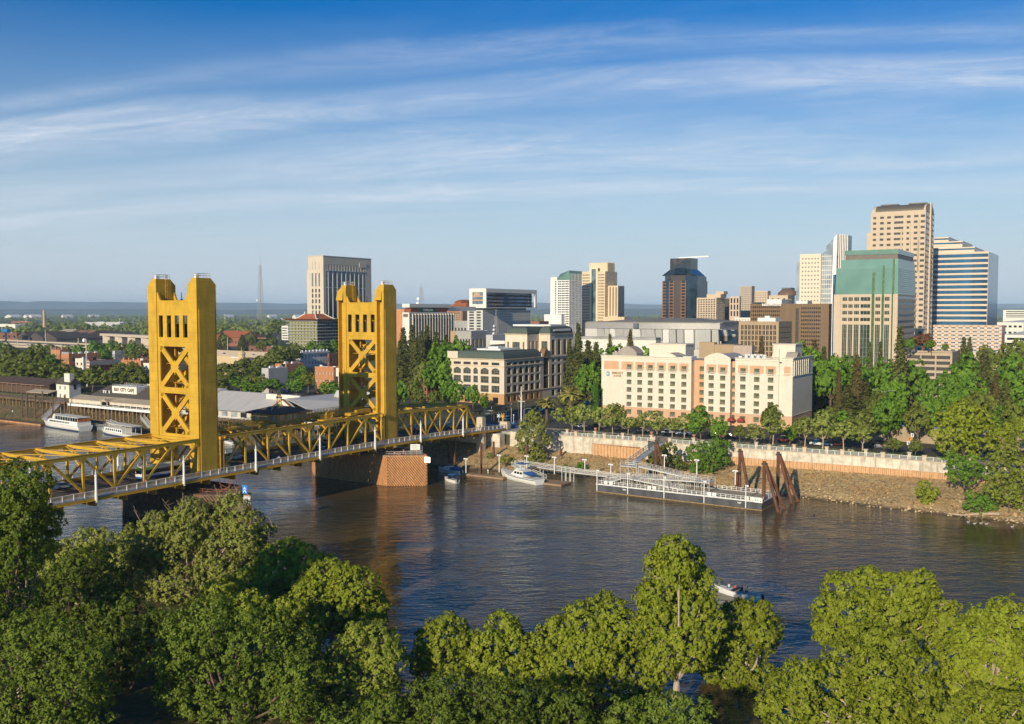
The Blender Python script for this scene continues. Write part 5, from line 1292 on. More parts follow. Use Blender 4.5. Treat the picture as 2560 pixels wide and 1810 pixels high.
part(fh,'fins',mb,mat('cream_fins',(.66,.58,.46)))
mb=MB();mb.box(b.x0,b.x1-1,b.yf+3,b.yf+42,b.zt,b.zt+3.2);pt_=part(fh,'penthouse',mb,mat('dark_red_panel',(.22,.07,.035),var=.2))
mb=MB();mb.box(b.x1-.99,b.x1-.8,b.yf+12,b.yf+30,b.zt+.2,b.zt+3);part(pt_,'green_sign',mb,mat('green_sign',(.02,.10,.06)));text(pt_,'Holiday Inn',b.x1-.78,b.yf+21,b.zt+1.6,2.2,mat('sign_pale',(.55,.6,.5)),ax=0)
mb=MB();mb.box(b.x0-1,b.x1-.5,b.yf+1,b.yf+46,b.zt+3.21,b.zt+5.6);mb.box(b.x0,b.x1-2,b.yf+46,b.yf+78,b.zt+1,b.zt+4);part(fh,'roof_slab',mb,WHITEC)
mb=MB();mb.box(b.x0-7,b.x0-.02,b.yf+2,b.yf+20,GZ,b.zt+2.2);part(fh,'orange_stair_tower',mb,mat('salmon_render',(.52,.24,.12)))
def lattice(name,lab,x,y,z0,z1,w0,w1,dishes=()):
 t_=thing(name,lab,'mast',(x,y,z0));mb=MB();n=max(6,int((z1-z0)/4))
 wz=lambda s:w0+(w1-w0)*s
 for k in range(n):
  s0,s1=k/n,(k+1)/n;za,zb_=z0+(z1-z0)*s0,z0+(z1-z0)*s1;a,c=wz(s0)/2,wz(s1)/2
  C0=[(x-a,y-a),(x+a,y-a),(x+a,y+a),(x-a,y+a)];C1=[(x-c,y-c),(x+c,y-c),(x+c,y+c),(x-c,y+c)]
  for i in range(4):
   j=(i+1)%4;th=max(.12,w0*.035);mb.beam((*C0[i],za),(*C1[i],zb_),th,th);mb.beam((*C0[i],za),(*C1[j],zb_),th*.7,th*.7);mb.beam((*C0[i],za),(*C0[j],za),th*.7,th*.7)
 part(t_,'frame',mb,mat('mast_steel',(.40,.37,.35),rough=.6))
 mb=MB();mb.tube((x,y,z1),(x,y,z1+(z1-z0)*.28),.25,.1,5);part(t_,'whip',mb,mat('mast_steel',(.40,.37,.35)))
 for(s,r)in dishes:m2=MB();m2.ball((x-wz(s)*.5,y-wz(s)*.6,z0+(z1-z0)*s),r);part(t_,'dish',m2,WHITE)
p_=PY(1053,760,640);lattice('radio_mast','slender lattice radio mast with two white dishes on the finned hotel roof',p_[0],p_[1],p_[2]-1,PY(1053,718,640)[2],3.2,1.0,((.35,1.3),(.1,1.3)))
p_=PY(652,797,1500);lattice('radio_mast','tall red and white lattice radio mast standing alone above the trees',p_[0],p_[1],p_[2],PY(651,662,1500)[2],8,2.2,((.34,2.0),))
b=block('stepped_building','brown stepped apartment building with small red hipped roofs',1112,1156,1172,776,880,mat('brown_precast',(.38,.24,.15),var=.08))
z=lambda py:zat(b,1156,py)
b.face(1,b.x0,b.x1,GZ,b.zt,span(b.x0,b.x1,8,.5),rows(z(802),z(777),5,.5),DGL,FRM)
b.face(0,b.yf+.51,b.yb,GZ,b.zt,span(b.yf+.5,b.yb,4,.5),rows(z(802),z(777),5,.5),DGL,FRM)
st=b.done()
for(p0,p1,pt_,pb)in((1114,1150,770,777),(1120,1158,757,770),(1119,1134,749,758)):
 x0,x1=xat(b,p0),xat(b,p1);m2=MB();y0=b.yf+(777-pb)*.6;m2.box(x0,x1,y0,y0+20,z(pb+6),z(pb-3));part(st,'upper_storey',m2,mat('salmon_render',(.52,.24,.12)))
 m2=MB();m2.hexa([(x0-1,y0-1,z(pb-3)),(x1+1,y0-1,z(pb-3)),(x1+1,y0+21,z(pb-3)),(x0-1,y0+21,z(pb-3))],[(x0+2,y0+5,z(pt_-.5)),(x1-2,y0+5,z(pt_-.5)),(x1-2,y0+15,z(pt_-.5)),(x0+2,y0+15,z(pt_-.5))]);part(st,'hipped_roof',m2,TERRA)
b=block('medical_tower','white modern block with a framed blue glass box stacked on a punched window base',1168,1207,1326,775,760,WHITEC)
z=lambda py:zat(b,1207,py)
b.face(1,b.x0,b.x1,GZ,b.zt,[(b.x0+2,(b.x0+b.x1)/2-1),((b.x0+b.x1)/2+1.5,b.x1-2)],rows(z(840),z(777),9,.62),STEELG,FRM,mull=4)
b.face(0,b.yf+.51,b.yb,GZ,b.zt,span(b.yf+.5,b.yb,22,.42),rows(z(840),z(776),10,.55),glass('pale_glass',(.10,.11,.12)),FRMW,depth=.15)
md=b.done([mat('grey_white_panel',(.56,.54,.50),var=.04)])
mb=MB();z0=z(770);z1=z(721);x0,x1,y0,y1=xat(b,1177),xat(b,1219),b.yf-2,b.yb+3
fw=3.0
mb.box(x0,x1,y0,y0+1,z0,z0+fw);mb.box(x0,x1,y0,y0+1,z1-fw,z1);mb.box(x0,x0+fw,y0,y0+1,z0+fw,z1-fw);mb.box(x1-fw,x1,y0,y0+1,z0+fw,z1-fw)
mb.box(x1-1.2,x1,y0+1.01,y1,z1-3.2,z1);mb.box(x1-1.2,x1,y0+1.01,y1,z0,z0+.7);mb.box(x1-1.2,x1,y1-2.5,y1,z0,z1-3.2);mb.box(x0+.5,x1-5,y0+1.6,y1,z0,z1-.3);mb.box(x0+.5,x1-1.5,y0+1.6,y1-.1,z1-.6,z1-.1)
ub=part(md,'upper_frame',mb,mat('bright_white_panel',(.74,.70,.63),var=.03))
m2=MB();m2.box(x0+fw,x1-fw,y0+.7,y0+1.5,z0+fw,z1-fw);g_=part(ub,'front_glazing',m2,glass('pale_blue_glass',(.25,.31,.36),tint=.2))
m2=MB()
for k in range(1,3):zz_=z0+fw+(z1-z0-2*fw)*k/3;m2.box(x0+fw,x1-fw,y0+.45,y0+.69,zz_-.5,zz_+.5)
m2.box(x0+fw*1.5,x1-fw*2.2,y0+.4,y0+.68,z1-fw-3.5,z1-fw-.4);part(ub,'front_spandrel',m2,mat('salmon_panel',(.50,.32,.22)))
for k in range(4):
 zz_=z0+.8+(z1-z0-4)*k/4;h=(z1-z0-4)/4
 m2=MB();m2.box(x1-4.9,x1-3.6,y0+2,y1-2.6,zz_+h*.42,zz_+h);part(ub,'window_band',m2,BLUEG)
 m2=MB();m2.box(x1-4.95,x1-3.2,y0+2,y1-2.6,zz_,zz_+h*.41);part(ub,'dark_band',m2,mat('dark_blue_panel',(.02,.035,.055)))
m2=MB();m2.box(b.x0+4,b.x1-3,b.yf+4,b.yb-2,b.zt,z0-.02);part(md,'recessed_storey',m2,STEELG)
b=block('apartment_tower','white high rise with small square windows and a slanted green glass top',1376,1423,1455,700,1150,mat('white_render',(.76,.74,.70),var=.03))
z=lambda py:zat(b,1423,py)
b.face(1,b.x0,b.x1,GZ,b.zt,[(b.x0+(b.x1-b.x0)*f,b.x0+(b.x1-b.x0)*(f+.078))for f in(.24,.40,.49,.60,.69,.80,.89)],rows(z(812),z(701),19,.55),DGL,FRM)
b.face(0,b.yf+.51,b.yb,GZ,b.zt,span(b.yf+.5,b.yb,9,.7),rows(z(812),z(701),19,.6),DGL,FRM)
at_=b.done();mb=MB();xg=xat(b,1392);mb.hexa([(xg,b.yf,b.zt),(b.x1,b.yf,b.zt),(b.x1,b.yb,b.zt),(xg,b.yb,b.zt)],[(xg+1,b.yf+6,z(684)),(b.x1,b.yf,z(676)),(b.x1,b.yb,z(676)),(xg+1,b.yb,z(684))]);part(at_,'glass_crown',mb,GREENG)
part(at_,'rooftop_block',MB().box(b.x0,xg,b.yf+.5,b.yb,b.zt,z(692)),WHITEC);mb=MB();mb.box(b.x0-4,b.x1-6,b.yf-8,b.yf-.02,GZ,z(786));part(at_,'annex',mb,mat('white_render',(.76,.74,.70)))
mb=MB()
for(a,c)in span(b.yf,b.yb,9,.12):mb.box(b.x1+.01,b.x1+.3,a,c,GZ,b.zt+8)
part(at_,'fins',mb,mat('white_render',(.76,.74,.70)))
YST=mat('golden_limestone',(.66,.51,.34),rough=.8,var=.05,vs=.1)
b=block('stone_tower','golden stone high rise with stepped crown and a glass strip up the middle',1455,1513,1543,678,1200,YST)
z=lambda py:zat(b,1513,py);gx0,gx1=xat(b,1479),xat(b,1490)
b.face(1,b.x0,gx0,GZ,b.zt,span(b.x0,gx0,6,.55,1),rows(z(806),z(683),17,.48),DGL,FRM)
b.face(1,gx1,b.x1,GZ,b.zt,span(gx1,b.x1,6,.55,1),rows(z(806),z(683),17,.48),DGL,FRM)
b.face(0,b.yf+.51,b.yb,GZ,b.zt,span(b.yf+.5,b.yb,8,.4),rows(z(806),z(683),20,.5),DGL,FRM)
ys_=b.done();mb=MB();mb.box(gx0,gx1,b.yf+.1,b.yf+.55,GZ,z(672));part(ys_,'glass_strip',mb,glass('strip_glass',(.25,.36,.38),tint=.3,vs=.06,col2=(.05,.09,.11)))
mb=MB();mb.box(xat(b,1467),xat(b,1511),b.yf+6,b.yb-6,b.zt,z(656));cr=part(ys_,'crown',mb,mat('pale_gold_stone',(.72,.60,.42),var=.04))
mb=MB()
for(a,c)in span(xat(b,1467),xat(b,1511),9,.35):mb.box(a,c,b.yf+5.4,b.yf+5.99,b.zt,z(655))
for(a,c)in span(b.yf+6,b.yb-6,7,.35):mb.box(xat(b,1511)+.01,xat(b,1511)+.7,a,c,b.zt,z(655))
part(cr,'crown_fins',mb,YST)
mb=MB();mb.box(gx0-2.5,gx0-.01,b.yf-1,b.yf-.01,GZ,z(672));mb.box(gx1+.01,gx1+2.5,b.yf-1,b.yf-.01,GZ,z(672));mb.box(gx0-2.5,gx1+2.5,b.yf-1,b.yf+5.9,z(672),z(669));part(ys_,'entrance_shaft',mb,mat('pale_gold_stone',(.72,.60,.42)))
mb=MB();mb.box(b.x1+.01,b.x1+14,b.yf+8,b.yf+26,GZ,z(714));mb.box(b.x0-5,b.x0-.01,b.yf+5,b.yb,GZ,z(716));mb.box(b.x1+.01,b.x1+30,b.yf-6,b.yf+7.9,GZ,z(792));mb.box(b.x0-22,b.x0-.02,b.yf-4,b.yf+4.9,GZ,z(795));w2=part(ys_,'side_wing',mb,YST)
mb=MB()
for(a,c)in span(b.yf+8,b.yf+26,6,.45):mb.box(b.x1+14.01,b.x1+14.2,a,c,GZ,z(716))
part(w2,'window_strip',mb,DGL)
for(a,c)in span(b.x1+1,b.x1+13.5,3,.4):part(w2,'window_strip',MB().box(a,c,b.yf+7.9,b.yf+7.99,z(790),z(718)),mat('brown_window_strip',(.16,.11,.07),rough=.4))
DST=mat('brown_granite',(.078,.06,.05),rough=.25,var=.1,vs=.1,spec=.6);ORG_=mat('orange_granite',(.34,.14,.045),rough=.4,var=.08)
x1,yf,zt=PY(1700,688,1050);Bx=lambda px:onp(px,700,1,yf)[0];z=lambda py:onp(1700,py,1,yf)[2]
dk=thing('dark_tower','dark mirrored office tower with orange strips and a peaked glass crown','office tower',(Bx(1690),yf,GZ))
xa,xb,xc2,xd=Bx(1643),Bx(1672),Bx(1704),Bx(1733);dp=42
mb=MB();mb.prism([(xa,yf+14),(xb,yf+2),(xb,yf),(xc2+4,yf),(xd,yf+12),(xd,yf+dp),(xa,yf+dp)],GZ,z(701));mb.prism([(xa+3,yf+14),(xb,yf+2),(xc2+4,yf+.01),(xd-2,yf+12),(xd-2,yf+dp-3),(xa+3,yf+dp-3)],z(701),z(688));bd=part(dk,'shaft',mb,DST)
mb=MB();mb.prism([(xc2+4.5,yf-.02),(xd+.3,yf+11.6),(xd+.3,yf+dp-4),(xc2+4.5,yf+dp-4)],GZ,z(690));part(dk,'blue_glass_flank',mb,STEELG)
mb=MB();mb.box(Bx(1666),Bx(1675),yf-.35,yf+1.4,GZ,z(690));part(dk,'glass_strip',mb,STEELG)
for px in(1660,1679,1709):
 m2=MB();xx=Bx(px);yy=yf+(2.2 if px==1660 else-.6);m2.box(xx-2.7,xx+2.7,yy,yy+8,GZ,z(702));os_=part(dk,'orange_strip',m2,ORG_)
 for k in range(13):zz_=z(797)+(z(705)-z(797))*k/12;m2=MB();m2.box(xx-2.1,xx+2.1,yy-.06,yy-.005,zz_-1.3,zz_+1.3);part(os_,'window',m2,DGL)
mb=MB();e0,e1=z(688),z(672);fx0,fx1=Bx(1664),Bx(1715)
mb.hexa([(xa+2.8,yf+6,e0),(xd-1.8,yf+6,e0),(xd-1.8,yf+dp-3,e0),(xa+2.8,yf+dp-3,e0)],[(fx0,yf+12,e1),(fx1,yf+12,e1),(fx1,yf+dp-8,e1),(fx0,yf+dp-8,e1)])
mb.hexa([(xb+2,yf+.2,z(686)),(xc2+3,yf+.2,z(686)),(xc2+3,yf+13,z(686)),(xb+2,yf+13,z(686))],[(xb+4,yf+9,z(669)),(xc2+1,yf+9,z(669)),(xc2+1,yf+13,z(669)),(xb+4,yf+13,z(669))]);part(dk,'sloping_shoulder',mb,STEELG)
mb=MB();mb.box(fx0,fx1,yf+11.9,yf+dp-9,e1-.5,z(644));cr=part(dk,'crown',mb,glass('crown_glass',(.07,.08,.10),tint=.5))
mb=MB();xm=(fx0+fx1)/2-5
mb.extr([(fx0+2,z(646)),(fx0+8,z(646)),(xm+1,z(658)),(xm-1,z(662))],1,yf+11.5,yf+11.88);mb.extr([(fx1-4,z(644.5)),(fx1-11,z(644.5)),(xm+1,z(658)),(xm-.5,z(662))],1,yf+11.45,yf+11.87);part(cr,'dark_chevron',mb,DST)
mb=MB();mb.beam((fx1-16,yf+16,z(643)),(fx1+20,yf+16,z(641)),1.6,1.4);part(dk,'roof_boom',mb,WHITE)
def simple(name,lab,xl,xc,xr,yt,Y,wall,nc,nr,fr=(.5,.5),ns=0,gl=DGL,ybot=None,zb=GZ,mull=0,south=None):
 b=block(name,lab,xl,xc,xr,yt,Y,wall,zb)
 zb_=max(GZ+3,zat(b,xc,ybot))if ybot else GZ+3
 rr=rows(zb_,b.zt-1,nr,min(.8,fr[1]*1.12))
 b.face(1,b.x0,b.x1,GZ,b.zt,span(b.x0,b.x1,nc,fr[0],(b.x1-b.x0)*.04),rr,gl,FRM,mull=mull)
 if ns:b.face(0,b.yf+.51,b.yb,GZ,b.zt,span(b.yf+.5,b.yb,ns,.6),rr,gl,FRM)
 else:b.slab(0,b.yf+.51,b.yb,GZ,b.zt)
 b.done();return b
b=simple('office_block','beige office block with a wide central column of dark windows, right of the dark tower',1742,1791,1812,744,950,BEIGE,7,10,(.62,.5),6,ybot=804)
mb=MB();mb.box(xat(b,1760),xat(b,1795),b.yf+6,b.yf+22,b.zt,b.zt+3.5);mb.box(xat(b,1780),xat(b,1800),b.yf+9,b.yf+20,b.zt+3.5,b.zt+6.5);part(b.t,'roof_plant',mb,BEIGE)
b=simple('office_block','dark glass block between the beige block and the slim stone tower',1797,1834,1840,746,1000,mat('dark_glass_grid',(.09,.075,.06)),8,14,(.7,.6),2,ybot=804)
b=simple('office_block','cream stepped block with dark vertical strips in front of the slim stone tower',1824,1849,1853,741,960,BEIGE,3,3,(.5,.8),0,ybot=792)
b=simple('slim_tower','slim pale brown stone tower with tiny windows, tallest of the cluster before the slanted tower',1850,1879,1887,715,1000,mat('grey_beige_stone',(.44,.36,.29),var=.05),7,16,(.35,.4),3,ybot=800)
b=simple('office_block','square cream block with a flat roof just right of the slim stone tower',1879,1919,1927,727,1050,BEIGE,6,7,(.4,.35),3,ybot=770)
b=simple('domed_building','pale building with a shallow brown dome left of the slanted white tower',1922,1970,1979,738,880,BEIGE,3,2,(.3,.3),3,ybot=770)
c=PY(1965,733,890);mb=MB();mb.lathe((c[0],c[1]+6,b.zt),[(9,0),(9,2.2),(8,3.4),(5.5,5.4),(2,6.4),(.2,6.5)],16);part(b.t,'dome',mb,mat('brown_dome',(.16,.10,.07)))
b=simple('office_block','grey glass block with white floor bands behind the brown dome',1954,1976,1987,719,1100,mat('grey_green_panel',(.16,.17,.16)),1,8,(.9,.5),1,ybot=760)
b=simple('office_block','low cream block with orange window surrounds below the slim stone tower',1837,1876,1880,794,760,WHITEC,5,3,(.5,.4),0,gl=mat('orange_panel_infill',(.45,.22,.09)),ybot=815)
BRW=mat('brown_metal_panels',(.17,.105,.055),rough=.5,var=.12,vs=.15,stretch=(2,2,.2))
b=block('brown_office_slab','long dark brown office slab with fine vertical ribs and one black vertical slot',1876,2072,2080,759,560,BRW)
z=lambda py:zat(b,2000,py);xs_=[xat(b,p,800)for p in(1876,1951,1989,1997,2054,2072)]
bw=mat('brown_band_glass',(.045,.032,.028),rough=.2,var=.4,vs=.3,spec=.7)
b.face(1,xs_[0],xs_[1],GZ,b.zt,[(xs_[0]+.5,xs_[1]-.3)],rows(z(885),z(763),12,.55),bw,BRW)
b.slab(1,xs_[1],xs_[2],GZ,b.zt);b.face(1,xs_[2],xs_[3],GZ,b.zt,[(xs_[2]+.05,xs_[3]-.05)],[(GZ+1,z(771))],DARKST,DARKST,depth=.4)
b.face(1,xs_[3],xs_[4],GZ,b.zt,[(xs_[3]+.8,xs_[4]-.5)],rows(z(885),z(766),12,.55),bw,BRW);b.slab(1,xs_[4],xs_[5],GZ,b.zt);b.slab(0,b.yf+.51,b.yb,GZ,b.zt)
bs_=b.done();mb=MB();x=xs_[0]
while x<xs_[5]:
 if not xs_[2]-.2<x<xs_[3]:mb.box(x,x+.22,b.yf-.32,b.yf-.002,GZ,b.zt)
 x+=1.25 if not xs_[1]<x<xs_[2]else 4
part(bs_,'vertical_ribs',mb,mat('bronze_ribs',(.27,.17,.085),rough=.45))
mb=MB();mb.box(xat(b,1908),xat(b,1945),b.yf+6,b.yf+20,b.zt,b.zt+2.8);mb.box(xat(b,1982),xat(b,2010),b.yf+6,b.yf+16,b.zt,b.zt+1.8);part(bs_,'roof_plant',mb,METALW)
text(bs_,'BankofAmerica',xat(b,1928),b.yf-.4,b.zt-.55,1.9,WHITE)
b=block('tan_office_block','tan concrete office block with a grid of paired tall dark windows behind the hotel',1847,1947,1980,804,470,TANC)
z=lambda py:zat(b,1947,py);wx=[]
for k in range(10):a=b.x0+1.0+(b.x1-b.x0-2)*k/10;p_=(b.x1-b.x0-2)/10;wx+=[(a+.12*p_,a+.42*p_),(a+.5*p_,a+.8*p_)]
b.face(1,b.x0,b.x1,GZ,b.zt,wx,rows(z(893),z(812),6,.84),mat('dark_brown_glass',(.03,.022,.02),rough=.2,spec=.7),FRM)
b.face(0,b.yf+.51,b.yb,GZ,b.zt,[(b.yf+1.5,b.yb-1)],rows(z(893),z(812),6,.12),DARKST,DARKST)
b.done();mb=MB();mb.box(xat(b,1885),xat(b,1930),b.yf+5,b.yf+16,b.zt,b.zt+1.8);mb.box(xat(b,1900),xat(b,1912),b.yf+7,b.yf+10,b.zt+1.8,b.zt+2.8);part(b.t,'roof_plant',mb,METALW)
b=block('slanted_tower','cream high rise beside a white blade that slants up to a point',2000,2053,2058,634,800,mat('cream_precast',(.72,.61,.47),var=.03))
z=lambda py:zat(b,2053,py)
b.face(1,b.x0,b.x1,GZ,b.zt,span(b.x0,b.x1,6,.5,1.0),rows(z(830),z(641),18,.38),glass('grey_glass',(.16,.15,.14)),FRMW,mull=1);b.slab(0,b.yf+.51,b.yb,GZ,b.zt);sl=b.done()
PG=glass('pale_curtain_glass',(.42,.46,.50),tint=.25,rough=.12,vs=.12,col2=(.26,.30,.34));PW=mat('bright_white_panel',(.74,.70,.63))
mb=MB();mb.box(xat(b,1986),b.x0-.02,b.yf+3,b.yf+30,GZ,z(653));part(sl,'left_glazing',mb,PG)
xg0,xg1=b.x1+.02,xat(b,2075);mb=MB();mb.hexa([(xg0,b.yf+2,GZ),(xg1,b.yf+2,GZ),(xg1,b.yf+26,GZ),(xg0,b.yf+26,GZ)],[(xg0,b.yf+2,z(636)),(xg1,b.yf+2,z(608)),(xg1,b.yf+26,z(608)),(xg0,b.yf+26,z(636))]);mb.extr([(xg1-5,z(615)),(xg1+4.5,z(586)),(xg1+4.5,z(640)),(xg1-5,z(640))],1,b.yf+2.2,b.yf+25);g_=part(sl,'slanted_glazing',mb,PG)
mb=MB();
for k in range(30):zz_=GZ+8+k*3.9;mb.box(xg0,xg1,b.yf+1.8,b.yf+1.99,zz_,zz_+.5)if zz_<z(640)else None
for(a,c)in span(xg0,xg1,5,.12):mb.box(a,c,b.yf+1.7,b.yf+1.79,GZ,z(636))
part(g_,'mullions',mb,PW)
mb=MB();mb.hexa([(xat(b,2072),b.yf+.5,GZ),(xat(b,2084),b.yf+.5,GZ),(xat(b,2084),b.yf+2.1,GZ),(xat(b,2072),b.yf+2.1,GZ)],[(xat(b,2079),b.yf+.5,z(598)),(xat(b,2088),b.yf+.5,z(585)),(xat(b,2088),b.yf+2.1,z(585)),(xat(b,2079),b.yf+2.1,z(598))]);part(sl,'white_blade',mb,mat('white_enamel',(.82,.80,.77),var=.02))
for k in range(6):xx=xat(b,2090+k*4.2);m2=MB();m2.box(xx,xx+.75,b.yf+2.6,b.yf+3.6,z(700),z(586+k*.8));part(sl,'crown_fin',m2,PW)
mb=MB();mb.box(xat(b,2088),xat(b,2113),b.yf+3.61,b.yf+16,z(700),z(590));part(sl,'crown_glazing',mb,STEELG)
b=block('green_glass_tower','beige stone tower with a big sloping green mirror glass top',2085,2245,2290,735,520,BEIGE)
z=lambda py:zat(b,2245,py);zq=lambda px,py:zat(b,px,py);X_=lambda px:xat(b,px,800)
cx_=[(X_(a),X_(c))for a,c in((2105,2117),(2119.5,2131),(2134,2147),(2150,2175),(2187,2200),(2210,2223))]
b.face(1,b.x0,b.x1,GZ,b.zt,cx_,[(GZ+1,z(812)),(z(804),z(794.5)),(z(787),z(777)),(z(770),z(760)),(z(752.5),z(742))],glass('green_dark_glass',(.03,.055,.045),tint=.2,vs=.2,col2=(.08,.12,.09)),BEIGE,depth=.35,mull=2,mrow=0)
b.face(0,b.yf+.51,b.yb,GZ,b.zt,[(b.yf+1.5,b.yb-1)],rows(GZ+3,b.zt,15,.5),glass('green_side_glass',(.07,.11,.12),tint=.4),BEIGE)
gt=b.done();mb=MB()
for(a,c)in cx_:
 for k in range(1,14):zz_=GZ+1+(z(812)-GZ-1)*k/14;mb.box(a,c,b.yf+.2,b.yf+.28,zz_-.06,zz_+.06)
part(gt,'window_bars',mb,mat('green_grey_bar',(.18,.24,.20)))
x0,x1=b.x0+.6,b.x1;za,zb_,zc,zd_=b.zt,z(667),z(646),z(622);xt0=X_(2109);xt1=X_(2250)-.2;yb_=b.yb
mb=MB();mb.hexa([(x0,b.yf+.2,za),(x1-.1,b.yf+.2,za),(x1-.1,yb_-.2,za),(x0,yb_-.2,za)],[(x0,b.yf+1.6,zb_),(x1-.5,b.yf+1.6,zb_),(x1-.5,yb_-2,zb_),(x0,yb_-2,zb_)])
mb.hexa([(x0+2.4,b.yf+1.6,zb_),(x1-.5,b.yf+1.6,zb_),(x1-.5,yb_-2,zb_),(x0+2.4,yb_-2,zb_)],[(x0+2.4,b.yf+2.1,zc),(x1-.6,b.yf+2.1,zc),(x1-.6,yb_-4,zc),(x0+2.4,yb_-4,zc)]);ug=part(gt,'mirror_glass_top',mb,GREENG)
zc2=z(634);mb=MB();mb.box(x0+4.7,x1-1.0,b.yf+2.5,yb_-5.2,zc,zc2);part(gt,'dark_band',mb,mat('brown_band',(.16,.13,.11),rough=.5))
mb=MB();mb.box(x0+4.6,x1-.8,b.yf+2.2,yb_-5,zc2+.001,zd_);part(gt,'top_parapet',mb,GREENG)
mb=MB();
for k in range(1,13):zz_=za+(zb_-za)*k/13;s=k/13;mb.box(x0,x1-.1-.4*s,b.yf+.2+1.4*s-.1,b.yf+.2+1.4*s+.05,zz_-.05,zz_+.05);mb.box(x1-.15-.4*s,x1-.02-.4*s,b.yf+1.5*s+.3,yb_-2*s-.3,zz_-.06,zz_+.06)
part(ug,'floor_lines',mb,mat('green_joint',(.10,.17,.13)))
for(pa,pb,pt_)in((2178,2185,679),(2203,2209,662),(2228,2234,645)):
 m2=MB();xx0,xx1=X_(pa),X_(pb);m2.hexa([(xx0,b.yf-.1,GZ),(xx1,b.yf-.1,GZ),(xx1,b.yf+.2,GZ),(xx0,b.yf+.2,GZ)],[(xx0,b.yf-.1,za),(xx1,b.yf-.1,za),(xx1,b.yf+.2,za),(xx0,b.yf+.2,za)])
 s=min(1.3,(z(pt_)-za)/(zb_-za));m2.hexa([(xx0,b.yf-.1,za+.01),(xx1,b.yf-.1,za+.01),(xx1,b.yf+.6,za+.01),(xx0,b.yf+.6,za+.01)],[(xx0,b.yf-.1+1.4*s,z(pt_)),(xx1,b.yf-.1+1.4*s,z(pt_)),(xx1,b.yf+.7+1.4*s,z(pt_)),(xx0,b.yf+.7+1.4*s,z(pt_))])
 part(gt,'recessed_green_strip',m2,mat('dark_green_glass',(.07,.14,.06),rough=.25,var=.3,vs=.5))
mb=MB();mb.box(b.x0-1.2,b.x0-.02,b.yf+2,b.yf+20,GZ,z(683));part(gt,'left_glass_edge',mb,BLUEG)
for px in(2099,2234,2240):m2=MB();m2.box(X_(px)-.4,X_(px)+.4,b.yf-.35,b.yf-.002,GZ,b.zt);part(gt,'pier',m2,BEIGE)
b=block('vault_roof_tower','tallest beige tower with a curved dark barrel roof behind the green glass tower',2178,2315,2336,524,680,BEIGE)
z=lambda py:zat(b,2315,py);W_=b.x1-b.x0
fc=[(.04,.10),(.17,.24),(.30,.37),(.43,.60),(.66,.73),(.79,.87),(.91,.985)]
WG=glass('brown_grey_glass',(.10,.085,.085),tint=.2,vs=.2)
b.face(1,b.x0,b.x1,GZ,b.zt,[(b.x0+W_*a,b.x0+W_*c)for a,c in fc],rows(z(880),z(532),25,.43),WG,FRM,mull=2)
b.face(0,b.yf+.51,b.yb,GZ,b.zt,[(b.yf+2,b.yf+(b.yb-b.yf)*.45),(b.yf+(b.yb-b.yf)*.58,b.yb-1.5)],rows(z(880),z(526),25,.8),BLUEG,FRM);vt=b.done()
mb=MB();pts=[(b.yf,b.zt)]+[(b.yf+16*(1-math.cos(k/8*math.pi/2)),b.zt+(z(504)-b.zt)*math.sin(k/8*math.pi/2))for k in range(9)];yr=b.yb
pts+=[(yr-16*(1-math.cos(k/8*math.pi/2)),b.zt+(z(504)-b.zt)*math.sin(k/8*math.pi/2))for k in range(8,-1,-1)]
mb.extr(pts,0,b.x0+3,b.x1-1.5);part(vt,'vault_roof',mb,mat('brown_metal_roof',(.13,.115,.085),rough=.5,var=.08))
mb=MB();mb.extr(pts,0,b.x1-1.49,b.x1-.2);mb.extr(pts,0,b.x0+.8,b.x0+2.98);part(vt,'gable_end',mb,BEIGE)
for(xa,xb)in((b.x0+4,b.x0+16),(b.x1-14,b.x1-2)):m2=MB();m2.box(xa,xb,b.yf+12,b.yb-12,z(504),z(501));part(vt,'roof_hump',m2,mat('brown_metal_roof',(.13,.115,.085)))
for(px,pt_,pb)in((2297,543,560),(2276,556,590),(2297,600,620),(2254,570,596)):m2=MB();xx=xat(b,px,pt_);m2.box(xx-.5,xx+.5,b.yf-1.0,b.yf-.002,z(pb+120),z(pt_));part(vt,'stepped_pier',m2,BEIGE)
mb=MB();mb.box(b.x0-3,b.x0-.02,b.yf+2,b.yb-2,GZ,z(575));part(vt,'side_shoulder',mb,BEIGE)
mb=MB();mb.box(b.x1+.01,b.x1+1.0,b.yf+(b.yb-b.yf)*.46,b.yf+(b.yb-b.yf)*.57,GZ,z(503));part(vt,'flank_pier',mb,BEIGE)
b=block('blue_banded_tower','blue glass office tower with cream horizontal floor bands, furthest right',2330,2472,2497,628,745,mat('cream_band',(.64,.52,.40),var=.03))
z=lambda py:zat(b,2472,py)
b.face(1,b.x0,b.x1,GZ,b.zt,[(b.x0+.3,b.x1-.25)],rows(z(828),z(631),15,.64),BLUEG,FRM,depth=.35);bb=b.done()
mb=MB();mb.box(b.x1-.49,b.x1,b.yf+.2,b.yb,GZ,b.zt-.3);part(bb,'glass_flank',mb,glass('deep_blue_glass',(.012,.13,.27),tint=.05,spec=.35,vs=.25,col2=(.015,.07,.15)))
for(pa,pb,pt_,pbm)in((2330,2435,615,628),(2330,2403,598.5,615),(2330,2366,586,598.5)):
 xa,xb=xat(b,pa,610),xat(b,pb,610);m2=MB();dy=(628-pbm)*.25+3;m2.box(xa,xb,b.yf+dy,b.yb-4,z(pbm),z(pt_+7));m2.box(xa-.3,xb+.3,b.yf+dy-.3,b.yb-4,z(pt_+3.2),z(pt_));us=part(bb,'stepped_top',m2,mat('cream_band',(.64,.52,.40)))
 m2=MB();m2.box(xa,xb+.1,b.yf+dy-.05,b.yb-4.2,z(pt_+6.99),z(pt_+3.21));part(us,'window_band',m2,BLUEG)
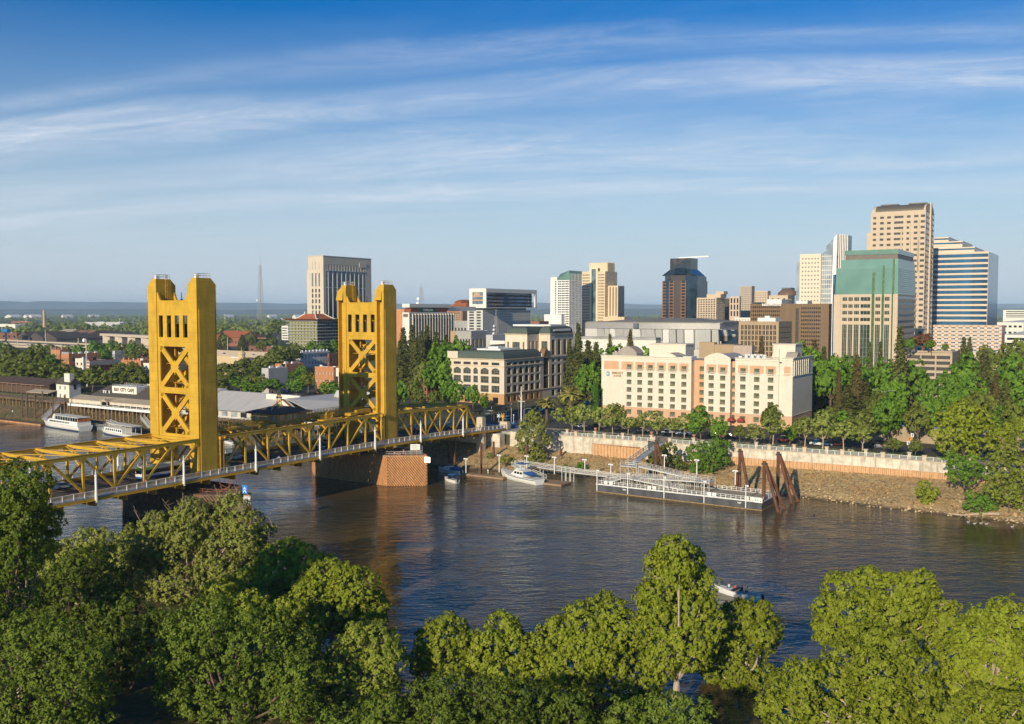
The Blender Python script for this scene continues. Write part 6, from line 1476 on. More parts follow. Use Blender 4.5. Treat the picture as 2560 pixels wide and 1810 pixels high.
b=block('parking_podium','pale parking block with checkered small openings at the foot of the blue tower',2302,2505,2514,814,700,mat('cream_band',(.64,.52,.40)))
z=lambda py:zat(b,2505,py);W_=b.x1-b.x0
b.face(1,b.x0,b.x1,GZ,b.zt,span(b.x0,b.x1,11,.64,1),rows(z(882),z(816),7,.42),glass('podium_opening',(.03,.06,.12),tint=.2),WHITEC,mull=2)
b.slab(0,b.yf+.51,b.yb,GZ,b.zt);pp=b.done();mb=MB()
for(za_,zb_)in rows(z(882),z(816),7,.42):
 for k in range(12):xx=b.x0+1+(W_-2)*k/11;mb.box(xx-1.0,xx+1.0,b.yf-.12,b.yf-.002,zb_+.35,zb_+1.15)
part(pp,'orange_tiles',mb,mat('orange_tile',(.52,.21,.07)))
mb=MB()
for(za_,zb_)in rows(z(882),z(816),7,.42):mb.box(b.x0,b.x1,b.yf-.06,b.yf-.003,za_-1.0,za_-.1)
part(pp,'pale_band',mb,mat('pale_blue_band',(.50,.50,.52)))
b=simple('office_block','long white low office block on the right horizon',2508,2640,2650,775,1500,WHITEC,1,4,(.96,.4),0,ybot=795)
b=simple('office_block','white terraced block behind trees at the right edge',2492,2560,2640,806,900,WHITEC,5,2,(.6,.3),0,ybot=840)
b=simple('parking_ramp','white stepped parking decks at the right edge behind the checkered podium',2512,2600,2650,838,640,WHITEC,1,3,(.95,.4),0,ybot=880)
b=block('parking_garage','open concrete parking garage with a planted roof among trees on the right',2262,2381,2400,881,425,mat('garage_concrete',(.47,.37,.27),rough=.9,var=.08,vs=.3,weather=.2))
z=lambda py:zat(b,2330,py)
b.face(1,b.x0,b.x1,GZ,b.zt,span(b.x0,b.x1,3,.9,.5),[(z(p+4),z(p-4.5))for p in(893.5,907.5,922,937,952)],DARKST,DARKST,depth=.45)
b.slab(0,b.yf+.51,b.yb,GZ,b.zt);pg_=b.done();GAR=b
mb=MB();mb.box(b.x0,b.x1,b.yf-.5,b.yf-.003,b.zt-.2,b.zt+.5);part(pg_,'parapet',mb,mat('garage_concrete',(.47,.37,.27)))
SIL=mat('silver_panels',(.55,.53,.50),rough=.35,metal=.35,var=.08,vs=.12);SILG=mat('grey_metal_cladding',(.40,.38,.36),rough=.45,metal=.25,var=.06)
c0=PY(1788,822,640);yf=c0[1];X_=lambda px:onp(px,830,1,yf)[0];z=lambda py:onp(1700,py,1,yf)[2]
ar=thing('arena','wide silver arena with folded metal panels and a low curved grey roof','arena',(X_(1650),yf,GZ))
xa,xb=X_(1447),X_(1790);n=16
arc=lambda f:10*(2*f-1)**2
mb=MB();P_=[(xa+(xb-xa)*k/n,yf+1.5+arc(k/n))for k in range(n+1)]+[(xb,yf+90),(xa,yf+90)]
mb.prism(P_,GZ,z(823));body=part(ar,'body',mb,SILG)
mb=MB();P2=[(x-(1 if i else 0),y-1.6)if y<yf+50 else(x,y)for i,(x,y)in enumerate(P_)];mb.prism(P2,z(823),z(808));part(ar,'fascia',mb,SILG)
mb=MB();mb.prism([(x,y+1)for x,y in P_[:-2]]+[(xb,yf+89),(xa,yf+89)],z(808),z(808)+.6)
mb.hexa([(xa+6,yf+10,z(807)),(xb-4,yf+10,z(807)),(xb-4,yf+85,z(807)),(xa+6,yf+85,z(807))],[(xa+40,yf+30,z(797)),(xb-40,yf+30,z(797)),(xb-40,yf+65,z(797)),(xa+40,yf+65,z(797))]);part(ar,'roof',mb,mat('arena_roof',(.22,.20,.17),rough=.8,var=.15,vs=.05))
R_=random.Random(11);k=0;x=xa+1
while x<xb-2:
 w_=R_.choice((5,7,9,11));x2=min(xb,x+w_);f=((x+x2)/2-xa)/(xb-xa);y=yf+arc(f);o0,o1=R_.uniform(.2,1.0),R_.uniform(.2,1.6)
 m2=MB();zt_,zb_=z(824),z(850)if x<X_(1640)else z(872)
 m2.hexa([(x+.4,y-o0*.4,zb_),(x2-.1,y-o0*.4,zb_),(x2-.1,y+1.3,zb_),(x+.4,y+1.3,zb_)],[(x+R_.uniform(0,1.2),y-o1,zt_),(x2-R_.uniform(.1,1.2),y-o1,zt_),(x2-.1,y+1.3,zt_),(x+.4,y+1.3,zt_)])
 part(ar,'folded_panel',m2,SIL if k%3 else mat('pale_aluminium',(.70,.68,.64),rough=.4,metal=.2,var=.04));x=x2;k+=1
ar2=[X_(1796+7*i)for i in range(9)]
for i,x in enumerate(ar2):
 m2=MB();y=yf+6+i*2.2;m2.hexa([(x-1.4,y,z(852)),(x+1.4,y,z(852)),(x+1.4,y+3,z(852)),(x-1.4,y+3,z(852))],[(x-.2,y-3.5,z(838)),(x+2.6,y-3.5,z(838)),(x+2.6,y,z(838)),(x-.2,y,z(838))])
 m2.hexa([(x-.2,y-3.5,z(838)),(x+2.6,y-3.5,z(838)),(x+2.6,y,z(838)),(x-.2,y,z(838))],[(x-2.6,y,z(824)),(x+.2,y,z(824)),(x+.2,y+3,z(824)),(x-2.6,y+3,z(824))]);part(ar,'tilted_glass_fin',m2,SIL if i%2 else STEELG)
mb=MB();mb.box(X_(1790),X_(1862),yf+10,yf+60,GZ,z(826));part(ar,'glazed_lobby',mb,STEELG)
mb=MB();mb.box(X_(1586),X_(1597),yf-1.9,yf+1,z(822),z(809));part(ar,'blue_panel',mb,mat('slate_blue_panel',(.10,.13,.17)))
b=simple('low_hall','low white hall with a grey roof edge in front of the arena',1440,1640,1652,850,560,WHITEC,6,1,(.3,.2),0)
mb=MB();mb.box(b.x0,b.x1,b.yf-.4,b.yb,b.zt,b.zt+1.4);part(b.t,'roof_edge',mb,ROOFG)
for(xl,xc,xr,yt,Y,w_,lab,nc,nr)in((1748,1786,1790,856,470,TANC,'plain tan block behind the left tower of the hotel',1,1),(1786,1834,1852,862,465,TANC,'plain tan block in the middle behind the hotel roof',1,1),(1834,1880,1884,864,440,mat('pinkish_concrete',(.44,.34,.28)),'flat pinkish block right behind the hotel roof fans',1,1),(1838,1850,1880,818,700,WHITEC,'white low block beside the arena fins',3,1),(1134,1168,1170,802,800,ROOFG,'grey block left of the white modern tower',4,2),(1126,1180,1215,828,640,TANC,'low tan building with a flat roof and parked cars behind the finned hotel',4,1),(1140,1178,1218,828,620,mat('grey_render',(.36,.34,.32)),'grey two storey block with small windows in front of the white modern tower',5,2),(1185,1218,1230,826,700,mat('pale_grey_render',(.48,.47,.46)),'pale grey box below the white modern tower',2,1),(1215,1232,1300,837,560,mat('pale_grey_render',(.48,.47,.46)),'low pale flat roofed building behind the green mansards',5,1),(1225,1262,1270,852,520,WHITEC,'small white rooftop building left of the tall mansard',2,1),(1325,1348,1372,803,1000,mat('red_brick',(.27,.10,.055)),'small red brick block beside the white high rise',3,1)):
 simple('low_block',lab,xl,xc,xr,yt,Y,w_,nc,nr,(.5,.35),4 if nr>0 else 0)
p_=PY(1240,838,640);lattice('radio_mast','squat white lattice mast with drum antennas in front of the white modern tower',p_[0],p_[1],p_[2]-4,PY(1240,790,640)[2],2.6,1.2,((.3,.9),(.45,.9),(.6,.8)))
# ------------------------------------------------------------ old waterfront on the left
WOODD=mat('dark_wharf_timber',(.13,.085,.05),rough=.95,var=.35,vs=1,weather=.4);WOODL=mat('pale_wharf_timber',(.30,.20,.11),rough=.95,var=.3,vs=.8,weather=.3)
PLANK=mat('wharf_planks',(.20,.15,.11),rough=.95,var=.25,vs=.5,stretch=(1,4,1));SHING=mat('dark_shingles',(.085,.072,.062),rough=.95,var=.25,vs=1.5)
TANROOF=mat('tan_canvas_roof',(.42,.34,.24),rough=.9,var=.08,vs=.3);WCLAP=mat('white_clapboard',(.72,.66,.57),rough=.8,var=.06,vs=.5,stretch=(1,1,6));GREYROOF=mat('grey_metal_roof',(.46,.44,.42),rough=.6,var=.08,vs=.2,stretch=(3,.3,1))
BRICK=mat('orange_brick',(.46,.20,.095),rough=.9,var=.14,vs=.8,weather=.2);BRICKD=mat('red_brick',(.27,.10,.055),rough=.9,var=.18,vs=.8,weather=.2);BRNB=mat('brown_brick',(.19,.085,.055),rough=.9,var=.15)
wh_=thing('timber_wharf','long old timber wharf on rows of piles along the far left bank','wharf',(-250,114,0))
mb=MB();mb.box(-400,-231,111.5,119.1,9.1,9.5);mb.box(-231,-150,107.5,119.1,9.2,9.6);mb.box(-150,-60,107.4,119.1,8.6,9.0);part(wh_,'deck',mb,PLANK)
R_=random.Random(5);mb=MB()
for(x0,x1,y0,zt)in((-400,-231,111.8,9.1),(-231,-150,107.8,9.2),(-150,-62,107.7,8.6)):
 for x in np.arange(x0+1,x1,3.1):
  for y in(y0,y0+3.6):xx=x+R_.uniform(-.4,.4);mb.tube((xx,y+R_.uniform(-.3,.3),-1),(xx,y,zt),.24,.21,6)
part(wh_,'piles',mb,WOODL,kind='stuff')
mb=MB()
for(x0,x1,y0,zt)in((-400,-231,111.6,9.1),(-231,-150,107.6,9.2),(-150,-62,107.5,8.6)):
 mb.box(x0,x1,y0-.25,y0-.01,zt-.7,zt+.3)
 for x in np.arange(x0+2,x1-6,6.2):mb.beam((x,y0+.1,2),(x+5.5,y0+.1,zt-.6),.2,.3)
part(wh_,'bracing',mb,WOODD)
for i,(px,pt_,pb)in enumerate(((54,984,1040),(67,985,1040),(87,985,1036),(106,978,1058),(131,985,1025),(161,988,1032))):
 y=104;a=onp(px,pt_,1,y);b_=onp(px,pb,1,y);single('mooring_pile',MB().tube((a[0],y,-2),(a[0],y,a[2]),.38,.34,8),WOODD,(a[0],y,0),f'tall dark timber pile standing before the old wharf, {nth(i)} from the left','pile','timber piles before the old wharf')
part(wh_,'railing',rail_loop([(-400,111.7),(-259,111.7)],9.5,1.1,2.2,.06),WOODD)
fd=thing('floating_dock','low brown floating dock along the far left water edge','dock',(-280,95,0))
mb=MB();mb.box(-400,-231,93.5,97,-.3,.8);part(fd,'float',mb,WOODD);mb=MB();mb.box(-400,-231,93.2,93.49,-.2,.65);part(fd,'fender',mb,mat('pale_orange_fender',(.42,.22,.10),var=.3,vs=.4))
for i,x in enumerate((-300,-280,-258)):
 t_=thing('dock_lamp',f'short dark lamp on the far left floating dock, {nth(i)} from the left','lamp',(x,95,.8),'dock lamps at far left');part(t_,'pole',MB().tube((x,95,.8),(x,95,5),.1,n=6),DARKST);part(t_,'lamp_head',MB().lathe((x,95,5),[(.3,0),(.3,.5),(.1,.8)],6),WHITE)
for(x0,y0,x1,y1,z0,z1,lab)in((-246,112,-236,98,8,2.4,'white boarding stair leading down to the white ferry'),(-172,107,-150,97,6,2,'white ramp sloping down behind the tour boat'),(-192,103,-172,99,3.2,1.6,'grey ramp with railings between the two boats')):
 t_=thing('gangway',lab,'gangway',(x0,y0,z0));truss_walk(t_,(x0,y0,z0),(x1,y1,z1),1.8,1.3,'walkway',PALE)
gb=thing('barge','small grey landing barge between the white ferry and the tour boat','barge',(-191,98,0))
part(gb,'hull',MB().box(-199,-168,98.5,103,-.4,1.5),mat('grey_hull',(.16,.17,.18),rough=.6,var=.2));part(gb,'railing',rail_loop([(-199,98.6),(-168,98.6),(-168,102.9),(-199,102.9)],1.5,1.2,1.6),PALE)
def gable_roof(par,x0,x1,y0,y1,ze,zr,over,m,axis=0,name='roof',hip=0.0):
 mb=MB();x0-=over;x1+=over;y0-=over;y1+=over
 if axis==0:
  ym=(y0+y1)/2;mb.hexa([(x0,y0,ze),(x1,y0,ze),(x1,y1,ze),(x0,y1,ze)],[(x0+hip,ym-.02,zr),(x1-hip,ym-.02,zr),(x1-hip,ym+.02,zr),(x0+hip,ym+.02,zr)])
 else:
  xm=(x0+x1)/2;mb.hexa([(x0,y0,ze),(x1,y0,ze),(x1,y1,ze),(x0,y1,ze)],[(xm-.02,y0+hip,zr),(xm+.02,y0+hip,zr),(xm+.02,y1-hip,zr),(xm-.02,y1-hip,zr)])
 return part(par,name,mb,m)
x0,x1=onp(-200,960,1,124)[0],onp(123,962,1,124)[0];ze=onp(60,958,1,124)[2];zr=onp(60,944,1,130)[2]
dp=thing('depot_shed','long dark brown waterfront shed with a low gable roof at the left edge','shed',(x1,124,GZ))
mb=MB();mb.box(x0,x1,124,138,9,ze);part(dp,'wall',mb,mat('brown_boards',(.10,.06,.04),rough=.9,var=.3,stretch=(3,1,.3)));gable_roof(dp,x0,x1,124,138,ze,zr+.4,.8,mat('dark_brown_roof',(.075,.05,.04),rough=.95,var=.2))
mb=MB()
for x in np.arange(x0,x1+.1,4.6):mb.box(x-.15,x+.15,121.3,121.6,9.4,ze-.35);mb.box(x-.1,x+.1,121.61,123.98,ze-.7,ze-.4)
mb.box(x0,x1,121.2,121.7,ze-.34,ze-.05);part(dp,'porch_posts',mb,mat('pale_brown_post',(.30,.19,.12)))
cp0=onp(66,979,1,114);cp1=onp(119,981,1,114);zt_=onp(78,971,1,119)[2]
cn=thing('canopy','tan flat canopy on posts standing on the old wharf','canopy',(cp0[0],114,9.5))
mb=MB();mb.hexa([(cp0[0],114,cp0[2]-.3),(cp1[0],114,cp0[2]-.3),(cp1[0],119,zt_-.3),(cp0[0],119,zt_-.3)],[(cp0[0],114,cp0[2]),(cp1[0],114,cp0[2]),(cp1[0],119,zt_),(cp0[0],119,zt_)]);part(cn,'roof',mb,TANROOF)
mb=MB()
for x in(cp0[0]+.4,(cp0[0]+cp1[0])/2,cp1[0]-.4):
 for y in(114.3,118.7):mb.box(x-.12,x+.12,y-.12,y+.12,9.5,cp0[2]-.3 if y<116 else zt_-.3)
part(cn,'posts',mb,WOODD)
hx0,hx1=onp(141,980,1,119.3)[0],onp(173,980,1,119.3)[0];hyb=onp(202,970,0,hx1)[1];hz=onp(172,962,1,119.3)[2]
wb=Bld('white_house','two storey cream clapboard house with a dark gable roof on the wharf','house',hx0,hx1,119.3,hyb,hz,WCLAP,zb=7.5)
wcol=[(hx0+(hx1-hx0)*f-.65,hx0+(hx1-hx0)*f+.65)for f in(.3,.68)]
wb.face(1,hx0,hx1,7,hz,wcol,[(hz-7.5,hz-4.9),(hz-2.9,hz-.8)],DGL,WHITE,mull=1);wb.slab(0,119.81,hyb,7,hz);wb.done()
hzr=hz+3.4;m2=MB();ym=(119.3+hyb)/2;m2.extr([(119.3,hz),(ym-.1,hzr-.7),(hyb,hz)],0,hx0+.2,hx1-.05);part(wb.t,'gable_wall',m2,WCLAP);gable_roof(wb.t,hx0,hx1,119.3,hyb,hz+.02,hzr,.5,SHING)
m2=MB();m2.box(hx1-5.5,hx1-.8,120.2,122.6,hz+.3,hzr+2.2);part(wb.t,'false_front',m2,WCLAP);m2=MB();m2.box(hx1+.003,hx1+.06,ym-.7,ym+.7,hz-2.6,hz+.5);part(wb.t,'tall_window',m2,DGL)
cf=thing('cafe','long waterfront cafe with a tan awning terrace and a dark roof on the wharf','cafe',(-200,108,9.6))
part(cf,'hall',MB().box(-222,-150,114.4,130,9.4,13.2),WCLAP);gable_roof(cf,-223,-149,113.6,131,13.1,18.2,.4,SHING,0,hip=5)
aw=MB();aw.hexa([(-230.5,108,11.8),(-164,108,11.8),(-164,114.3,13.3),(-230.5,114.3,13.3)],[(-230.5,108,12.0),(-164,108,12.0),(-164,114.3,13.6),(-230.5,114.3,13.6)]);part(cf,'awning',aw,TANROOF)
aw=MB()
for(xa,xb)in((-230.4,-203.5),(-198,-164)):
 x=xa;aw=MB()
 while x<xb-.5:aw.box(x+.06,min(xb,x+4.4)-.06,108.02,108.14,10.25 if xa<-210 else 10.7,11.79);x+=4.4
 part(cf,'awning_curtain',aw,mat('cream_canvas',(.62,.54,.42),rough=.9,var=.06))
aw=MB();aw.box(-230.8,-150,107.25,107.44,8.6,9.75)
for x in np.arange(-230.4,-163,4.4):aw.box(x-.1,x+.1,107.9,108.019,9.75,11.8)
aw.box(-230.5,-164,107.9,108.01,10.0,10.12);part(cf,'terrace_edge',aw,WHITE)
aw=MB();aw.extr([(-203.2,12.0),(-200.7,13.4),(-198.2,12.0)],1,106.6,113.4);aw.box(-203,-202.7,106.7,107,9.6,12);aw.box(-198.7,-198.4,106.7,107,9.6,12);part(cf,'entrance_porch',aw,TANROOF)
aw=MB();aw.box(-209,-190,117,124,14.6,18.6);sb=part(cf,'sign_box',aw,mat('cafe_sign_white',(.76,.72,.64),var=.03));text(sb,'RIO CITY CAFE',-199.5,116.93,16.9,2.3,mat('brown_sign_letters',(.12,.05,.025)))
part(cf,'sign_box_railing',rail_loop([(-209,117.2),(-190,117.2),(-190,123.8),(-209,123.8)],18.6,.9,2),GAL)
for x in(-215,-213.4,-210.5):part(cf,'roof_vent',MB().lathe((x,116.5,14.5),[(.3,0),(.3,1.2),(.5,1.3),(.4,1.7)],6),WHITE)
rs=thing('restaurant','white restaurant with a large grey metal roof on the wharf behind the bridge','restaurant',(-100,110,9))
part(rs,'hall',MB().box(-150,-92,112,140,8.8,12.2),mat('cream_panel_wall',(.55,.49,.40),var=.06))
mb=MB();mb.hexa([(-152,110.5,12.2),(-91,110.5,12.2),(-91,141,12.2),(-152,141,12.2)],[(-138,125,19.0),(-91,125,19.0),(-91,126,19.0),(-138,126,19.0)]);part(rs,'roof',mb,GREYROOF)
part(rs,'right_hall',MB().box(-91.9,-70,112,138,8.8,13),WCLAP)
m2=MB();xm=-84.5;m2.extr([(-94.5,8.8),(-94.5,13.2),(xm,18.9),(-75,13.2),(-75,8.8)],1,110.2,111.9);gw_=part(rs,'gable_front',m2,WCLAP)
m2=MB();m2.beam((-95.2,109.9,12.8),(xm,109.9,18.95),.9,.25);m2.beam((-74.3,109.9,12.8),(xm,109.9,18.95),.9,.25);part(gw_,'brown_verge',m2,mat('brown_verge',(.35,.14,.06)))
m2=MB();m2.hexa([(-90.9,112,13.1),(xm,112,18.8),(xm,140,18.8),(-90.9,140,13.1)],[(-90.9,112,13.3),(xm,112,19.0),(xm,140,19.0),(-90.9,140,13.3)]);m2.hexa([(xm,111.9,18.8),(-66,112,13.1),(-60,140,16),(xm,140,18.8)],[(xm,111.9,19.0),(-66,112,13.3),(-60,140,16.2),(xm,140,19.0)]);m2.hexa([(-80,132,14),(-56,120,14),(-56,140,14),(-80,140,14)],[(-79,136,21),(-58,136,21),(-58,137,21),(-79,137,21)]);part(rs,'cross_roof',m2,GREYROOF)
part(rs,'false_front',MB().box(-106,-86,121,122,14.5,19.3),WCLAP);part(rs,'chimney_block',MB().box(-146,-139,122,128,12.5,19.5),WCLAP)
for k in range(9):x=-148+k*6;part(rs,'window',MB().box(x,x+3.8,111.93,111.99,9.5,11.6),GLB if k%3 else DGL)
part(rs,'terrace_railing',rail_loop([(-150,107.6),(-62,107.6)],9.0,1.15,1.9,.06),WHITE);part(rs,'terrace_posts',MB().box(-120,-62,107.45,107.55,8.0,8.55),WOODL)
def big_boat(name,lab,p_st,p_bw,B,D,decks,cat):
 a,b=PZ(*p_st,0)[:2],PZ(*p_bw,0)[:2];c=((a[0]+b[0])/2,(a[1]+b[1])/2,0);L=math.hypot(a[0]-b[0],a[1]-b[1])
 t_=thing(name,lab,cat,c,rot=boat_dir(a,b),sc=1.0001);part(t_,'hull',hull(L,B,D,.9,.35,stern=.96),[GEL,DECKW])
 m2=MB()
 for s_ in(1,-1):
  for i in range(9):f=lambda s:(-L/2+L*s,s_*(B/2*.9*((.96+.04*min(1,s/.3))if s<.65 else 1-((s-.65)/.35)**2.1)+.06),0);p,q=f(i/9.6),f((i+1)/9.6);m2.quad((*p[:2],-.1),(*q[:2],-.1),(*q[:2],.45),(*p[:2],.45))
 part(t_,'boot_stripe',m2,NAVY);return t_,L
fb,L=big_boat('ferry','two deck white ferry moored below the old wharf',(214,1078),(114,1063),7.5,2.4,2,'ferry')
m2=MB();m2.hexa([(-L*.47,-3.3,2.4),(L*.30,-3.0,2.6),(L*.30,3.0,2.6),(-L*.47,3.3,2.4)],[(-L*.47,-3.2,4.3),(L*.24,-2.8,4.3),(L*.24,2.8,4.3),(-L*.47,3.2,4.3)]);cb=part(fb,'main_cabin',m2,GEL)
for k in range(13):
 for s_ in(1,-1):x=-L*.26+k*L*.038;part(cb,'window',MB().box(x,x+L*.02,s_*3.22-.04,s_*3.22+.04,3.0,3.8),GLD)
m2=MB();m2.box(-L*.46,L*.16,-2.9,2.9,4.31,4.4);m2.box(-L*.30,L*.12,-2.6,2.6,4.4,6.0);part(fb,'upper_deck',m2,GLD);part(fb,'upper_roof',MB().box(-L*.47,L*.14,-3.1,3.1,6.01,6.25),DECKW)
m2=MB()
for x in np.arange(-L*.46,L*.14,L*.06):
 for y in(-2.95,2.95):m2.box(x-.06,x+.06,y-.06,y+.06,4.4,6.0)
part(fb,'deck_posts',m2,WHITE);part(fb,'stern_bunting',MB().box(-L*.475,-L*.465,-3.0,3.0,4.4,5.4),mat('orange_bunting',(.55,.16,.03),var=.4,vs=1));part(fb,'side_bunting',MB().box(-L*.46,-L*.3,-3.04,-2.97,4.4,5.3),mat('orange_bunting',(.55,.16,.03)))
m2=MB();m2.hexa([(L*.17,-1.5,4.3),(L*.26,-1.2,4.3),(L*.26,1.2,4.3),(L*.17,1.5,4.3)],[(L*.17,-1.4,6.4),(L*.22,-1.1,6.4),(L*.22,1.1,6.4),(L*.17,1.4,6.4)]);m2.tube((L*.1,0,6.2),(L*.1,0,9.5),.08,n=5);part(fb,'wheelhouse',m2,GEL)
tb,L=big_boat('tour_boat','low white tour boat with square windows and a canopied stern by the left tower',(345,1096),(258,1081),5.6,1.5,1,'boat')
m2=MB();m2.box(-L*.2,L*.32,-2.3,2.3,1.5,3.3);cb=part(tb,'cabin',m2,GEL)
for k in range(8):
 for s_ in(1,-1):x=-L*.18+k*L*.06;part(cb,'window',MB().box(x,x+L*.036,s_*2.33-.04,s_*2.33+.02,2.0,2.9),GLD)
m2=MB();m2.box(-L*.48,L*.2,-2.5,2.5,5.0,5.2)
for x in(-L*.46,-L*.3,-L*.14,0,L*.17):
 for y in(-2.3,2.3):m2.box(x-.08,x+.08,y-.08,y+.08,1.5,5.0)
part(tb,'canopy',m2,mat('cream_canopy',(.66,.60,.50)))
def bbox(lab,xl,xc,xr,yt,yb,wall,nc=4,nr=2,ns=3,cat='building',name='brick_building',gl=DGL,par=True,fr=(.4,.5),fm=None):
 Y=(CZ-GZ)*F/(yb-777)*cp if yb>800 else 900
 b=block(name,lab,xl,xc,xr,yt,Y,wall)
 rr=rows(GZ+1,b.zt-.9,nr,fr[1])if nr else[]
 b.face(1,b.x0,b.x1,GZ-.5,b.zt,span(b.x0,b.x1,nc,fr[0])if nr else[],rr,gl,fm or FRMW)
 b.face(0,b.yf+.51,b.yb,GZ-.5,b.zt,span(b.yf+.5,b.yb,ns,fr[0])if ns and nr else[],rr,gl,fm or FRMW);b.done()
 if par:
  m2=MB()
  for(p,q)in(((b.x0,b.yf+.25),(b.x1,b.yf+.25)),((b.x1-.25,b.yf+.5),(b.x1-.25,b.yb)),((b.x0+.25,b.yf+.5),(b.x0+.25,b.yb)),((b.x0,b.yb-.25),(b.x1,b.yb-.25))):m2.beam((*p,b.zt+.45),(*q,b.zt+.45),.45,.9)
  part(b.t,'parapet',m2,wall)
 m2=MB();R2=random.Random(xl*3+yt)
 for k in range(R2.randint(2,4)):
  w_,d_=R2.uniform(.08,.2)*(b.x1-b.x0),R2.uniform(.08,.2)*(b.yb-b.yf);xx=R2.uniform(b.x0+1,b.x1-w_-1);yy=R2.uniform(b.yf+2,max(b.yf+2.1,b.yb-d_-1));m2.box(xx,xx+w_,yy,yy+d_,b.zt-.1,b.zt+R2.uniform(.8,2))
  part(b.t,'roof_unit',m2,METALW);m2=MB()
 return b
def crenel(b,n,h,m):
 m2=MB()
 for(a,c)in span(b.x0,b.x1,n,.3):m2.box(a,c,b.yf,b.yf+.8,b.zt+.9,b.zt+.9+h)
 for(a,c)in span(b.yf+1,b.yb,n,.3):m2.box(b.x1-.8,b.x1,a,c,b.zt+.9,b.zt+.9+h)
 part(b.t,'battlements',m2,m)
b=bbox('orange brick building with battlements and flagpoles above the old town trees',128,150,172,878,925,BRICK);crenel(b,5,1.6,BRICK)
b=bbox('brick building with a white stepped parapet right of the battlemented building',153,172,250,888,928,BRICK);crenel(b,4,1.4,WHITE)
b=bbox('cream front with a fancy gable beside the flagpole',188,208,214,900,935,WCLAP,2,2,1)
b=bbox('dark red brick block with a grey cornice and a porch roof behind the trees',214,224,296,905,960,BRICKD,2,3,6)
m2=MB();m2.box(b.x1+.01,b.x1+.8,b.yf-.5,b.yb,b.zt-2.2,b.zt+.6);part(b.t,'cornice',m2,ROOFG)
b=bbox('pale grey building with tall narrow windows among the old town trees',281,287,312,880,905,mat('pale_grey_render',(.48,.47,.46)),2,1,5,fr=(.5,.7))
b=bbox('orange brick building with chimneys just left of the left tower',303,352,392,905,960,BRICK,5,2,3);crenel(b,4,1.4,BRICK)
b=bbox('small plain orange brick box left of the left tower',353,372,385,876,900,BRICK,1,1,1)
b=bbox('white old building with arched upper windows against the left tower',358,376,420,912,965,WHITEC,3,2,4)
b=bbox('cream stone building with a cornice and a small cupola right of the left tower',500,607,640,899,940,mat('yellow_cream_stone',(.58,.44,.25),var=.06),8,1,2,fr=(.2,.5))
c_=PY(590,897,(CZ-GZ)*F/(940-777));m2=MB();m2.lathe((c_[0],c_[1]+5,b.zt),[(2.4,0),(2.4,3.4),(2.8,3.5),(2.6,4.4),(1.4,5.6),(.2,6.0),(.1,8.6)],10);part(b.t,'cupola',m2,mat('yellow_cream_stone',(.58,.44,.25)))
b=bbox('brown brick building with a white chimney behind the trees between the towers',640,649,685,901,940,BRNB,1,1,4)
b=bbox('low orange brick building with a white flat roof between the towers',686,716,760,913,935,BRICK,1,0,0)
b=bbox('tall plain grey wall building rising from the trees between the towers',654,671,719,925,985,mat('light_grey_render',(.45,.43,.42)),1,0,0);part(b.t,'white_roof',MB().box(b.x0+.6,b.x1-.6,b.yf+.6,b.yb-.6,b.zt+.01,b.zt+.3),WHITE)
b=bbox('ornate white building with a row of arched windows and a cornice',745,752,822,882,918,mat('white_ornate',(.66,.66,.66),var=.04),1,2,9,fr=(.35,.6));m2=MB();m2.box(b.x1+.01,b.x1+.9,b.yf-.4,b.yb,b.zt-.8,b.zt+.4)
for(a,c)in span(b.yf,b.yb,8,.2):m2.box(b.x1-.6,b.x1+.4,a,c,b.zt+.4,b.zt+2.0)
part(b.t,'cornice',m2,mat('white_ornate',(.66,.66,.66)))
b=bbox('brown brick building against the right tower beside the ornate white one',818,823,860,886,915,BRNB,1,1,4)
b=bbox('three storey orange brick building with pale windows left of the right tower',787,834,850,922,985,BRICK,6,3,2,gl=mat('pale_blind_window',(.5,.46,.38)),fr=(.35,.5),fm=FRM)
b=bbox('white rendered wall building touching the right tower',834,850,870,924,985,WHITEC,1,1,1)
b=bbox('deep red brick corner building with dark window rows by the right end of the bridge',1058,1068,1130,945,1003,BRICKD,1,3,6,fr=(.5,.55),fm=FRM)
b=bbox('low warehouse with a grey brown flat roof right of the right tower',930,1040,1062,932,962,mat('tan_render',(.34,.27,.20)),3,1,2)
b=bbox('long low building with a white roof edge behind the trees right of the bridge',975,1062,1110,922,942,WHITEC,3,1,2)
b=bbox('small red brick building with white roof near the right bridge tower',960,1010,1030,920,940,BRICKD,2,1,2)
b=bbox('long tiled roof brick depot behind the freeway',536,600,640,846,866,BRICKD,9,1,3);gable_roof(b.t,b.x0,b.x1,b.yf,b.yf+34,b.zt+.9,b.zt+9,1,TERRA)
b=bbox('low orange brick blocks behind the depot, left of the upswept roof',617,668,690,848,863,BRICK,8,1,3)
b=bbox('white parking block with dark openings left of the upswept roof building',704,720,735,816,850,WHITEC,1,5,1,fr=(.85,.45))
b=bbox('low brown roofed filling station beside the freeway',622,680,700,868,884,BRNB,4,1,2)
b=bbox('long low brown workshop at the far left',-60,42,66,834,850,BRNB,8,1,2)
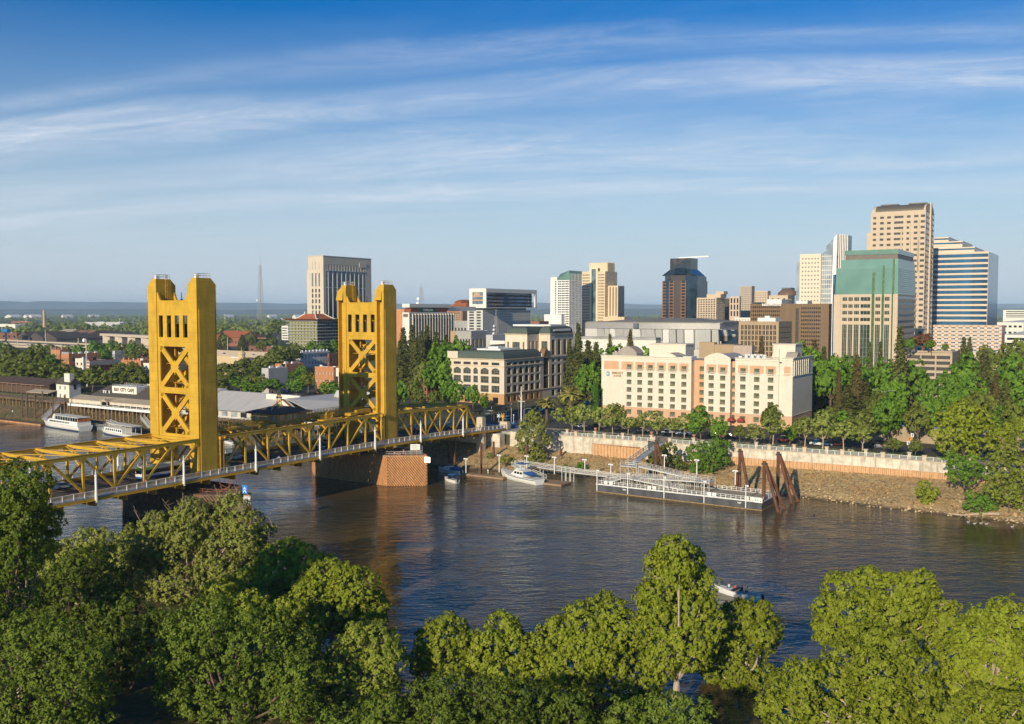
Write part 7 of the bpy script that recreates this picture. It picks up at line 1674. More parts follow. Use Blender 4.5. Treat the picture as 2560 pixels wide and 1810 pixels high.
for i,(p0,p1,p2)in enumerate(((42,58,74),(74,88,108),(106,120,142))):
 Y=1440-i*12;a=PY(p0,848,Y);c=PY(p2,848,Y);pk=PY(p1,830+i*1.5,Y);yf=a[1]
 t_=thing('saw_tooth_shed',f'dark gabled railway workshop, {nth(i)} from the left of three in a row','shed',(a[0],yf,GZ));mb=MB();c1x=onp(p2,848,1,yf)[0];pkx=onp(p1,830,1,yf)[0]
 mb.extr([(a[0],GZ),(a[0],GZ+4),(pkx,pk[2]),(c1x,GZ+4),(c1x,GZ)],1,yf,yf+140);part(t_,'body',mb,mat('dark_shed',(.075,.055,.045),var=.2));m2=MB();m2.hexa([(a[0]-1,yf+.3,GZ+4),(pkx,yf+.3,pk[2]),(pkx,yf+140,pk[2]),(a[0]-1,yf+140,GZ+4)],[(a[0]-1,yf+.3,GZ+4.5),(pkx,yf+.3,pk[2]+.5),(pkx,yf+140,pk[2]+.5),(a[0]-1,yf+140,GZ+4.5)]);part(t_,'roof',m2,mat('brown_tin_roof',(.24,.17,.12),var=.2,vs=.05))
b=bbox('tan railway shed with a pale roof right of the dark gabled workshops',142,172,212,836,849,TANC,5,1,4);gable_roof(b.t,b.x0,b.x1,b.yf,b.yb,b.zt+.9,b.zt+8,1,mat('tan_tin_roof',(.36,.30,.23)))
b=bbox('rust roofed railway shed left of the beige viaduct',176,215,268,838,850,BRNB,5,1,4);gable_roof(b.t,b.x0,b.x1,b.yf,b.yb,b.zt+.9,b.zt+7,1,mat('rust_tin_roof',(.28,.13,.07),var=.3,vs=.05))
b=bbox('long pale grey warehouse among trees in the left distance',210,300,345,807,818,mat('pale_grey_render',(.48,.47,.46)),1,0,0)
b=bbox('low cream sheds at the left edge in the distance',-40,38,62,812,826,WHITEC,1,0,0)
b=bbox('red roofed low building left of the brick chimney',28,76,82,804,812,BRICKD,1,0,0)
for i,(px,py,w_)in enumerate(((20,780,30),(62,777.5,16),(75,777.8,14),(155,780,8),(222,780,10),(670,783,9),(735,782,12),(560,783,8))):
 x,y,z0=PY(px,py+3,5200);Wd=w_/F*5200;single('distant_shed',MB().extr([(x-Wd/2,GZ),(x-Wd/2,GZ+14),(x,GZ+24),(x+Wd/2,GZ+14),(x+Wd/2,GZ)],1,y,y+60),WHITEC,(x,y,GZ),f'tiny white building on the horizon, {nth(i)} in the left distance','building','white buildings on the horizon')
x,y,_=PY(111,812,2000);ch=thing('brick_chimney','tall slim pale brick chimney rising from the distant trees','chimney',(x,y,GZ));zt_=PY(111,774,2000)[2];part(ch,'shaft',MB().tube((x,y,GZ),(x,y,zt_),4.0,2.4,10),mat('pale_brick',(.50,.32,.20)));part(ch,'base',MB().box(x-8,x+8,y-6,y+6,GZ,GZ+9),mat('pale_brick',(.50,.32,.20)))
x,y,z0=PY(15,832,1400);zt_=PY(15,822,1400)[2];tk=thing('water_tank','blue cylindrical tank on a dark post at the far left','tank',(x,y,GZ));part(tk,'tank',MB().tube((x-8,y,(z0+zt_)/2),(x+8,y,(z0+zt_)/2),3.2,n=14),mat('tank_blue',(.03,.16,.34)));part(tk,'post',MB().box(x-1.5,x+.5,y-1,y+1,GZ,z0+.3),DARKST)
Yf=1180;a=PY(-200,860,Yf);yF=a[1]
fw_y=lambda px,py:PZ(px,py,GZ+.3)[:2]
A_,B_=fw_y(-60,860),fw_y(700,893);d=((B_[0]-A_[0]),(B_[1]-A_[1]));L=math.hypot(*d);d=(d[0]/L,d[1]/L);nrm=(-d[1],d[0])
def along(s,o,z):return(A_[0]+d[0]*s+nrm[0]*o,A_[1]+d[1]*s+nrm[1]*o,z)
mb=MB();mb.quad(along(-600,-30,GZ+.3),along(L+60,-14,GZ+.3),along(L+60,22,GZ+.3),along(-600,130,GZ+.3));single('freeway',mb,mat('freeway_concrete',(.20,.17,.145),rough=.9,var=.15,vs=.03,stretch=(1,6,1)),(A_[0],A_[1],GZ),kind='structure')
for i,(o0,o1)in enumerate(((-31,-15),(40,4),(131,23))):
 mb=MB();p,q=along(-600,o0,GZ+1.2),along(L+60,o1,GZ+1.2);mb.beam(p,q,1.2,2.4);single('barrier',mb,mat('barrier_concrete',(.46,.37,.27),var=.1),p,('tan concrete barrier on the near side of the freeway','tan concrete barrier down the middle of the freeway','tan concrete barrier on the far side of the freeway')[i],'barrier')
p,q=PY(262,838,1330),PY(420,838,1180);vd=thing('viaduct','beige concrete viaduct with dark openings crossing above the rail yard','viaduct',(p[0],p[1],GZ));mb=MB();mb.beam((p[0],p[1],22),(q[0],q[1],22),14,3.2);part(vd,'deck',mb,mat('beige_viaduct',(.52,.43,.33),var=.06))
for k in range(5):s=.08+k*.21;part(vd,'pier',MB().box(p[0]+(q[0]-p[0])*s-8,p[0]+(q[0]-p[0])*s+8,p[1]+(q[1]-p[1])*s-5,p[1]+(q[1]-p[1])*s+5,GZ,20.4),mat('beige_viaduct',(.52,.43,.33)))
GLC=glass('car_glass',(.02,.02,.025))
def car_mesh(kind):
 b_=MB();L,B,H=(4.6,1.85,1.5)if kind=='car' else(5.4,2.0,1.95);h=.78 if kind=='car' else 1.0
 P_=[(-L/2,.3),(L/2,.3),(L/2,.62),(L/2-.25,h),(L*.22,h+.02),(-L*.42,h+.06),(-L/2,h-.08)];b_.extr(P_,1,-B/2,B/2)
 c_=MB();c_.hexa([(-L*.40,-B/2+.05,h),(L*.20,-B/2+.05,h),(L*.20,B/2-.05,h),(-L*.40,B/2-.05,h)],[(-L*.30,-B/2+.22,H),(L*.05,-B/2+.22,H),(L*.05,B/2-.22,H),(-L*.30,B/2-.22,H)])
 r_=MB();r_.box(-L*.29,L*.04,-B/2+.21,B/2-.21,H+.001,H+.05);w_=[MB().tube((x,s_*(B/2-.2),.34),(x,s_*(B/2+.02),.34),.34,n=10)for x in(-L*.31,L*.31)for s_ in(-1,1)]
 return b_,c_,r_,w_
def car(x,y,z,rot,col,lab,kind='car',group='cars on the roads'):
 key=('_car',kind)
 if key not in _MC:b_,c_,r_,w_=car_mesh(kind);_MC[key]=(b_.mesh('body',[]),c_.mesh('cabin',GLC),r_.mesh('roof',[]),[w.mesh('wheel',DARKST)for w in w_])
 t_=thing('parked_car' if group.startswith('parked')else 'car',lab,'car',(x,y,z),group,rot=rot,sc=1.0001);bm_,cm,rm,wm=_MC[key];cn_='car_paint_%d_%d_%d'%tuple(int(c*99)for c in col);pm=mat(cn_,col,rough=.3,var=.03,spec=.6)
 for nm,me in(('body',bm_),('roof',rm)):
  k2=(key,nm,cn_)
  if k2 not in _MC:m3=me.copy();m3.materials.clear();m3.materials.append(pm);_MC[k2]=m3
  part(t_,nm,_MC[k2],None)
 part(t_,'cabin',cm,None)
 for w in wm:part(t_,'wheel',w,None)
 return t_
for i,(s,o,col,cn_)in enumerate(((.10*L,14,(.7,.7,.7),'white'),(.155*L,40,(.05,.05,.06),'black'),(.19*L,12,(.65,.65,.66),'pale'),(.27*L,8,(.75,.75,.75),'white'),(.36*L,30,(.6,.6,.6),'silver'),(.62*L,8,(.1,.1,.12),'dark'),(.86*L,2,(.7,.7,.7),'white'),(.93*L,8,(.3,.05,.04),'red'))):
 x,y,_=along(s,o*(1-s/L*.6),0);car(x,y,GZ+.3,math.atan2(d[1],d[0]),col,f'tiny {cn_} vehicle on the freeway, {nth(i)} from the left','van' if i in(2,3,6)else 'car','vehicles on the freeway')
def pole(px,pt_,pb,lab,Y=None,r=.16,flag=False,name='flagpole',ball=0,dbl=False):
 Y=Y or(CZ-GZ)*F/(pb-777);x,y,_=PY(px,pb,Y);zt_=PY(px,pt_,Y)[2]
 t_=thing(name,lab,name.replace('_',' '),(x,y,GZ));part(t_,'pole',MB().tube((x,y,GZ-.5),(x,y,zt_),r*1.3,r*.8,6),mat('pale_pole',(.62,.54,.44),rough=.5))
 if ball:part(t_,'dish',MB().tube((x-ball*1.6,y-.6,zt_-ball*.6),(x-ball*1.6,y+.6,zt_-ball*.6),ball,n=12),WHITE)
 if flag:
  n=9;FW,FH=6.5,4.6;mb=MB();ss=zt_-10
  for i in range(n):
   f=lambda u,v:(x+.3+u*3.2+.5*math.sin(u*6),y-.3+.7*math.sin(u*5+v),ss-1.6*u-v*6.5)
   for k in range(7):u0,u1=i/n,(i+1)/n;mb.quad(f(u0,k/7),f(u1,k/7),f(u1,(k+1)/7),f(u0,(k+1)/7),(k%2)if not(i<4 and k<4)else 2)
  part(t_,'flag',mb,[mat('flag_red',(.45,.05,.04)),mat('flag_white',(.7,.68,.64)),mat('flag_blue',(.04,.06,.2))])
pole(140,862,945,'tall pale flagpole in front of the battlemented brick building',r=.2)
pole(217,848,925,'tall pale pole with a round dish and a flag hanging behind the trees',560,.34,True,ball=1.1)
pole(129,864,925,'thin pole on the left of the battlemented brick building',780,.25);pole(155,864,925,'thin pole on the right of the battlemented brick building',780,.25)
pole(570,843,930,'thin pale mast above the cream stone building',760,.25,name='light_mast');pole(44,848,868,'thin light mast at the near edge of the freeway',1180,.4,name='light_mast');pole(196,846,873,'thin light mast with a lamp head behind the old town trees',1000,.4,name='light_mast');pole(114,822,850,'thin light mast in front of the gabled workshops',1380,.4,name='light_mast');pole(299,796,812,'far pale T shaped mast among the trees',2300,.9,name='light_mast')
# ------------------------------------------------------------ trees and plants
def leaf_arrays(C,N,S,rng,asp=.62):
 n=len(C);N=N/np.linalg.norm(N,axis=1,keepdims=True);r=rng.normal(size=(n,3));T=np.cross(N,r);T/=np.linalg.norm(T,axis=1,keepdims=True)+1e-9;B=np.cross(N,T)
 S=S[:,None];return np.stack([C-T*S,C+B*S*asp+N*S*.12,C+T*S,C-B*S*asp+N*S*.12],1)
def quads_mesh(name,Q,m):
 n=len(Q);me=bpy.data.meshes.new(name);me.vertices.add(4*n);me.vertices.foreach_set('co',Q.reshape(-1).astype(np.float32));me.loops.add(4*n);me.loops.foreach_set('vertex_index',np.arange(4*n,dtype=np.int32))
 me.polygons.add(n);me.polygons.foreach_set('loop_start',np.arange(0,4*n,4,dtype=np.int32));me.materials.append(m);me.update();me.validate();return me
def crown_pts(lobes,rng,leaf,rc,dens=1.0,lpc=16,rough=.34,up=.15):
 """leaves in small clumps over the skin of each lobe, with sparser ones inside"""
 L=np.array([l[:6]if len(l)>4 else(l[0],l[1],l[2],l[3],l[3],l[3]*.85)for l in lobes],float);C,N,S=[],[],[]
 for i,(x,y,z,rx,ry,rz)in enumerate(L):
  ra=(rx*ry*rz)**(1/3);k=max(6,int(dens*4*ra*ra/(rc*rc)*.72));d=rng.normal(size=(k,3));d[:,2]=d[:,2]*.9+.12;d/=np.linalg.norm(d,axis=1,keepdims=True)
  rr=rng.uniform(.74,1.06,(k,1));rr[:k//6]=rng.uniform(.35,.7,(k//6,1));cc=np.array([x,y,z])+d*rr*np.array([rx,ry,rz])
  keep=np.ones(k,bool)
  for j,(a,b,c,p,q,r)in enumerate(L):
   if j!=i:keep&=(((cc-(a,b,c))/(p,q,r))**2).sum(1)>.5
  cc,d=cc[keep],d[keep];m=len(cc)
  if not m:continue
  rcs=rc*rng.uniform(.6,1.25,m);e=rng.normal(size=(m,lpc,3));e/=np.linalg.norm(e,axis=2,keepdims=True);e=e+d[:,None,:]*.55;e/=np.linalg.norm(e,axis=2,keepdims=True)
  P=cc[:,None,:]+e*rcs[:,None,None]*rng.uniform(.55,1.05,(m,lpc,1));nn=e*.75+d[:,None,:]*.5+rng.normal(size=e.shape)*rough;nn[:,:,2]+=up
  C.append(P.reshape(-1,3));N.append(nn.reshape(-1,3));S.append(leaf*rng.uniform(.5,1.4,m*lpc))
 return np.concatenate(C),np.concatenate(N),np.concatenate(S)
BARK=mat('bark',(.16,.11,.075),rough=.95,var=.3,vs=2,bump=.4,bs=6);BARKP=mat('pale_bark',(.42,.34,.25),rough=.9,var=.2,vs=2)
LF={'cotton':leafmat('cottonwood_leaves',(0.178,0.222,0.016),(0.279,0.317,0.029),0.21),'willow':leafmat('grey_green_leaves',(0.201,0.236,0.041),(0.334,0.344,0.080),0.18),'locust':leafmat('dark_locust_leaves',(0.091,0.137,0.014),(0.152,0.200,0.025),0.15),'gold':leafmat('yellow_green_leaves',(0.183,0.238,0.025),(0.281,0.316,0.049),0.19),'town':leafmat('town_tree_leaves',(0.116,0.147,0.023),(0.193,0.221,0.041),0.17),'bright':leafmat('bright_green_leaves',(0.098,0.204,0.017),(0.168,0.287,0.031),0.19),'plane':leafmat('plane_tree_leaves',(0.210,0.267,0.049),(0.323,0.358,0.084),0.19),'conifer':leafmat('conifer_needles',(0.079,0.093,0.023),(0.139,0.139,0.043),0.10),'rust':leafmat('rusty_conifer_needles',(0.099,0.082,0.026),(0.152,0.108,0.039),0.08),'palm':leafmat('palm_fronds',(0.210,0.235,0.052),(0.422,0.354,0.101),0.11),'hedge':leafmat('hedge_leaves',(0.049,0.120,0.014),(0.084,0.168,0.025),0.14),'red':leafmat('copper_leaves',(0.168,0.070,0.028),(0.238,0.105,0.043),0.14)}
def limbs(mb,base,lobes,r0,rng,fork=.4):
 """trunk to a fork, then a limb to every lobe"""
 b=Vector(base);c=Vector((sum(l[0]for l in lobes)/len(lobes),sum(l[1]for l in lobes)/len(lobes),min(l[2]for l in lobes)));f=b.lerp(c,fork);f.x=b.x+(c.x-b.x)*.3;f.y=b.y+(c.y-b.y)*.3
 mb.tube(b-Vector((0,0,.4)),f,r0*1.25,r0*.85,8)
 for l in lobes:
  e=Vector(l[:3]);m=f.lerp(e,.5)+Vector((rng.normal()*.4,rng.normal()*.4,-.3));r=r0*.5;mb.tube(f,m,r,r*.7,6);mb.tube(m,e,r*.7,r*.2,5)
 return mb
_seed=[100]
def fg_tree(label,kind,Y,lobes,base=None,leaf=.27,rc=.55,dens=1.5,twigs=0,group='trees on the near river bank',name='tree',lpc=20):
 """tree in the foreground: crown lobes at their own distances, trunk down to the bank"""
 _seed[0]+=1;rng=np.random.default_rng(_seed[0]);k=1280/1148;LB=[]
 for l in lobes:
  y_=Y+(l[3]if len(l)>3 else rng.uniform(-2,2));x,y,z=PY(l[0]*k,l[1]*k,y_);r=l[2]*1.12*k/F*y_;LB.append((x,y,z,r))
 for x,y,z,r in LB[:]:
  if z-r>2.5:LB.append((x+rng.uniform(-.6,.6)*r,y-rng.uniform(.2,.8)*r,z-rng.uniform(.75,1.15)*r,r*rng.uniform(.8,1.0)))
 cx_,cy_=np.mean([l[0]for l in LB]),np.mean([l[1]for l in LB]);
 if base is None:base=(cx_,cy_-1.0,2.0)
 t_=thing(name,label,'tree',base,group);C,N,S=crown_pts(LB,rng,leaf,rc,dens,lpc)
 part(t_,'crown',quads_mesh('crown',leaf_arrays(C-np.array(base),N,S*.8,rng),LF[kind]),None)
 part(t_,'trunk',limbs(MB(),base,LB,.46,rng),BARKP if kind in('cotton','gold','willow')else BARK)
 if kind in('cotton','gold','willow'):
  for x,y,z,r in LB:
   if rng.random()<.5:
    d=Vector((rng.normal()*.6,-.7-.3*rng.random(),.35+.5*rng.random())).normalized();p=Vector((x,y,z))+d*r*.35;m_=p+d*r*.4+Vector((rng.normal(),rng.normal(),.3))*.25;e=m_+d*r*rng.uniform(.2,.42)+Vector((rng.normal(),0,rng.normal()))*.3
    mb=MB();mb.tube(p,m_,.11,.07,5);mb.tube(m_,e,.07,.02,5);mb.tube(m_,m_+Vector((rng.normal()*.6,-.3,rng.normal()*.5+.4)),.045,.012,4);part(t_,'bare_limb',mb,BARKP)
 if twigs:
  for l in LB[:twigs]:
   for q in range(8):
    p=Vector(l[:3])+Vector((rng.normal()*l[3]*.5,rng.normal()*l[3]*.5,l[3]*.55));e=p+Vector((rng.normal()*.8,rng.normal()*.8,rng.uniform(1.0,2.3)));mb=MB();mb.tube(p,e,.06,.02,4)
    for w_ in range(3):s=p.lerp(e,.3+.25*w_);mb.tube(s,s+Vector((rng.normal()*.6,rng.normal()*.6,rng.uniform(.2,.7))),.035,.014,4)
    part(t_,'dead_branch',mb,mat('dead_twig',(.34,.26,.18),rough=.9))
 return t_
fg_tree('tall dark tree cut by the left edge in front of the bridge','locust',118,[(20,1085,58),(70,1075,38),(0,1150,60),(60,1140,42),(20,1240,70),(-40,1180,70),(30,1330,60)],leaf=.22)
fg_tree('bright leafy tree below the dark one at the left edge','cotton',122,[(70,1150,42),(95,1175,40),(40,1195,50),(25,1250,45),(90,1230,30)])
fg_tree('small olive tree at the water edge under the left end of the bridge','willow',165,[(195,1215,34),(225,1205,22),(150,1245,40),(215,1250,34),(265,1235,26),(120,1290,40)])
fg_tree('big grey green tree with dead twigs rising before the left pier','willow',178,[(520,1135,34),(480,1165,40),(545,1175,40),(430,1150,34),(400,1180,44),(350,1185,36),(590,1190,24),(300,1215,40),(345,1240,52),(420,1245,56),(500,1230,50),(560,1245,40),(270,1235,30),(320,1290,44),(400,1300,48),(470,1290,44)],leaf=.30,rc=.6,twigs=7)
fg_tree('light green tree right of the big grey green one, leaning over the water','cotton',168,[(615,1250,34),(650,1235,30),(690,1255,32),(730,1270,30),(620,1290,40),(570,1300,40),(670,1300,36),(540,1340,38),(600,1345,36)],leaf=.32)
fg_tree('round sunlit tree at the water edge left of centre','cotton',152,[(745,1305,52),(800,1320,50),(700,1330,40),(830,1360,38),(770,1370,56),(720,1385,40),(815,1400,40)],leaf=.33)
fg_tree('yellow green tree below the round sunlit tree','gold',128,[(850,1430,40),(800,1430,36),(870,1480,38),(770,1480,48),(830,1510,52),(755,1530,40),(800,1570,44),(870,1540,30),(760,1590,36)],leaf=.28)
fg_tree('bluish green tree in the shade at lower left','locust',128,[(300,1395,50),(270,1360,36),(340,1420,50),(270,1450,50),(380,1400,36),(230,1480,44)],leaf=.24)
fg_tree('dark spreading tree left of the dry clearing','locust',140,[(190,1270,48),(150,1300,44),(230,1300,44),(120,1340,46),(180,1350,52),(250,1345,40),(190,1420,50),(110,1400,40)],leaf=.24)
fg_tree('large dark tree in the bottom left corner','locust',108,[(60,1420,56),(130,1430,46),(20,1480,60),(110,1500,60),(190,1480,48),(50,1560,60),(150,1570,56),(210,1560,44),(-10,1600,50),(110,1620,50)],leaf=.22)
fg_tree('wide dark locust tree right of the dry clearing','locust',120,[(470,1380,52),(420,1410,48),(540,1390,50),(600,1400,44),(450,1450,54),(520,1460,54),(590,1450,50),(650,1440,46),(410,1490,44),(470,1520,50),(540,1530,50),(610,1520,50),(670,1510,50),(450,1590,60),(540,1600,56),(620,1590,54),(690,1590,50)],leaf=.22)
fg_tree('mid green tree leaning between the locust and the round sunlit tree','cotton',142,[(500,1370,34),(530,1400,36),(490,1330,34),(560,1360,34),(650,1370,34),(690,1410,34)],leaf=.3)
fg_tree('sunlit tree with two round tops standing left of the water gap','cotton',138,[(1000,1415,42),(960,1440,32),(1040,1440,36),(985,1480,44),(1050,1490,38),(950,1500,26)],leaf=.3)
fg_tree('short sunlit tree in the middle of the bottom row','cotton',136,[(1125,1405,34),(1095,1440,34),(1150,1445,40),(1110,1490,44),(1180,1480,40),(1150,1520,40)],leaf=.3)
fg_tree('broad sunlit tree left of the tallest near tree','cotton',134,[(1250,1420,40),(1210,1450,36),(1310,1390,44),(1360,1370,44),(1400,1410,46),(1330,1440,56),(1270,1490,54),(1390,1490,54),(1440,1520,46),(1320,1540,54),(1240,1540,40),(1420,1570,44)],leaf=.3)
fg_tree('tallest near tree, standing before the open boat','cotton',130,[(1515,1235,38),(1480,1260,30),(1550,1255,28),(1500,1300,48),(1560,1310,44),(1575,1352,30),(1470,1330,34),(1530,1370,50),(1600,1402,32),(1490,1400,44),(1560,1430,44),(1480,1450,40)],leaf=.3)
fg_tree('sunlit tree just right of the tallest one','cotton',138,[(1652,1374,30),(1700,1376,33),(1725,1410,28),(1660,1400,40),(1620,1440,34),(1640,1490,44),(1600,1500,30),(1690,1510,40),(1660,1560,44),(1720,1580,40)],leaf=.3)
fg_tree('wide topped tree overhanging the water right of centre','cotton',140,[(1890,1320,40),(1940,1305,38),(2000,1320,38),(2060,1315,40),(1860,1365,36),(1920,1370,44),(1990,1370,40),(2060,1370,44),(2115,1375,38),(1850,1400,26),(2110,1410,32)],leaf=.3)
fg_tree('large round sunlit tree at the bottom right of centre','cotton',118,[(1950,1440,48),(2000,1450,46),(1900,1480,50),(1970,1510,60),(2040,1500,46),(2070,1550,40),(1870,1540,52),(1800,1520,44),(1760,1540,40),(1940,1580,60),(2020,1590,50),(1840,1600,50),(1760,1600,44)],leaf=.27)
fg_tree('big pale green tree cut by the right edge','cotton',124,[(2220,1395,48),(2270,1390,50),(2180,1430,44),(2240,1450,60),(2300,1450,50),(2150,1480,44),(2210,1510,54),(2280,1520,54),(2160,1540,34)],leaf=.28)
fg_tree('low sunlit tree in the bottom right corner','cotton',106,[(2200,1580,46),(2260,1600,50),(2150,1600,44),(2100,1610,40),(2290,1580,40)],leaf=.25)
for i,(a,b_)in enumerate((([(950,1570,50),(1000,1550,46),(910,1610,50),(980,1620,56)],'left of the middle'),([(1080,1560,50),(1140,1560,46),(1060,1610,50),(1150,1610,54)],'in the middle'),([(1220,1580,50),(1280,1590,46),(1220,1630,50),(1300,1630,50)],'under the broad sunlit tree'),([(1400,1610,44),(1460,1600,44),(1510,1590,40),(1560,1600,40),(1480,1640,50)],'beside the water gap'),([(860,1590,40),(830,1620,50),(770,1630,50),(890,1630,40)],'below the yellow green tree'))):
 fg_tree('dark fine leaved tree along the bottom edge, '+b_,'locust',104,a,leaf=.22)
# --- kinds of tree for the far bank and town: one of each, then copies
PROTO={}
def proto(kind,i,mat_,lobes,H,Wd,leaf,rc,dens=1.0,trunk=.25,bark=BARK,lpc=12):
 rng=np.random.default_rng(hash_(kind)+i);C,N,S=crown_pts(lobes,rng,leaf,rc,dens,lpc);cm=quads_mesh('crown',leaf_arrays(C,N,S,rng),LF[mat_]);tm=limbs(MB(),(0,0,0),[l for l in lobes if l[2]<H*.85][:6]or lobes,trunk,rng,.6).mesh('trunk',bark)
 PROTO.setdefault(kind,[]).append((cm,tm,H,Wd))
def hash_(s):return sum(ord(c)*(k+3)for k,c in enumerate(s))
def lobset(rng,n,H,W_,z0):
 out=[]
 for k in range(n):
  a=rng.uniform(0,2*math.pi);f=rng.uniform(.2,1)**.6;z=z0+(H-z0)*rng.uniform(.2,.82);s=math.sin(math.pi*min(.95,(z-z0)/(H-z0)*.8+.15));out.append((math.cos(a)*W_/2*.66*f*s,math.sin(a)*W_/2*.66*f*s,z,W_*rng.uniform(.17,.24)))
 out.append((0,0,H-W_*.2,W_*.2));out.append((0,0,(z0+H)/2,W_*.3));return out
for i in range(3):
 r=np.random.default_rng(i);proto('round',i,'town',lobset(r,9,11,10,3),11,10,.46,.8)
 proto('bright',i,'bright',lobset(r,9,12,9.5,2.2),12,9.5,.44,.75);proto('plane',i,'plane',lobset(r,10,8.5,6.2,2.6),8.5,6.2,.30,.5,.62,.13,BARKP)
 proto('locust',i,'bright',lobset(r,12,14,16,2.5),14,16,.5,.9);proto('bush',i,'bright',[(r.uniform(-1.2,1.2),r.uniform(-1,1),r.uniform(.5,1.6),r.uniform(.7,1.0))for _ in range(6)],2.6,4,.26,.42);proto('olive',i,'willow',lobset(r,11,12,7,.8),12,7,.36,.6)
 proto('hedge',i,'hedge',[(-1.6+k*.8,r.uniform(-.1,.1),.55,.6)for k in range(5)],1.15,4.4,.18,.3);proto('red',i,'red',lobset(r,8,8,8,2),8,8,.4,.7)
def conifer(i,kind,mat_,H=20,W_=8,droop=.35):
 rng=np.random.default_rng(i+70);C,N,S=[],[],[];n=60
 for k in range(n):
  s=k/n;z=H*(.07+.93*s);R=W_/2*(1-s)**.8*rng.uniform(.72,1.1)+.18
  for b in range(int(7+5*(1-s))):
   a=rng.uniform(0,2*math.pi);q=int(5+9*(1-s));u=rng.uniform(.25,1,q);r_=R*u*rng.uniform(.75,1.1);P=np.stack([np.cos(a)*r_+rng.normal(0,.22,q),np.sin(a)*r_+rng.normal(0,.22,q),z-droop*r_+rng.normal(0,.18,q)],1);C.append(P)
   N.append(np.tile([math.cos(a)*.7,math.sin(a)*.7,.75],(q,1))+rng.normal(0,.4,(q,3)));S.append(rng.uniform(.3,.6,q)*(1.1-.4*s))
 C,N,S=map(np.concatenate,(C,N,S));PROTO.setdefault(kind,[]).append((quads_mesh('crown',leaf_arrays(C,N,S,rng,.5),LF[mat_]),MB().tube((0,0,-.3),(0,0,H*.95),.38,.05,7).mesh('trunk',BARK),H,W_*.68))
for i in range(3):conifer(i,'conifer','conifer');conifer(i+5,'rusty','rust',18,6.5)
rng=np.random.default_rng(3);a=rng.uniform(0,2*math.pi,1500);zc_=rng.uniform(.3,9,1500);R=.75*np.minimum(1,(9.2-zc_)/2.5)*rng.uniform(.8,1.1,1500);C=np.stack([np.cos(a)*R,np.sin(a)*R,zc_],1);N=np.stack([np.cos(a),np.sin(a),a*0+.8],1)+rng.normal(0,.3,(1500,3))
PROTO['cypress']=[(quads_mesh('crown',leaf_arrays(C,N,rng.uniform(.16,.3,1500),rng),LF['hedge']),MB().tube((0,0,-.2),(0,0,6),.15,.05,6).mesh('trunk',BARK),9.2,1.5)]
def palm(i):
 rng=np.random.default_rng(i);Q=[];H=9.0
 for k in range(64):
  a=rng.uniform(0,2*math.pi);el=rng.uniform(-.7,1.35);L=rng.uniform(2.8,3.7);p=np.array([0,0,H]);d=np.array([math.cos(a)*math.cos(el),math.sin(a)*math.cos(el),math.sin(el)]);n=9
  for s in range(n):
   q=p+d*L/n;sd=np.cross(d,[0,0,1]);sd/=np.linalg.norm(sd)+1e-6;w0=.5*math.sin(math.pi*(s+.4)/(n+.6));w1=.5*math.sin(math.pi*(s+1.4)/(n+.6))if s<n-1 else .02
   for g in(1,-1):Q.append([p,p+sd*g*w0-[0,0,.12],q+sd*g*w1-[0,0,.12],q])
   p=q;d=d+np.array([0,0,-.13]);d/=np.linalg.norm(d)
 tr=MB().tube((0,0,-.3),(0,0,H-.6),.42,.36,9).lathe((0,0,H-1.2),[(.4,0),(.75,.5),(.55,1.2),(.2,1.5)],9);PROTO.setdefault('palm',[]).append((quads_mesh('fronds',np.array(Q),LF['palm']),tr.mesh('trunk',mat('palm_trunk',(.14,.09,.055),rough=.95,var=.3,vs=3)),H+2.6,6.6))
palm(1);palm(2)
_tc=[0]
def place(kind,x,y,z,H,Wd,label,group=None,name=None,cat='tree'):
 if kind in('round','bright','locust'):Wd=max(Wd,.62*H)
 _tc[0]+=1;v=PROTO[kind][_tc[0]%len(PROTO[kind])];o=bpy.data.objects.new(name or{'palm':'palm_tree','conifer':'conifer_tree','rusty':'conifer_tree','cypress':'cypress_tree','bush':'shrub','hedge':'hedge','plane':'plane_tree'}.get(kind,'tree'),None);COL.objects.link(o);o.location=CW(x,y,z)
 o.rotation_euler=(0,0,random.Random(_tc[0]).uniform(0,6.28)if kind!='hedge' else ROT);o.scale=(Wd/v[3],Wd/v[3],H/v[2]);ORG[o]=(0,0,0);tag(o,label,cat if kind not in('bush','hedge')else{'bush':'shrub','hedge':'hedge'}[kind],group)
 part(o,'crown' if kind!='palm' else 'fronds',v[0],None)
 if kind not in('bush','hedge'):part(o,'trunk',v[1],None)
 return o
def row(items,lab,group,z=GZ):
 """items (kind, px, top py, Y, width px); labelled in order from the left"""
 for i,(kind,px,pt_,Y,wpx)in enumerate(sorted(items,key=lambda q:q[1])):
  x,y,zt_=PY(px,pt_,Y);place(kind,x,y,z,max(2.5,zt_-z),wpx/F*Y,lab%nth(i),group)
pls=[(1399,1018,60),(1430,1015,50),(1461,1012,58),(1497,1016,52),(1532,1010,62),(1570,1043,48),(1606,1028,48),(1642,1028,54),(1680,1045,42),(1711,1036,62),(1889,1060,52),(1932,1043,64),(2012,1040,62),(2057,1026,74),(2110,1056,62),(2156,1064,56)]
for i,(px,pt_,wpx)in enumerate(pls):
 y=wl(onp(px,1090,1,140)[0])+7.5;x=onp(px,1090,1,y)[0];zt_=onp(px,pt_,1,y)[2];place('plane',x,y,GZ,zt_-GZ,wpx/F*330,f'young plane tree in the promenade row, {nth(i)} from the bridge end','plane trees along the promenade')
row([('bright',1753,1012,322,74),('bright',1800,1040,318,48),('round',1925,1014,318,62),('round',1545,1008,356,46),('round',1850,1062,320,36),('bright',1975,1062,316,44),('round',2000,1045,330,50)],'dense dark green tree between the plane trees and the hotel, %s from the left','dense trees before the hotel')
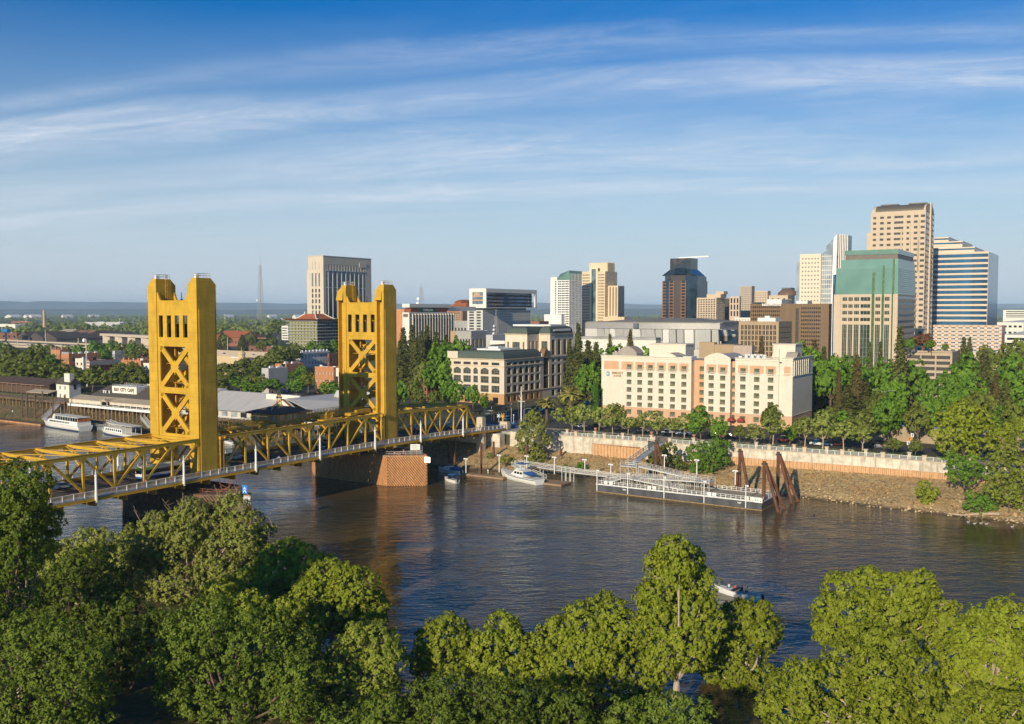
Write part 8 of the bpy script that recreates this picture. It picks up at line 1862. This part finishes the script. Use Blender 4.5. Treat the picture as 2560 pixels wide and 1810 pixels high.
for i,(px,pt_,y,H)in enumerate(((1367,992,160,0),(1426,966,172,0))):
 x,_,zt_=onp(px,pt_,1,y);place('palm',x,y,GZ,zt_-GZ,(9.4,12.0)[i],('shorter date palm left of the tall one by the avenue','tall date palm beside the hotel low wing')[i],'date palms')
for i,(px,pt_)in enumerate(((1486,955),(1492,953))):x,_,zt_=onp(px,pt_,1,186);place('cypress',x,186,GZ,zt_-GZ,2.0,('thin cypress column at the hotel corner, the left one','thin cypress column at the hotel corner, the right one')[i])
for i,(x,l)in enumerate([(22+4.6*k,4.4)for k in range(10)]+[(80+4.6*k,4.4)for k in range(18)]):place('hedge',x,wl(x)+4.6,GZ,1.2,4.8,f'clipped green hedge piece behind the promenade railing, {nth(i)} from the bridge end','hedges along the promenade')
for i,x in enumerate((37,48,58.5,69,84,96,105,117,127,138.5,151)):
 t_=thing('stone_pedestal',f'cream stone pedestal with a cap behind the promenade railing, {nth(i)} from the bridge','pedestal',(x,wl(x)+2.8,GZ),'stone pedestals');y=wl(x)+2.8;part(t_,'shaft',MB().box(x-.45,x+.45,y-.45,y+.45,GZ,GZ+1.9),CONC2);part(t_,'cap',MB().box(x-.65,x+.65,y-.65,y+.65,GZ+1.901,GZ+2.15),CONC2)
 if i in(1,3,4):part(t_,'urn',MB().lathe((x,y,GZ+2.15),[(.2,0),(.25,.2),(.6,.7),(.7,1.1),(.5,1.15)],10),mat('terracotta_urn',(.40,.21,.12)))
def bank_bush(label,kind,lobes,Y,leaf=.3,rc=.5,cat='shrub',name='shrub',base_py=None,dens=1.0):
 """lobes in photograph pixels at a distance"""
 _seed[0]+=1;rng=np.random.default_rng(_seed[0]);LB=[]
 for px,py,r in lobes:y_=Y+rng.uniform(-1.2,1.2);LB.append((*PY(px,py,y_),r/F*y_))
 cx_,cy_=np.mean([l[0]for l in LB]),np.mean([l[1]for l in LB]);zb=min(l[2]-l[3]for l in LB);base=(cx_,cy_,zb);t_=thing(name,label,cat,base);C,N,S=crown_pts(LB,rng,leaf,rc,dens,13);part(t_,'foliage' if cat=='shrub' else 'crown',quads_mesh('foliage',leaf_arrays(C-np.array(base),N,S,rng),LF[kind]),None);part(t_,'stems' if cat=='shrub' else 'trunk',limbs(MB(),base,LB,.22,rng),BARK)
bank_bush('tall loose olive tree growing on the bank right of the bridge end','willow',[(1335,1040,20),(1318,1060,20),(1352,1062,20),(1312,1090,24),(1342,1092,26),(1365,1100,16),(1308,1118,20),(1335,1125,24),(1330,1148,24),(1350,1140,18)],330,.28,.5,'tree','tree')
bank_bush('bright green bush on the bank behind the barge ramp','bright',[(1735,1128,20),(1765,1122,24),(1795,1130,22),(1745,1150,26),(1780,1155,26),(1808,1150,18),(1770,1172,22),(1740,1172,16),(1815,1110,12),(1790,1105,14)],304,.3,.5)
bank_bush('dark scrub in the gap below the gangway','town',[(1655,1130,18),(1675,1120,16),(1665,1150,20),(1690,1150,16),(1630,1155,14),(1700,1165,14)],306,.3,.5)
bank_bush('small round bush on the bank above the long gangway','bright',[(1452,1162,9),(1446,1168,8),(1460,1168,7)],318,.22,.35)
bank_bush('tiny green bush at the water left of the round bush','bright',[(1414,1165,5),(1410,1167,4)],318,.2,.3)
bank_bush('low green weeds on the bank under the bridge end','willow',[(1265,1145,10),(1280,1150,9),(1255,1152,8),(1225,1140,8)],325,.25,.4)
bank_bush('lone green bush on the dry stony bank','cotton',[(2312,1212,14),(2300,1228,14),(2325,1235,16),(2318,1250,16),(2340,1228,10)],262,.25,.42)
bank_bush('bright green bush at the right water edge','bright',[(2430,1240,18),(2455,1250,20),(2425,1262,16),(2475,1262,18),(2450,1268,18)],252,.25,.42)
bank_bush('large round feathery tree at the end of the promenade','cotton',[(2410,1035,40),(2370,1050,34),(2445,1050,36),(2475,1075,26),(2350,1080,28),(2395,1085,44),(2445,1095,36),(2370,1110,28),(2410,1130,34),(2480,1110,20)],282,.34,.6,'tree','tree')
bank_bush('leafy tree below the feathery tree at the end of the wall','bright',[(2400,1165,28),(2430,1155,26),(2385,1190,18),(2420,1195,22),(2380,1145,20),(2455,1180,22)],262,.3,.55,'tree','tree')
bank_bush('bushy willow on the right bank by the drift log','gold',[(2490,1150,24),(2520,1130,28),(2545,1160,30),(2500,1190,30),(2540,1210,30),(2515,1240,30),(2555,1250,28),(2480,1225,24),(2550,1100,24),(2560,1190,30)],250,.3,.55,'tree','tree')
bank_bush('yellow green tree at the right edge above the bank','cotton',[(2500,1085,20),(2530,1070,22),(2556,1060,24),(2520,1105,18)],275,.3,.55,'tree','tree')
row([('bright',2078,889,385,58),('bright',2113,884,392,60),('bright',2150,893,388,54),('bright',2212,893,388,64),('bright',2290,896,380,44),('bright',2240,930,372,40)],'bright green tree in the row below the green glass tower, %s from the left','bright trees below the green tower')
row([('rusty',2097,922,352,26),('rusty',2143,886,356,40),('conifer',2120,960,340,60),('conifer',2165,950,340,60),('conifer',2175,853,420,26),('conifer',2202,852,420,26),('conifer',2252,816,375,58)],'conifer between the hotel and the parking garage, %s from the left','conifers right of the hotel')
row([('conifer',2410,842,440,40),('conifer',2425,842,430,34),('conifer',2461,873,360,62),('conifer',2515,946,310,50),('rusty',2490,930,350,34),('conifer',2550,905,380,44)],'conifer right of the parking garage, %s from the left','conifers at the right')
row([('bright',2393,908,380,56),('bright',2426,878,420,56),('bright',2440,925,360,50),('bright',2537,882,400,60),('round',2495,900,420,60),('bright',2556,920,350,44),('round',2480,985,320,60),('round',2540,1010,300,60),('bright',2505,1010,305,50),('round',2520,860,620,70),('round',2470,868,600,60),('round',2550,850,560,50)],'leafy tree on the wooded slope at the right, %s from the left','leafy trees at the right')
row([('locust',2357,940,338,112),('locust',2225,993,318,98),('round',2295,1004,312,74),('bright',2320,990,322,70),('round',2160,1028,300,92),('bright',2110,1025,312,70),('round',2070,1020,330,50),('locust',2390,985,330,80),('round',2430,985,315,70),('round',2190,985,335,60)],'broad tree above the street retaining wall, %s from the left','broad trees above the retaining wall')
row([('round',2235,1095,294,48),('round',2289,1097,288,40)],'small round street tree before the retaining wall, %s from the left','small street trees')
row([('bright',2272,845,428,36),('bright',2328,848,426,32),('red',2306,832,436,64),('bright',2365,858,430,24)],'planted tree on the garage roof, %s from the left','trees on the garage roof',z=GAR.zt)
row([('conifer',1446,808,470,46),('conifer',1425,850,440,40),('conifer',1470,850,430,56),('conifer',1525,834,500,30),('rusty',1576,826,490,34),('conifer',1445,880,420,60),('conifer',1490,855,410,50)],'conifer between the office building and the hotel, %s from the left','conifers before the arena')
row([('bright',1480,900,405,50),('bright',1545,860,440,34),('bright',1500,870,450,40),('bright',1610,866,430,26),('bright',1642,866,430,22)],'leafy tree behind the left end of the hotel, %s from the left','leafy trees behind the hotel')
row([('rusty',1904,843,440,28),('bright',2000,850,430,40),('rusty',2036,848,425,40),('conifer',2060,865,420,40),('bright',2030,868,405,40)],'tree behind the right end of the hotel, %s from the left','trees behind the hotel end')
row([('conifer',1008,818,520,46),('conifer',1030,812,540,44),('conifer',1052,826,530,40),('conifer',1068,812,540,46),('conifer',1090,828,530,44),('conifer',1116,836,520,36),('conifer',1000,850,505,40),('conifer',1040,845,500,50),('conifer',1140,838,530,34)],'tall dark conifer in the clump before the finned hotel, %s from the left','conifer clump before the finned hotel')
row([('bright',1098,846,500,40),('bright',1120,860,495,40),('bright',1145,842,520,36),('bright',1080,900,470,46),('bright',1105,895,470,40),('round',1060,905,480,40)],'bright tree at the foot of the conifer clump, %s from the left','bright trees by the conifer clump')
row([('bright',1118,958,425,46),('bright',1146,950,425,52),('bright',1183,960,420,46),('bright',1209,982,415,30),('round',970,958,420,40),('bright',1000,950,425,46),('round',1030,955,425,46),('round',1052,972,420,36),('bright',985,985,405,44),('round',1085,975,415,36)],'street tree between the right tower and the office building, %s from the left','street trees by the avenue')
row([('round',15,885,640,58),('round',58,880,640,62),('round',100,868,660,66),('round',35,905,600,60),('round',82,905,600,56),('round',118,905,590,60),('round',145,918,570,44),('round',165,910,580,50),('round',192,918,560,60),('round',232,915,560,56),('round',262,930,540,46),('round',300,905,560,66),('round',335,905,560,60),('round',320,930,540,50),('round',128,935,545,34),('round',210,938,540,40),('round',360,935,530,36)],'rounded olive tree behind the old wharf, %s from the left','rounded trees behind the wharf')
row([('bright',5,850,900,40),('round',95,858,900,50),('round',130,862,880,44),('bright',165,862,860,44),('bright',198,860,850,44),('bright',232,850,840,46),('bright',258,868,790,44),('bright',245,858,850,40),('bright',278,850,850,46),('round',305,858,840,44),('bright',328,848,840,30),('round',352,860,820,44),('bright',262,885,740,50),('round',335,872,800,40),('round',20,862,850,40)],'leafy tree between the old town and the freeway, %s from the left','trees before the freeway')
row([('round',560,908,620,56),('bright',585,930,590,50),('round',610,895,640,52),('round',640,910,620,50),('bright',630,940,570,50),('round',555,945,570,50),('bright',660,938,570,46),('round',695,930,570,50),('round',590,960,555,40),('bright',640,962,555,46),('round',690,960,555,46),('bright',668,960,545,40),('bright',755,912,620,40),('bright',760,935,590,48),('bright',735,925,600,36),('bright',745,955,560,40)],'old town tree between the two bridge towers, %s from the left','old town trees between the towers')
row([('round',560,925,520,80),('bright',600,938,515,74),('round',640,930,515,80),('bright',680,945,505,66),('round',545,950,490,70),('bright',640,955,490,70),('round',600,900,580,80),('round',655,890,640,70),('bright',700,925,540,60),('round',770,930,520,60),('bright',740,945,500,56),('round',715,865,740,90),('round',690,880,700,70)],'large spreading tree in front of the old town between the towers, %s from the left','spreading trees between the towers')
row([('round',10,905,545,90),('round',60,900,545,96),('round',105,908,545,80),('round',150,925,530,66),('round',185,925,530,70),('round',230,925,525,80),('round',275,925,525,70),('round',315,915,530,86),('round',350,925,520,60),('round',80,875,620,90),('round',30,878,620,80),('bright',130,885,620,60)],'large spreading tree along the old embarcadero, %s from the left','spreading trees along the embarcadero')
x,y,zt_=PY(822,950,480);place('bright',x,y,GZ-1,zt_-GZ+1,15,'big bright green tree standing left of the right bridge tower by the water')
x,y,zt_=PY(845,975,470);place('bright',x,y,GZ-1,zt_-GZ+1,10,'smaller bright green tree tucked against the right bridge tower')
row([('round',700,862,800,52),('round',735,858,800,60),('bright',715,880,760,50),('bright',780,850,820,36),('bright',805,852,820,40),('bright',835,848,830,36),('round',690,885,740,40)],'tree below the upswept tiled roof, %s from the left','trees below the tiled roof')
row([('conifer',554,828,1080,30),('round',565,838,1050,30),('conifer',605,836,1050,26),('round',625,832,1150,30),('round',655,850,1000,36),('conifer',672,832,1100,30),('round',680,845,1050,30),('conifer',640,842,1050,24),('round',695,800,1500,60)],'tree before the brick depot beyond the freeway, %s from the left','trees by the depot')
FOOT_=[(o.location.x,o.location.y)for o in bpy.data.objects if o.parent is None and o.get('category')in('building','arena')]
def woodland(name,lab,Y0,Y1,n,size,q,seed,xr=(-.62,.62),hmin=8,hmax=15):
 rng=np.random.default_rng(seed);Y=Y0*(Y1/Y0)**rng.random(n);X=Y*rng.uniform(*xr,n);keep=np.ones(n,bool);gx=np.array([uv(a,b)for a,b in zip(X,Y)])
 dn=np.sin(X*.0051+1.3*np.sin(Y*.0023))+np.sin(Y*.0047+2*np.sin(X*.0031));keep&=dn>-.55-.5*rng.random(n)
 side=X/Y;keep&=~((side>-.13)&(Y<1500));keep&=~((Y<1330+150*rng.random(n))&(side<-.25));keep&=~((side<-.36)&(Y<1640))
 gx,Y=gx[keep],Y[keep];m=len(gx);h=rng.uniform(hmin,hmax,m)*np.where(rng.random(m)>.93,1.5,1);w_=h*rng.uniform(.45,.8,m);d=rng.normal(size=(m,q,3));d/=np.linalg.norm(d,axis=2,keepdims=True);d[:,:,2]=np.abs(d[:,:,2])*1.0-.25
 sc=np.stack([w_*.8,w_*.8,h*.55],1)[:,None,:];P=np.concatenate([gx,(GZ+h*.45)[:,None]],1)[:,None,:]+d*sc*rng.uniform(.7,1.05,(m,q,1));nn=d+rng.normal(0,.25,d.shape);Sz=(h[:,None]*size*rng.uniform(.7,1.3,(m,q))).reshape(-1)
 me=quads_mesh(name,leaf_arrays(P.reshape(-1,3),nn.reshape(-1,3),Sz,rng,.75),LF['town']);o=bpy.data.objects.new(name,me);COL.objects.link(o);o.location=CW(0,0,0);o.rotation_euler=(0,0,ROT);tag(o,lab,'woodland',kind='stuff')
woodland('woodland','dark woods covering the plain toward the horizon',1350,16000,15000,.24,20,21)
woodland('woodland','scattered trees among the far city blocks',950,2600,1500,.16,46,22,(-.2,.62),7,13)
# ------------------------------------------------------------ street furniture, vehicles
mast=onp(1303,1068,1,141);zt_=onp(1303,966,1,141)[2];t_=thing('signal_mast','white ship style mast with a yardarm beside the bridge end','mast',(mast[0],141,GZ));zy=onp(1303,1003,1,141)[2]
part(t_,'pole',MB().tube((mast[0],141,GZ),(mast[0],141,zt_),.3,.14,8),WHITE);part(t_,'yardarm',MB().beam((mast[0]-1.7,141,zy),(mast[0]+1.7,141,zy),.16,.16).beam((mast[0]-.2,141,zy+.8),(mast[0]-.9,141,zy+2.2),.12,.12),WHITE)
mb=MB()
for s in(-1.6,1.6):mb.tube((mast[0]+s,141,zy),(mast[0]+s*.5,141,GZ+1),.03,n=4)
part(t_,'stays',mb,GAL);part(t_,'base',MB().box(mast[0]-.7,mast[0]+.7,140.3,141.7,GZ,GZ+.9),mat('plinth_blue',(.05,.17,.40)))
def street_lamp(px,pt_,y,lab,arm=2.6,dbl=False,z=GZ):
 x=onp(px,pt_,1,y)[0];zt_=onp(px,pt_,1,y)[2];t_=thing('street_lamp',lab,'street lamp',(x,y,z));part(t_,'pole',MB().tube((x,y,z),(x,y,zt_-.6),.13,.09,7),GAL);mb=MB()
 for s in((1,-1)if dbl else(1,)):mb.tube((x,y,zt_-.6),(x+s*arm*.6,y,zt_),.06,n=5);mb.tube((x+s*arm*.6,y,zt_),(x+s*arm,y,zt_+.1),.06,n=5);mb.box(x+s*arm-.1,x+s*(arm)+.5*s if s>0 else x-arm+.1,y-.15,y+.15,zt_,zt_+.15)if s>0 else mb.box(x-arm-.5,x-arm+.1,y-.15,y+.15,zt_,zt_+.15)
 part(t_,'arm',mb,GAL)
street_lamp(1471,945,200,'curved steel street lamp left of the hotel',4);street_lamp(1310,1020,150,'curved street lamp right of the white mast',3);street_lamp(2208,976,196,'double armed street lamp among the trees right of the hotel',3.4,True,15.5);street_lamp(2264,1042,183,'curved street lamp above the retaining wall',-1.6,False,15.5);street_lamp(2372,1070,190,'thin street lamp hidden among the right hand trees',2,False,15.5)
g0,g1=onp(1170,1040,1,146)[0],onp(1212,1040,1,146)[0];t_=thing('signal_gantry','steel truss gantry with traffic signals over the avenue','gantry',(g0,146,GZ));mb=MB();zg=onp(1190,1022,1,146)[2]
truss_walk(t_,(g0,146,zg-1),(g1,146,zg-1),.8,1.2,'truss',DARKST);part(t_,'posts',MB().tube((g0,146,GZ),(g0,146,zg+.4),.16).tube((g1,146,GZ),(g1,146,zg+.4),.16),GAL)
for k in range(3):x=g0+(k+.7)*(g1-g0)/3.6;part(t_,'signal',MB().box(x-.25,x+.25,145.4,145.6,zg-1.9,zg-.9),DARKST)
a=onp(1232,1040,1,148);part(t_,'mast_arm',MB().beam((g1,146.2,zg-.5),(a[0],148,zg-.6),.16,.16).beam((g1,146.2,zg-1.6),(a[0],148,zg-1.7),.12,.12),WHITE)
x=onp(1257,1050,1,136)[0];t_=thing('signal_post','golden yellow signal post on a concrete plinth by the bridge end','signal',(x,136,GZ));part(t_,'plinth',MB().box(x-.9,x+.9,135.2,136.8,GZ,GZ+2.6),CONC2);part(t_,'figure',MB().tube((x,136,GZ+2.6),(x,136,GZ+5.2),.3,.22).box(x-.65,x+.65,135.8,136.2,GZ+4.2,GZ+4.6).tube((x-.5,136,GZ+4.4),(x-.5,136,GZ+5.8),.14).tube((x+.5,136,GZ+4.4),(x+.5,136,GZ+5.8),.14),mat('signal_yellow',(.62,.36,.03)))
for(px,py,lab)in((1247,1040,'white crossed railway sign on a pole by the bridge end'),):
 x=onp(px,py,1,139)[0];t_=thing('crossing_sign',lab,'sign',(x,139,GZ));part(t_,'pole',MB().tube((x,139,GZ),(x,139,GZ+5.4),.09),GAL);part(t_,'crossbuck',MB().beam((x-.7,138.85,GZ+3.6),(x+.7,138.85,GZ+4.8),.06,.3).beam((x-.7,138.84,GZ+4.8),(x+.7,138.84,GZ+3.6),.06,.3),WHITE)
x=onp(1284,1062,1,140)[0];t_=thing('info_kiosk','small blue kiosk with a pale lamp by the bridge end','kiosk',(x,140,GZ));part(t_,'body',MB().box(x-.5,x+.5,139.6,140.4,GZ,GZ+1.9),mat('plinth_blue',(.05,.17,.40)));part(t_,'lamp_pole',MB().tube((x,140,GZ+1.9),(x,140,GZ+4.6),.07).ball((x,140,GZ+4.8),.28),WHITE)
for i,(px,h)in enumerate(((1235,9),(1262,7),(1222,6),(1268,8))):
 x=onp(px,1045,1,150)[0];t_=thing('signal_pole',f'slim street pole with small boxes at the avenue crossing, {nth(i)} of four','pole',(x,150+i,GZ),'street poles at the crossing');part(t_,'pole',MB().tube((x,150+i,GZ),(x,150+i,GZ+h),.12,n=6),mat('brown_pole',(.2,.11,.06))if i==0 else GAL);part(t_,'box',MB().box(x-.3,x+.3,149.7+i,149.95+i,GZ+h-2,GZ+h-.8),DARKST)
mb=MB();mb.poly([(131,180,15.6),(260,176,15.6),(300,330,15.6),(118,330,15.6),(118,214,15.6)]);mb.quad((118,214,GZ),(131,180,GZ),(131,180,15.6),(118,214,15.6));single('raised_ground',mb,city_g,(150,200,15),kind='structure')
rw=thing('retaining_wall','tan concrete retaining wall with a blue rail along the street at the right','wall',(150,178,GZ));RWC=mat('tan_stained_concrete',(.36,.28,.19),rough=.9,var=.1,vs=.4,weather=.5)
part(rw,'face',MB().hexa([(130,179.2,GZ-.2),(262,175,GZ-.2),(262,175.9,GZ-.2),(130,180.1,GZ-.2)],[(130,179.2,15.65),(262,175,15.65),(262,175.9,15.65),(130,180.1,15.65)]),RWC);part(rw,'blue_rail',MB().beam((130,179.1,15.95),(262,174.9,15.95),.5,.55),mat('rail_blue',(.10,.19,.32)))
def sign(px,py,y,col,lab,shape='diamond',h=2.4):
 x,_,z=onp(px,py,1,y);t_=thing('road_sign',lab,'sign',(x,y,GZ));part(t_,'post',MB().tube((x,y+.08,GZ),(x,y+.08,z+.3),.06,n=5),GAL);part(t_,'panel',MB().extr([(x,z-.8),(x+.8,z),(x,z+.8),(x-.8,z)],1,y-.05,y)if shape=='diamond' else MB().box(x-.45,x+.45,y-.05,y,z-.6,z+.6),mat('sign_'+col,{'yellow':(.62,.32,.02),'white':(.7,.7,.7),'orange':(.60,.22,.02)}[col],rough=.5));part(t_,'symbol',MB().box(x-.12,x+.12,y-.08,y-.051,z-.35,z+.35).box(x+.13,x+.32,y-.08,y-.051,z+.05,z+.3),DARKST)
sign(2237,1075,178.6,'yellow','yellow diamond road sign on the retaining wall');sign(2237,1086,178.55,'yellow','small yellow plate under the diamond road sign','plate');sign(2273,1097,166,'orange','orange diamond road sign beside the small street tree');sign(2281,1088,165.5,'white','white plate above the orange road sign','plate');sign(2271,1108,164,'white','white plate below the orange road sign','plate')
for i,(px,py,col,cn_,k)in enumerate(((2046,1113,(.70,.70,.70),'white','van'),(2064,1114,(.6,.61,.63),'silver','car'),(2198,1122,(.05,.05,.06),'black','car'),(2192,1118,(.35,.05,.03),'red','car'),(2222,1119,(.6,.58,.52),'pale','car'),(1352,1049,(.05,.05,.06),'black','car'),(1330,1040,(.4,.06,.04),'red','car'))):
 x,y,_=PZ(px,py,GZ);car(x,y,GZ+.02,(0,0,.2,.1,2.9,1.57,1.57)[i],col,f'{cn_} {k} standing in the street behind the promenade, {nth(i)} counted',k,'parked cars in the street')
for i,(x,y,col,cn_)in enumerate(((-6.5,84,(.04,.04,.05),'black'),(-6.5,100,(.10,.10,.12),'dark grey'),(-.5,112,(.06,.06,.08),'dark'),(-7,160,(.5,.5,.5),'silver'),(-2,190,(.05,.05,.05),'black'))):car(x,y,zd(y)-.1 if y<137 else GZ+.03,1.57,col,f'{cn_} car on the roadway beyond the right tower, {nth(i)} counted from the river','car','cars on the bridge road')
bx,by=onp(447,1172,0,0)[0],-9.0
bz_=zd(by)-.11;bus=thing('bus','white city bus with a lime green roof edge passing under the left tower','bus',(-1,by,bz_));BW,L0,L1=1.28,by-8.5,by+3.5;X0=-.9
part(bus,'body',MB().box(X0-BW,X0+BW,L0,L1,bz_+.35,bz_+3.0),mat('bus_white',(.66,.68,.66),rough=.35));part(bus,'roof',MB().box(X0-BW+.03,X0+BW-.03,L0+.05,L1-.05,bz_+3.001,bz_+3.25),mat('bus_roof',(.5,.52,.5)));part(bus,'green_band',MB().box(X0-BW-.02,X0+BW+.02,L0-.02,L0+5,bz_+2.45,bz_+3.02),mat('lime_band',(.28,.48,.03)))
part(bus,'window_band',MB().box(X0-BW-.03,X0+BW+.03,L0+.6,L1-.3,bz_+1.4,bz_+2.4),GLC);part(bus,'rear_window',MB().box(X0-1,X0+1,L0-.03,L0-.002,bz_+1.5,bz_+2.4),GLC);part(bus,'blue_skirt',MB().box(X0-BW-.015,X0+BW+.015,L0-.015,L1,bz_+.36,bz_+.8),mat('bus_blue',(.03,.10,.3)))
for y in(L0+2.4,L1-2.2):
 for s in(-1,1):part(bus,'wheel',MB().tube((X0+s*(BW-.3),y,bz_+.48),(X0+s*(BW+.02),y,bz_+.48),.48,n=12),DARKST)
for i,(x,y)in enumerate(((44,134),(63,137),(90,139.5),(112,141.5),(133,143))):
 t_=thing('bench',f'pale bench on the promenade among the plane trees, {nth(i)} from the bridge end','bench',(x,y,GZ),'promenade benches');part(t_,'seat',MB().box(x-.9,x+.9,y-.25,y+.25,GZ+.42,GZ+.5),CONC2);part(t_,'backrest',MB().box(x-.9,x+.9,y+.2,y+.28,GZ+.55,GZ+.95),CONC2)
 for s in(-.7,.7):part(t_,'leg',MB().box(x+s-.08,x+s+.08,y-.22,y+.22,GZ,GZ+.419),CONC2)
for i,(x,y,sh,tr,cn_)in enumerate(((8.2,-22,(.5,.1,.08),(.05,.06,.12),'red'),(8.4,20,(.1,.2,.4),(.06,.05,.05),'blue'),(8.0,21,(.6,.6,.58),(.1,.1,.12),'white'),(8.5,68,(.05,.05,.06),(.3,.25,.2),'black'),(8.1,110,(.45,.35,.1),(.05,.06,.1),'mustard'))):
 person(x,y,zd(y),sh,tr,f'person in a {cn_} top on the near bridge walkway, {nth(i)} of five from the left',rot=i*1.3)
for i,(x,sh,cn_)in enumerate(((39,(.6,.1,.1),'red'),(57,(.65,.64,.6),'white'),(61,(.05,.08,.2),'navy'),(93,(.5,.4,.1),'yellow'),(108,(.3,.3,.32),'grey'),(129,(.1,.3,.2),'green'))):
 person(x,wl(x)+2.2,GZ+.02,sh,(.06,.06,.09),f'person in a {cn_} top strolling along the promenade',rot=i*.9)
for i,(x,y,col,cn_,k)in enumerate(((-6.6,-34,(.5,.5,.52),'silver','car'),(-.8,-52,(.35,.05,.04),'red','car'),(-6.5,18,(.6,.6,.58),'white','van'),(.8,44,(.05,.07,.16),'navy','car'),(-6.8,56,(.3,.3,.32),'grey','car'))):car(x,y,zd(y)-.11,1.57,col,f'{cn_} {k} on the bridge roadway between the trusses',k,'cars on the bridge')
R_=random.Random(31);CC_=(((.6,.6,.6),'silver'),((.05,.05,.06),'black'),((.7,.7,.68),'white'),((.35,.05,.04),'red'),((.06,.09,.2),'blue'),((.25,.24,.22),'grey'))
for i in range(14):
 col,cn_=CC_[R_.randrange(6)];lane=(-13.6,7.4)[i%2];y=168+i*17+R_.uniform(-3,3);car(lane,y,GZ+.02,1.57,col,f'{cn_} car at the kerb of the avenue behind the bridge, {nth(i)} away from the river','van' if i%5==2 else 'car','parked cars along the avenue')
for i in range(12):
 col,cn_=CC_[R_.randrange(6)];x=30+i*8.6+R_.uniform(-2,2);car(x,153.2+x*.035,GZ+.02,.03,col,f'{cn_} car at the kerb behind the plane trees, {nth(i)} from the bridge end','van' if i%4==1 else 'car','parked cars behind the plane trees')
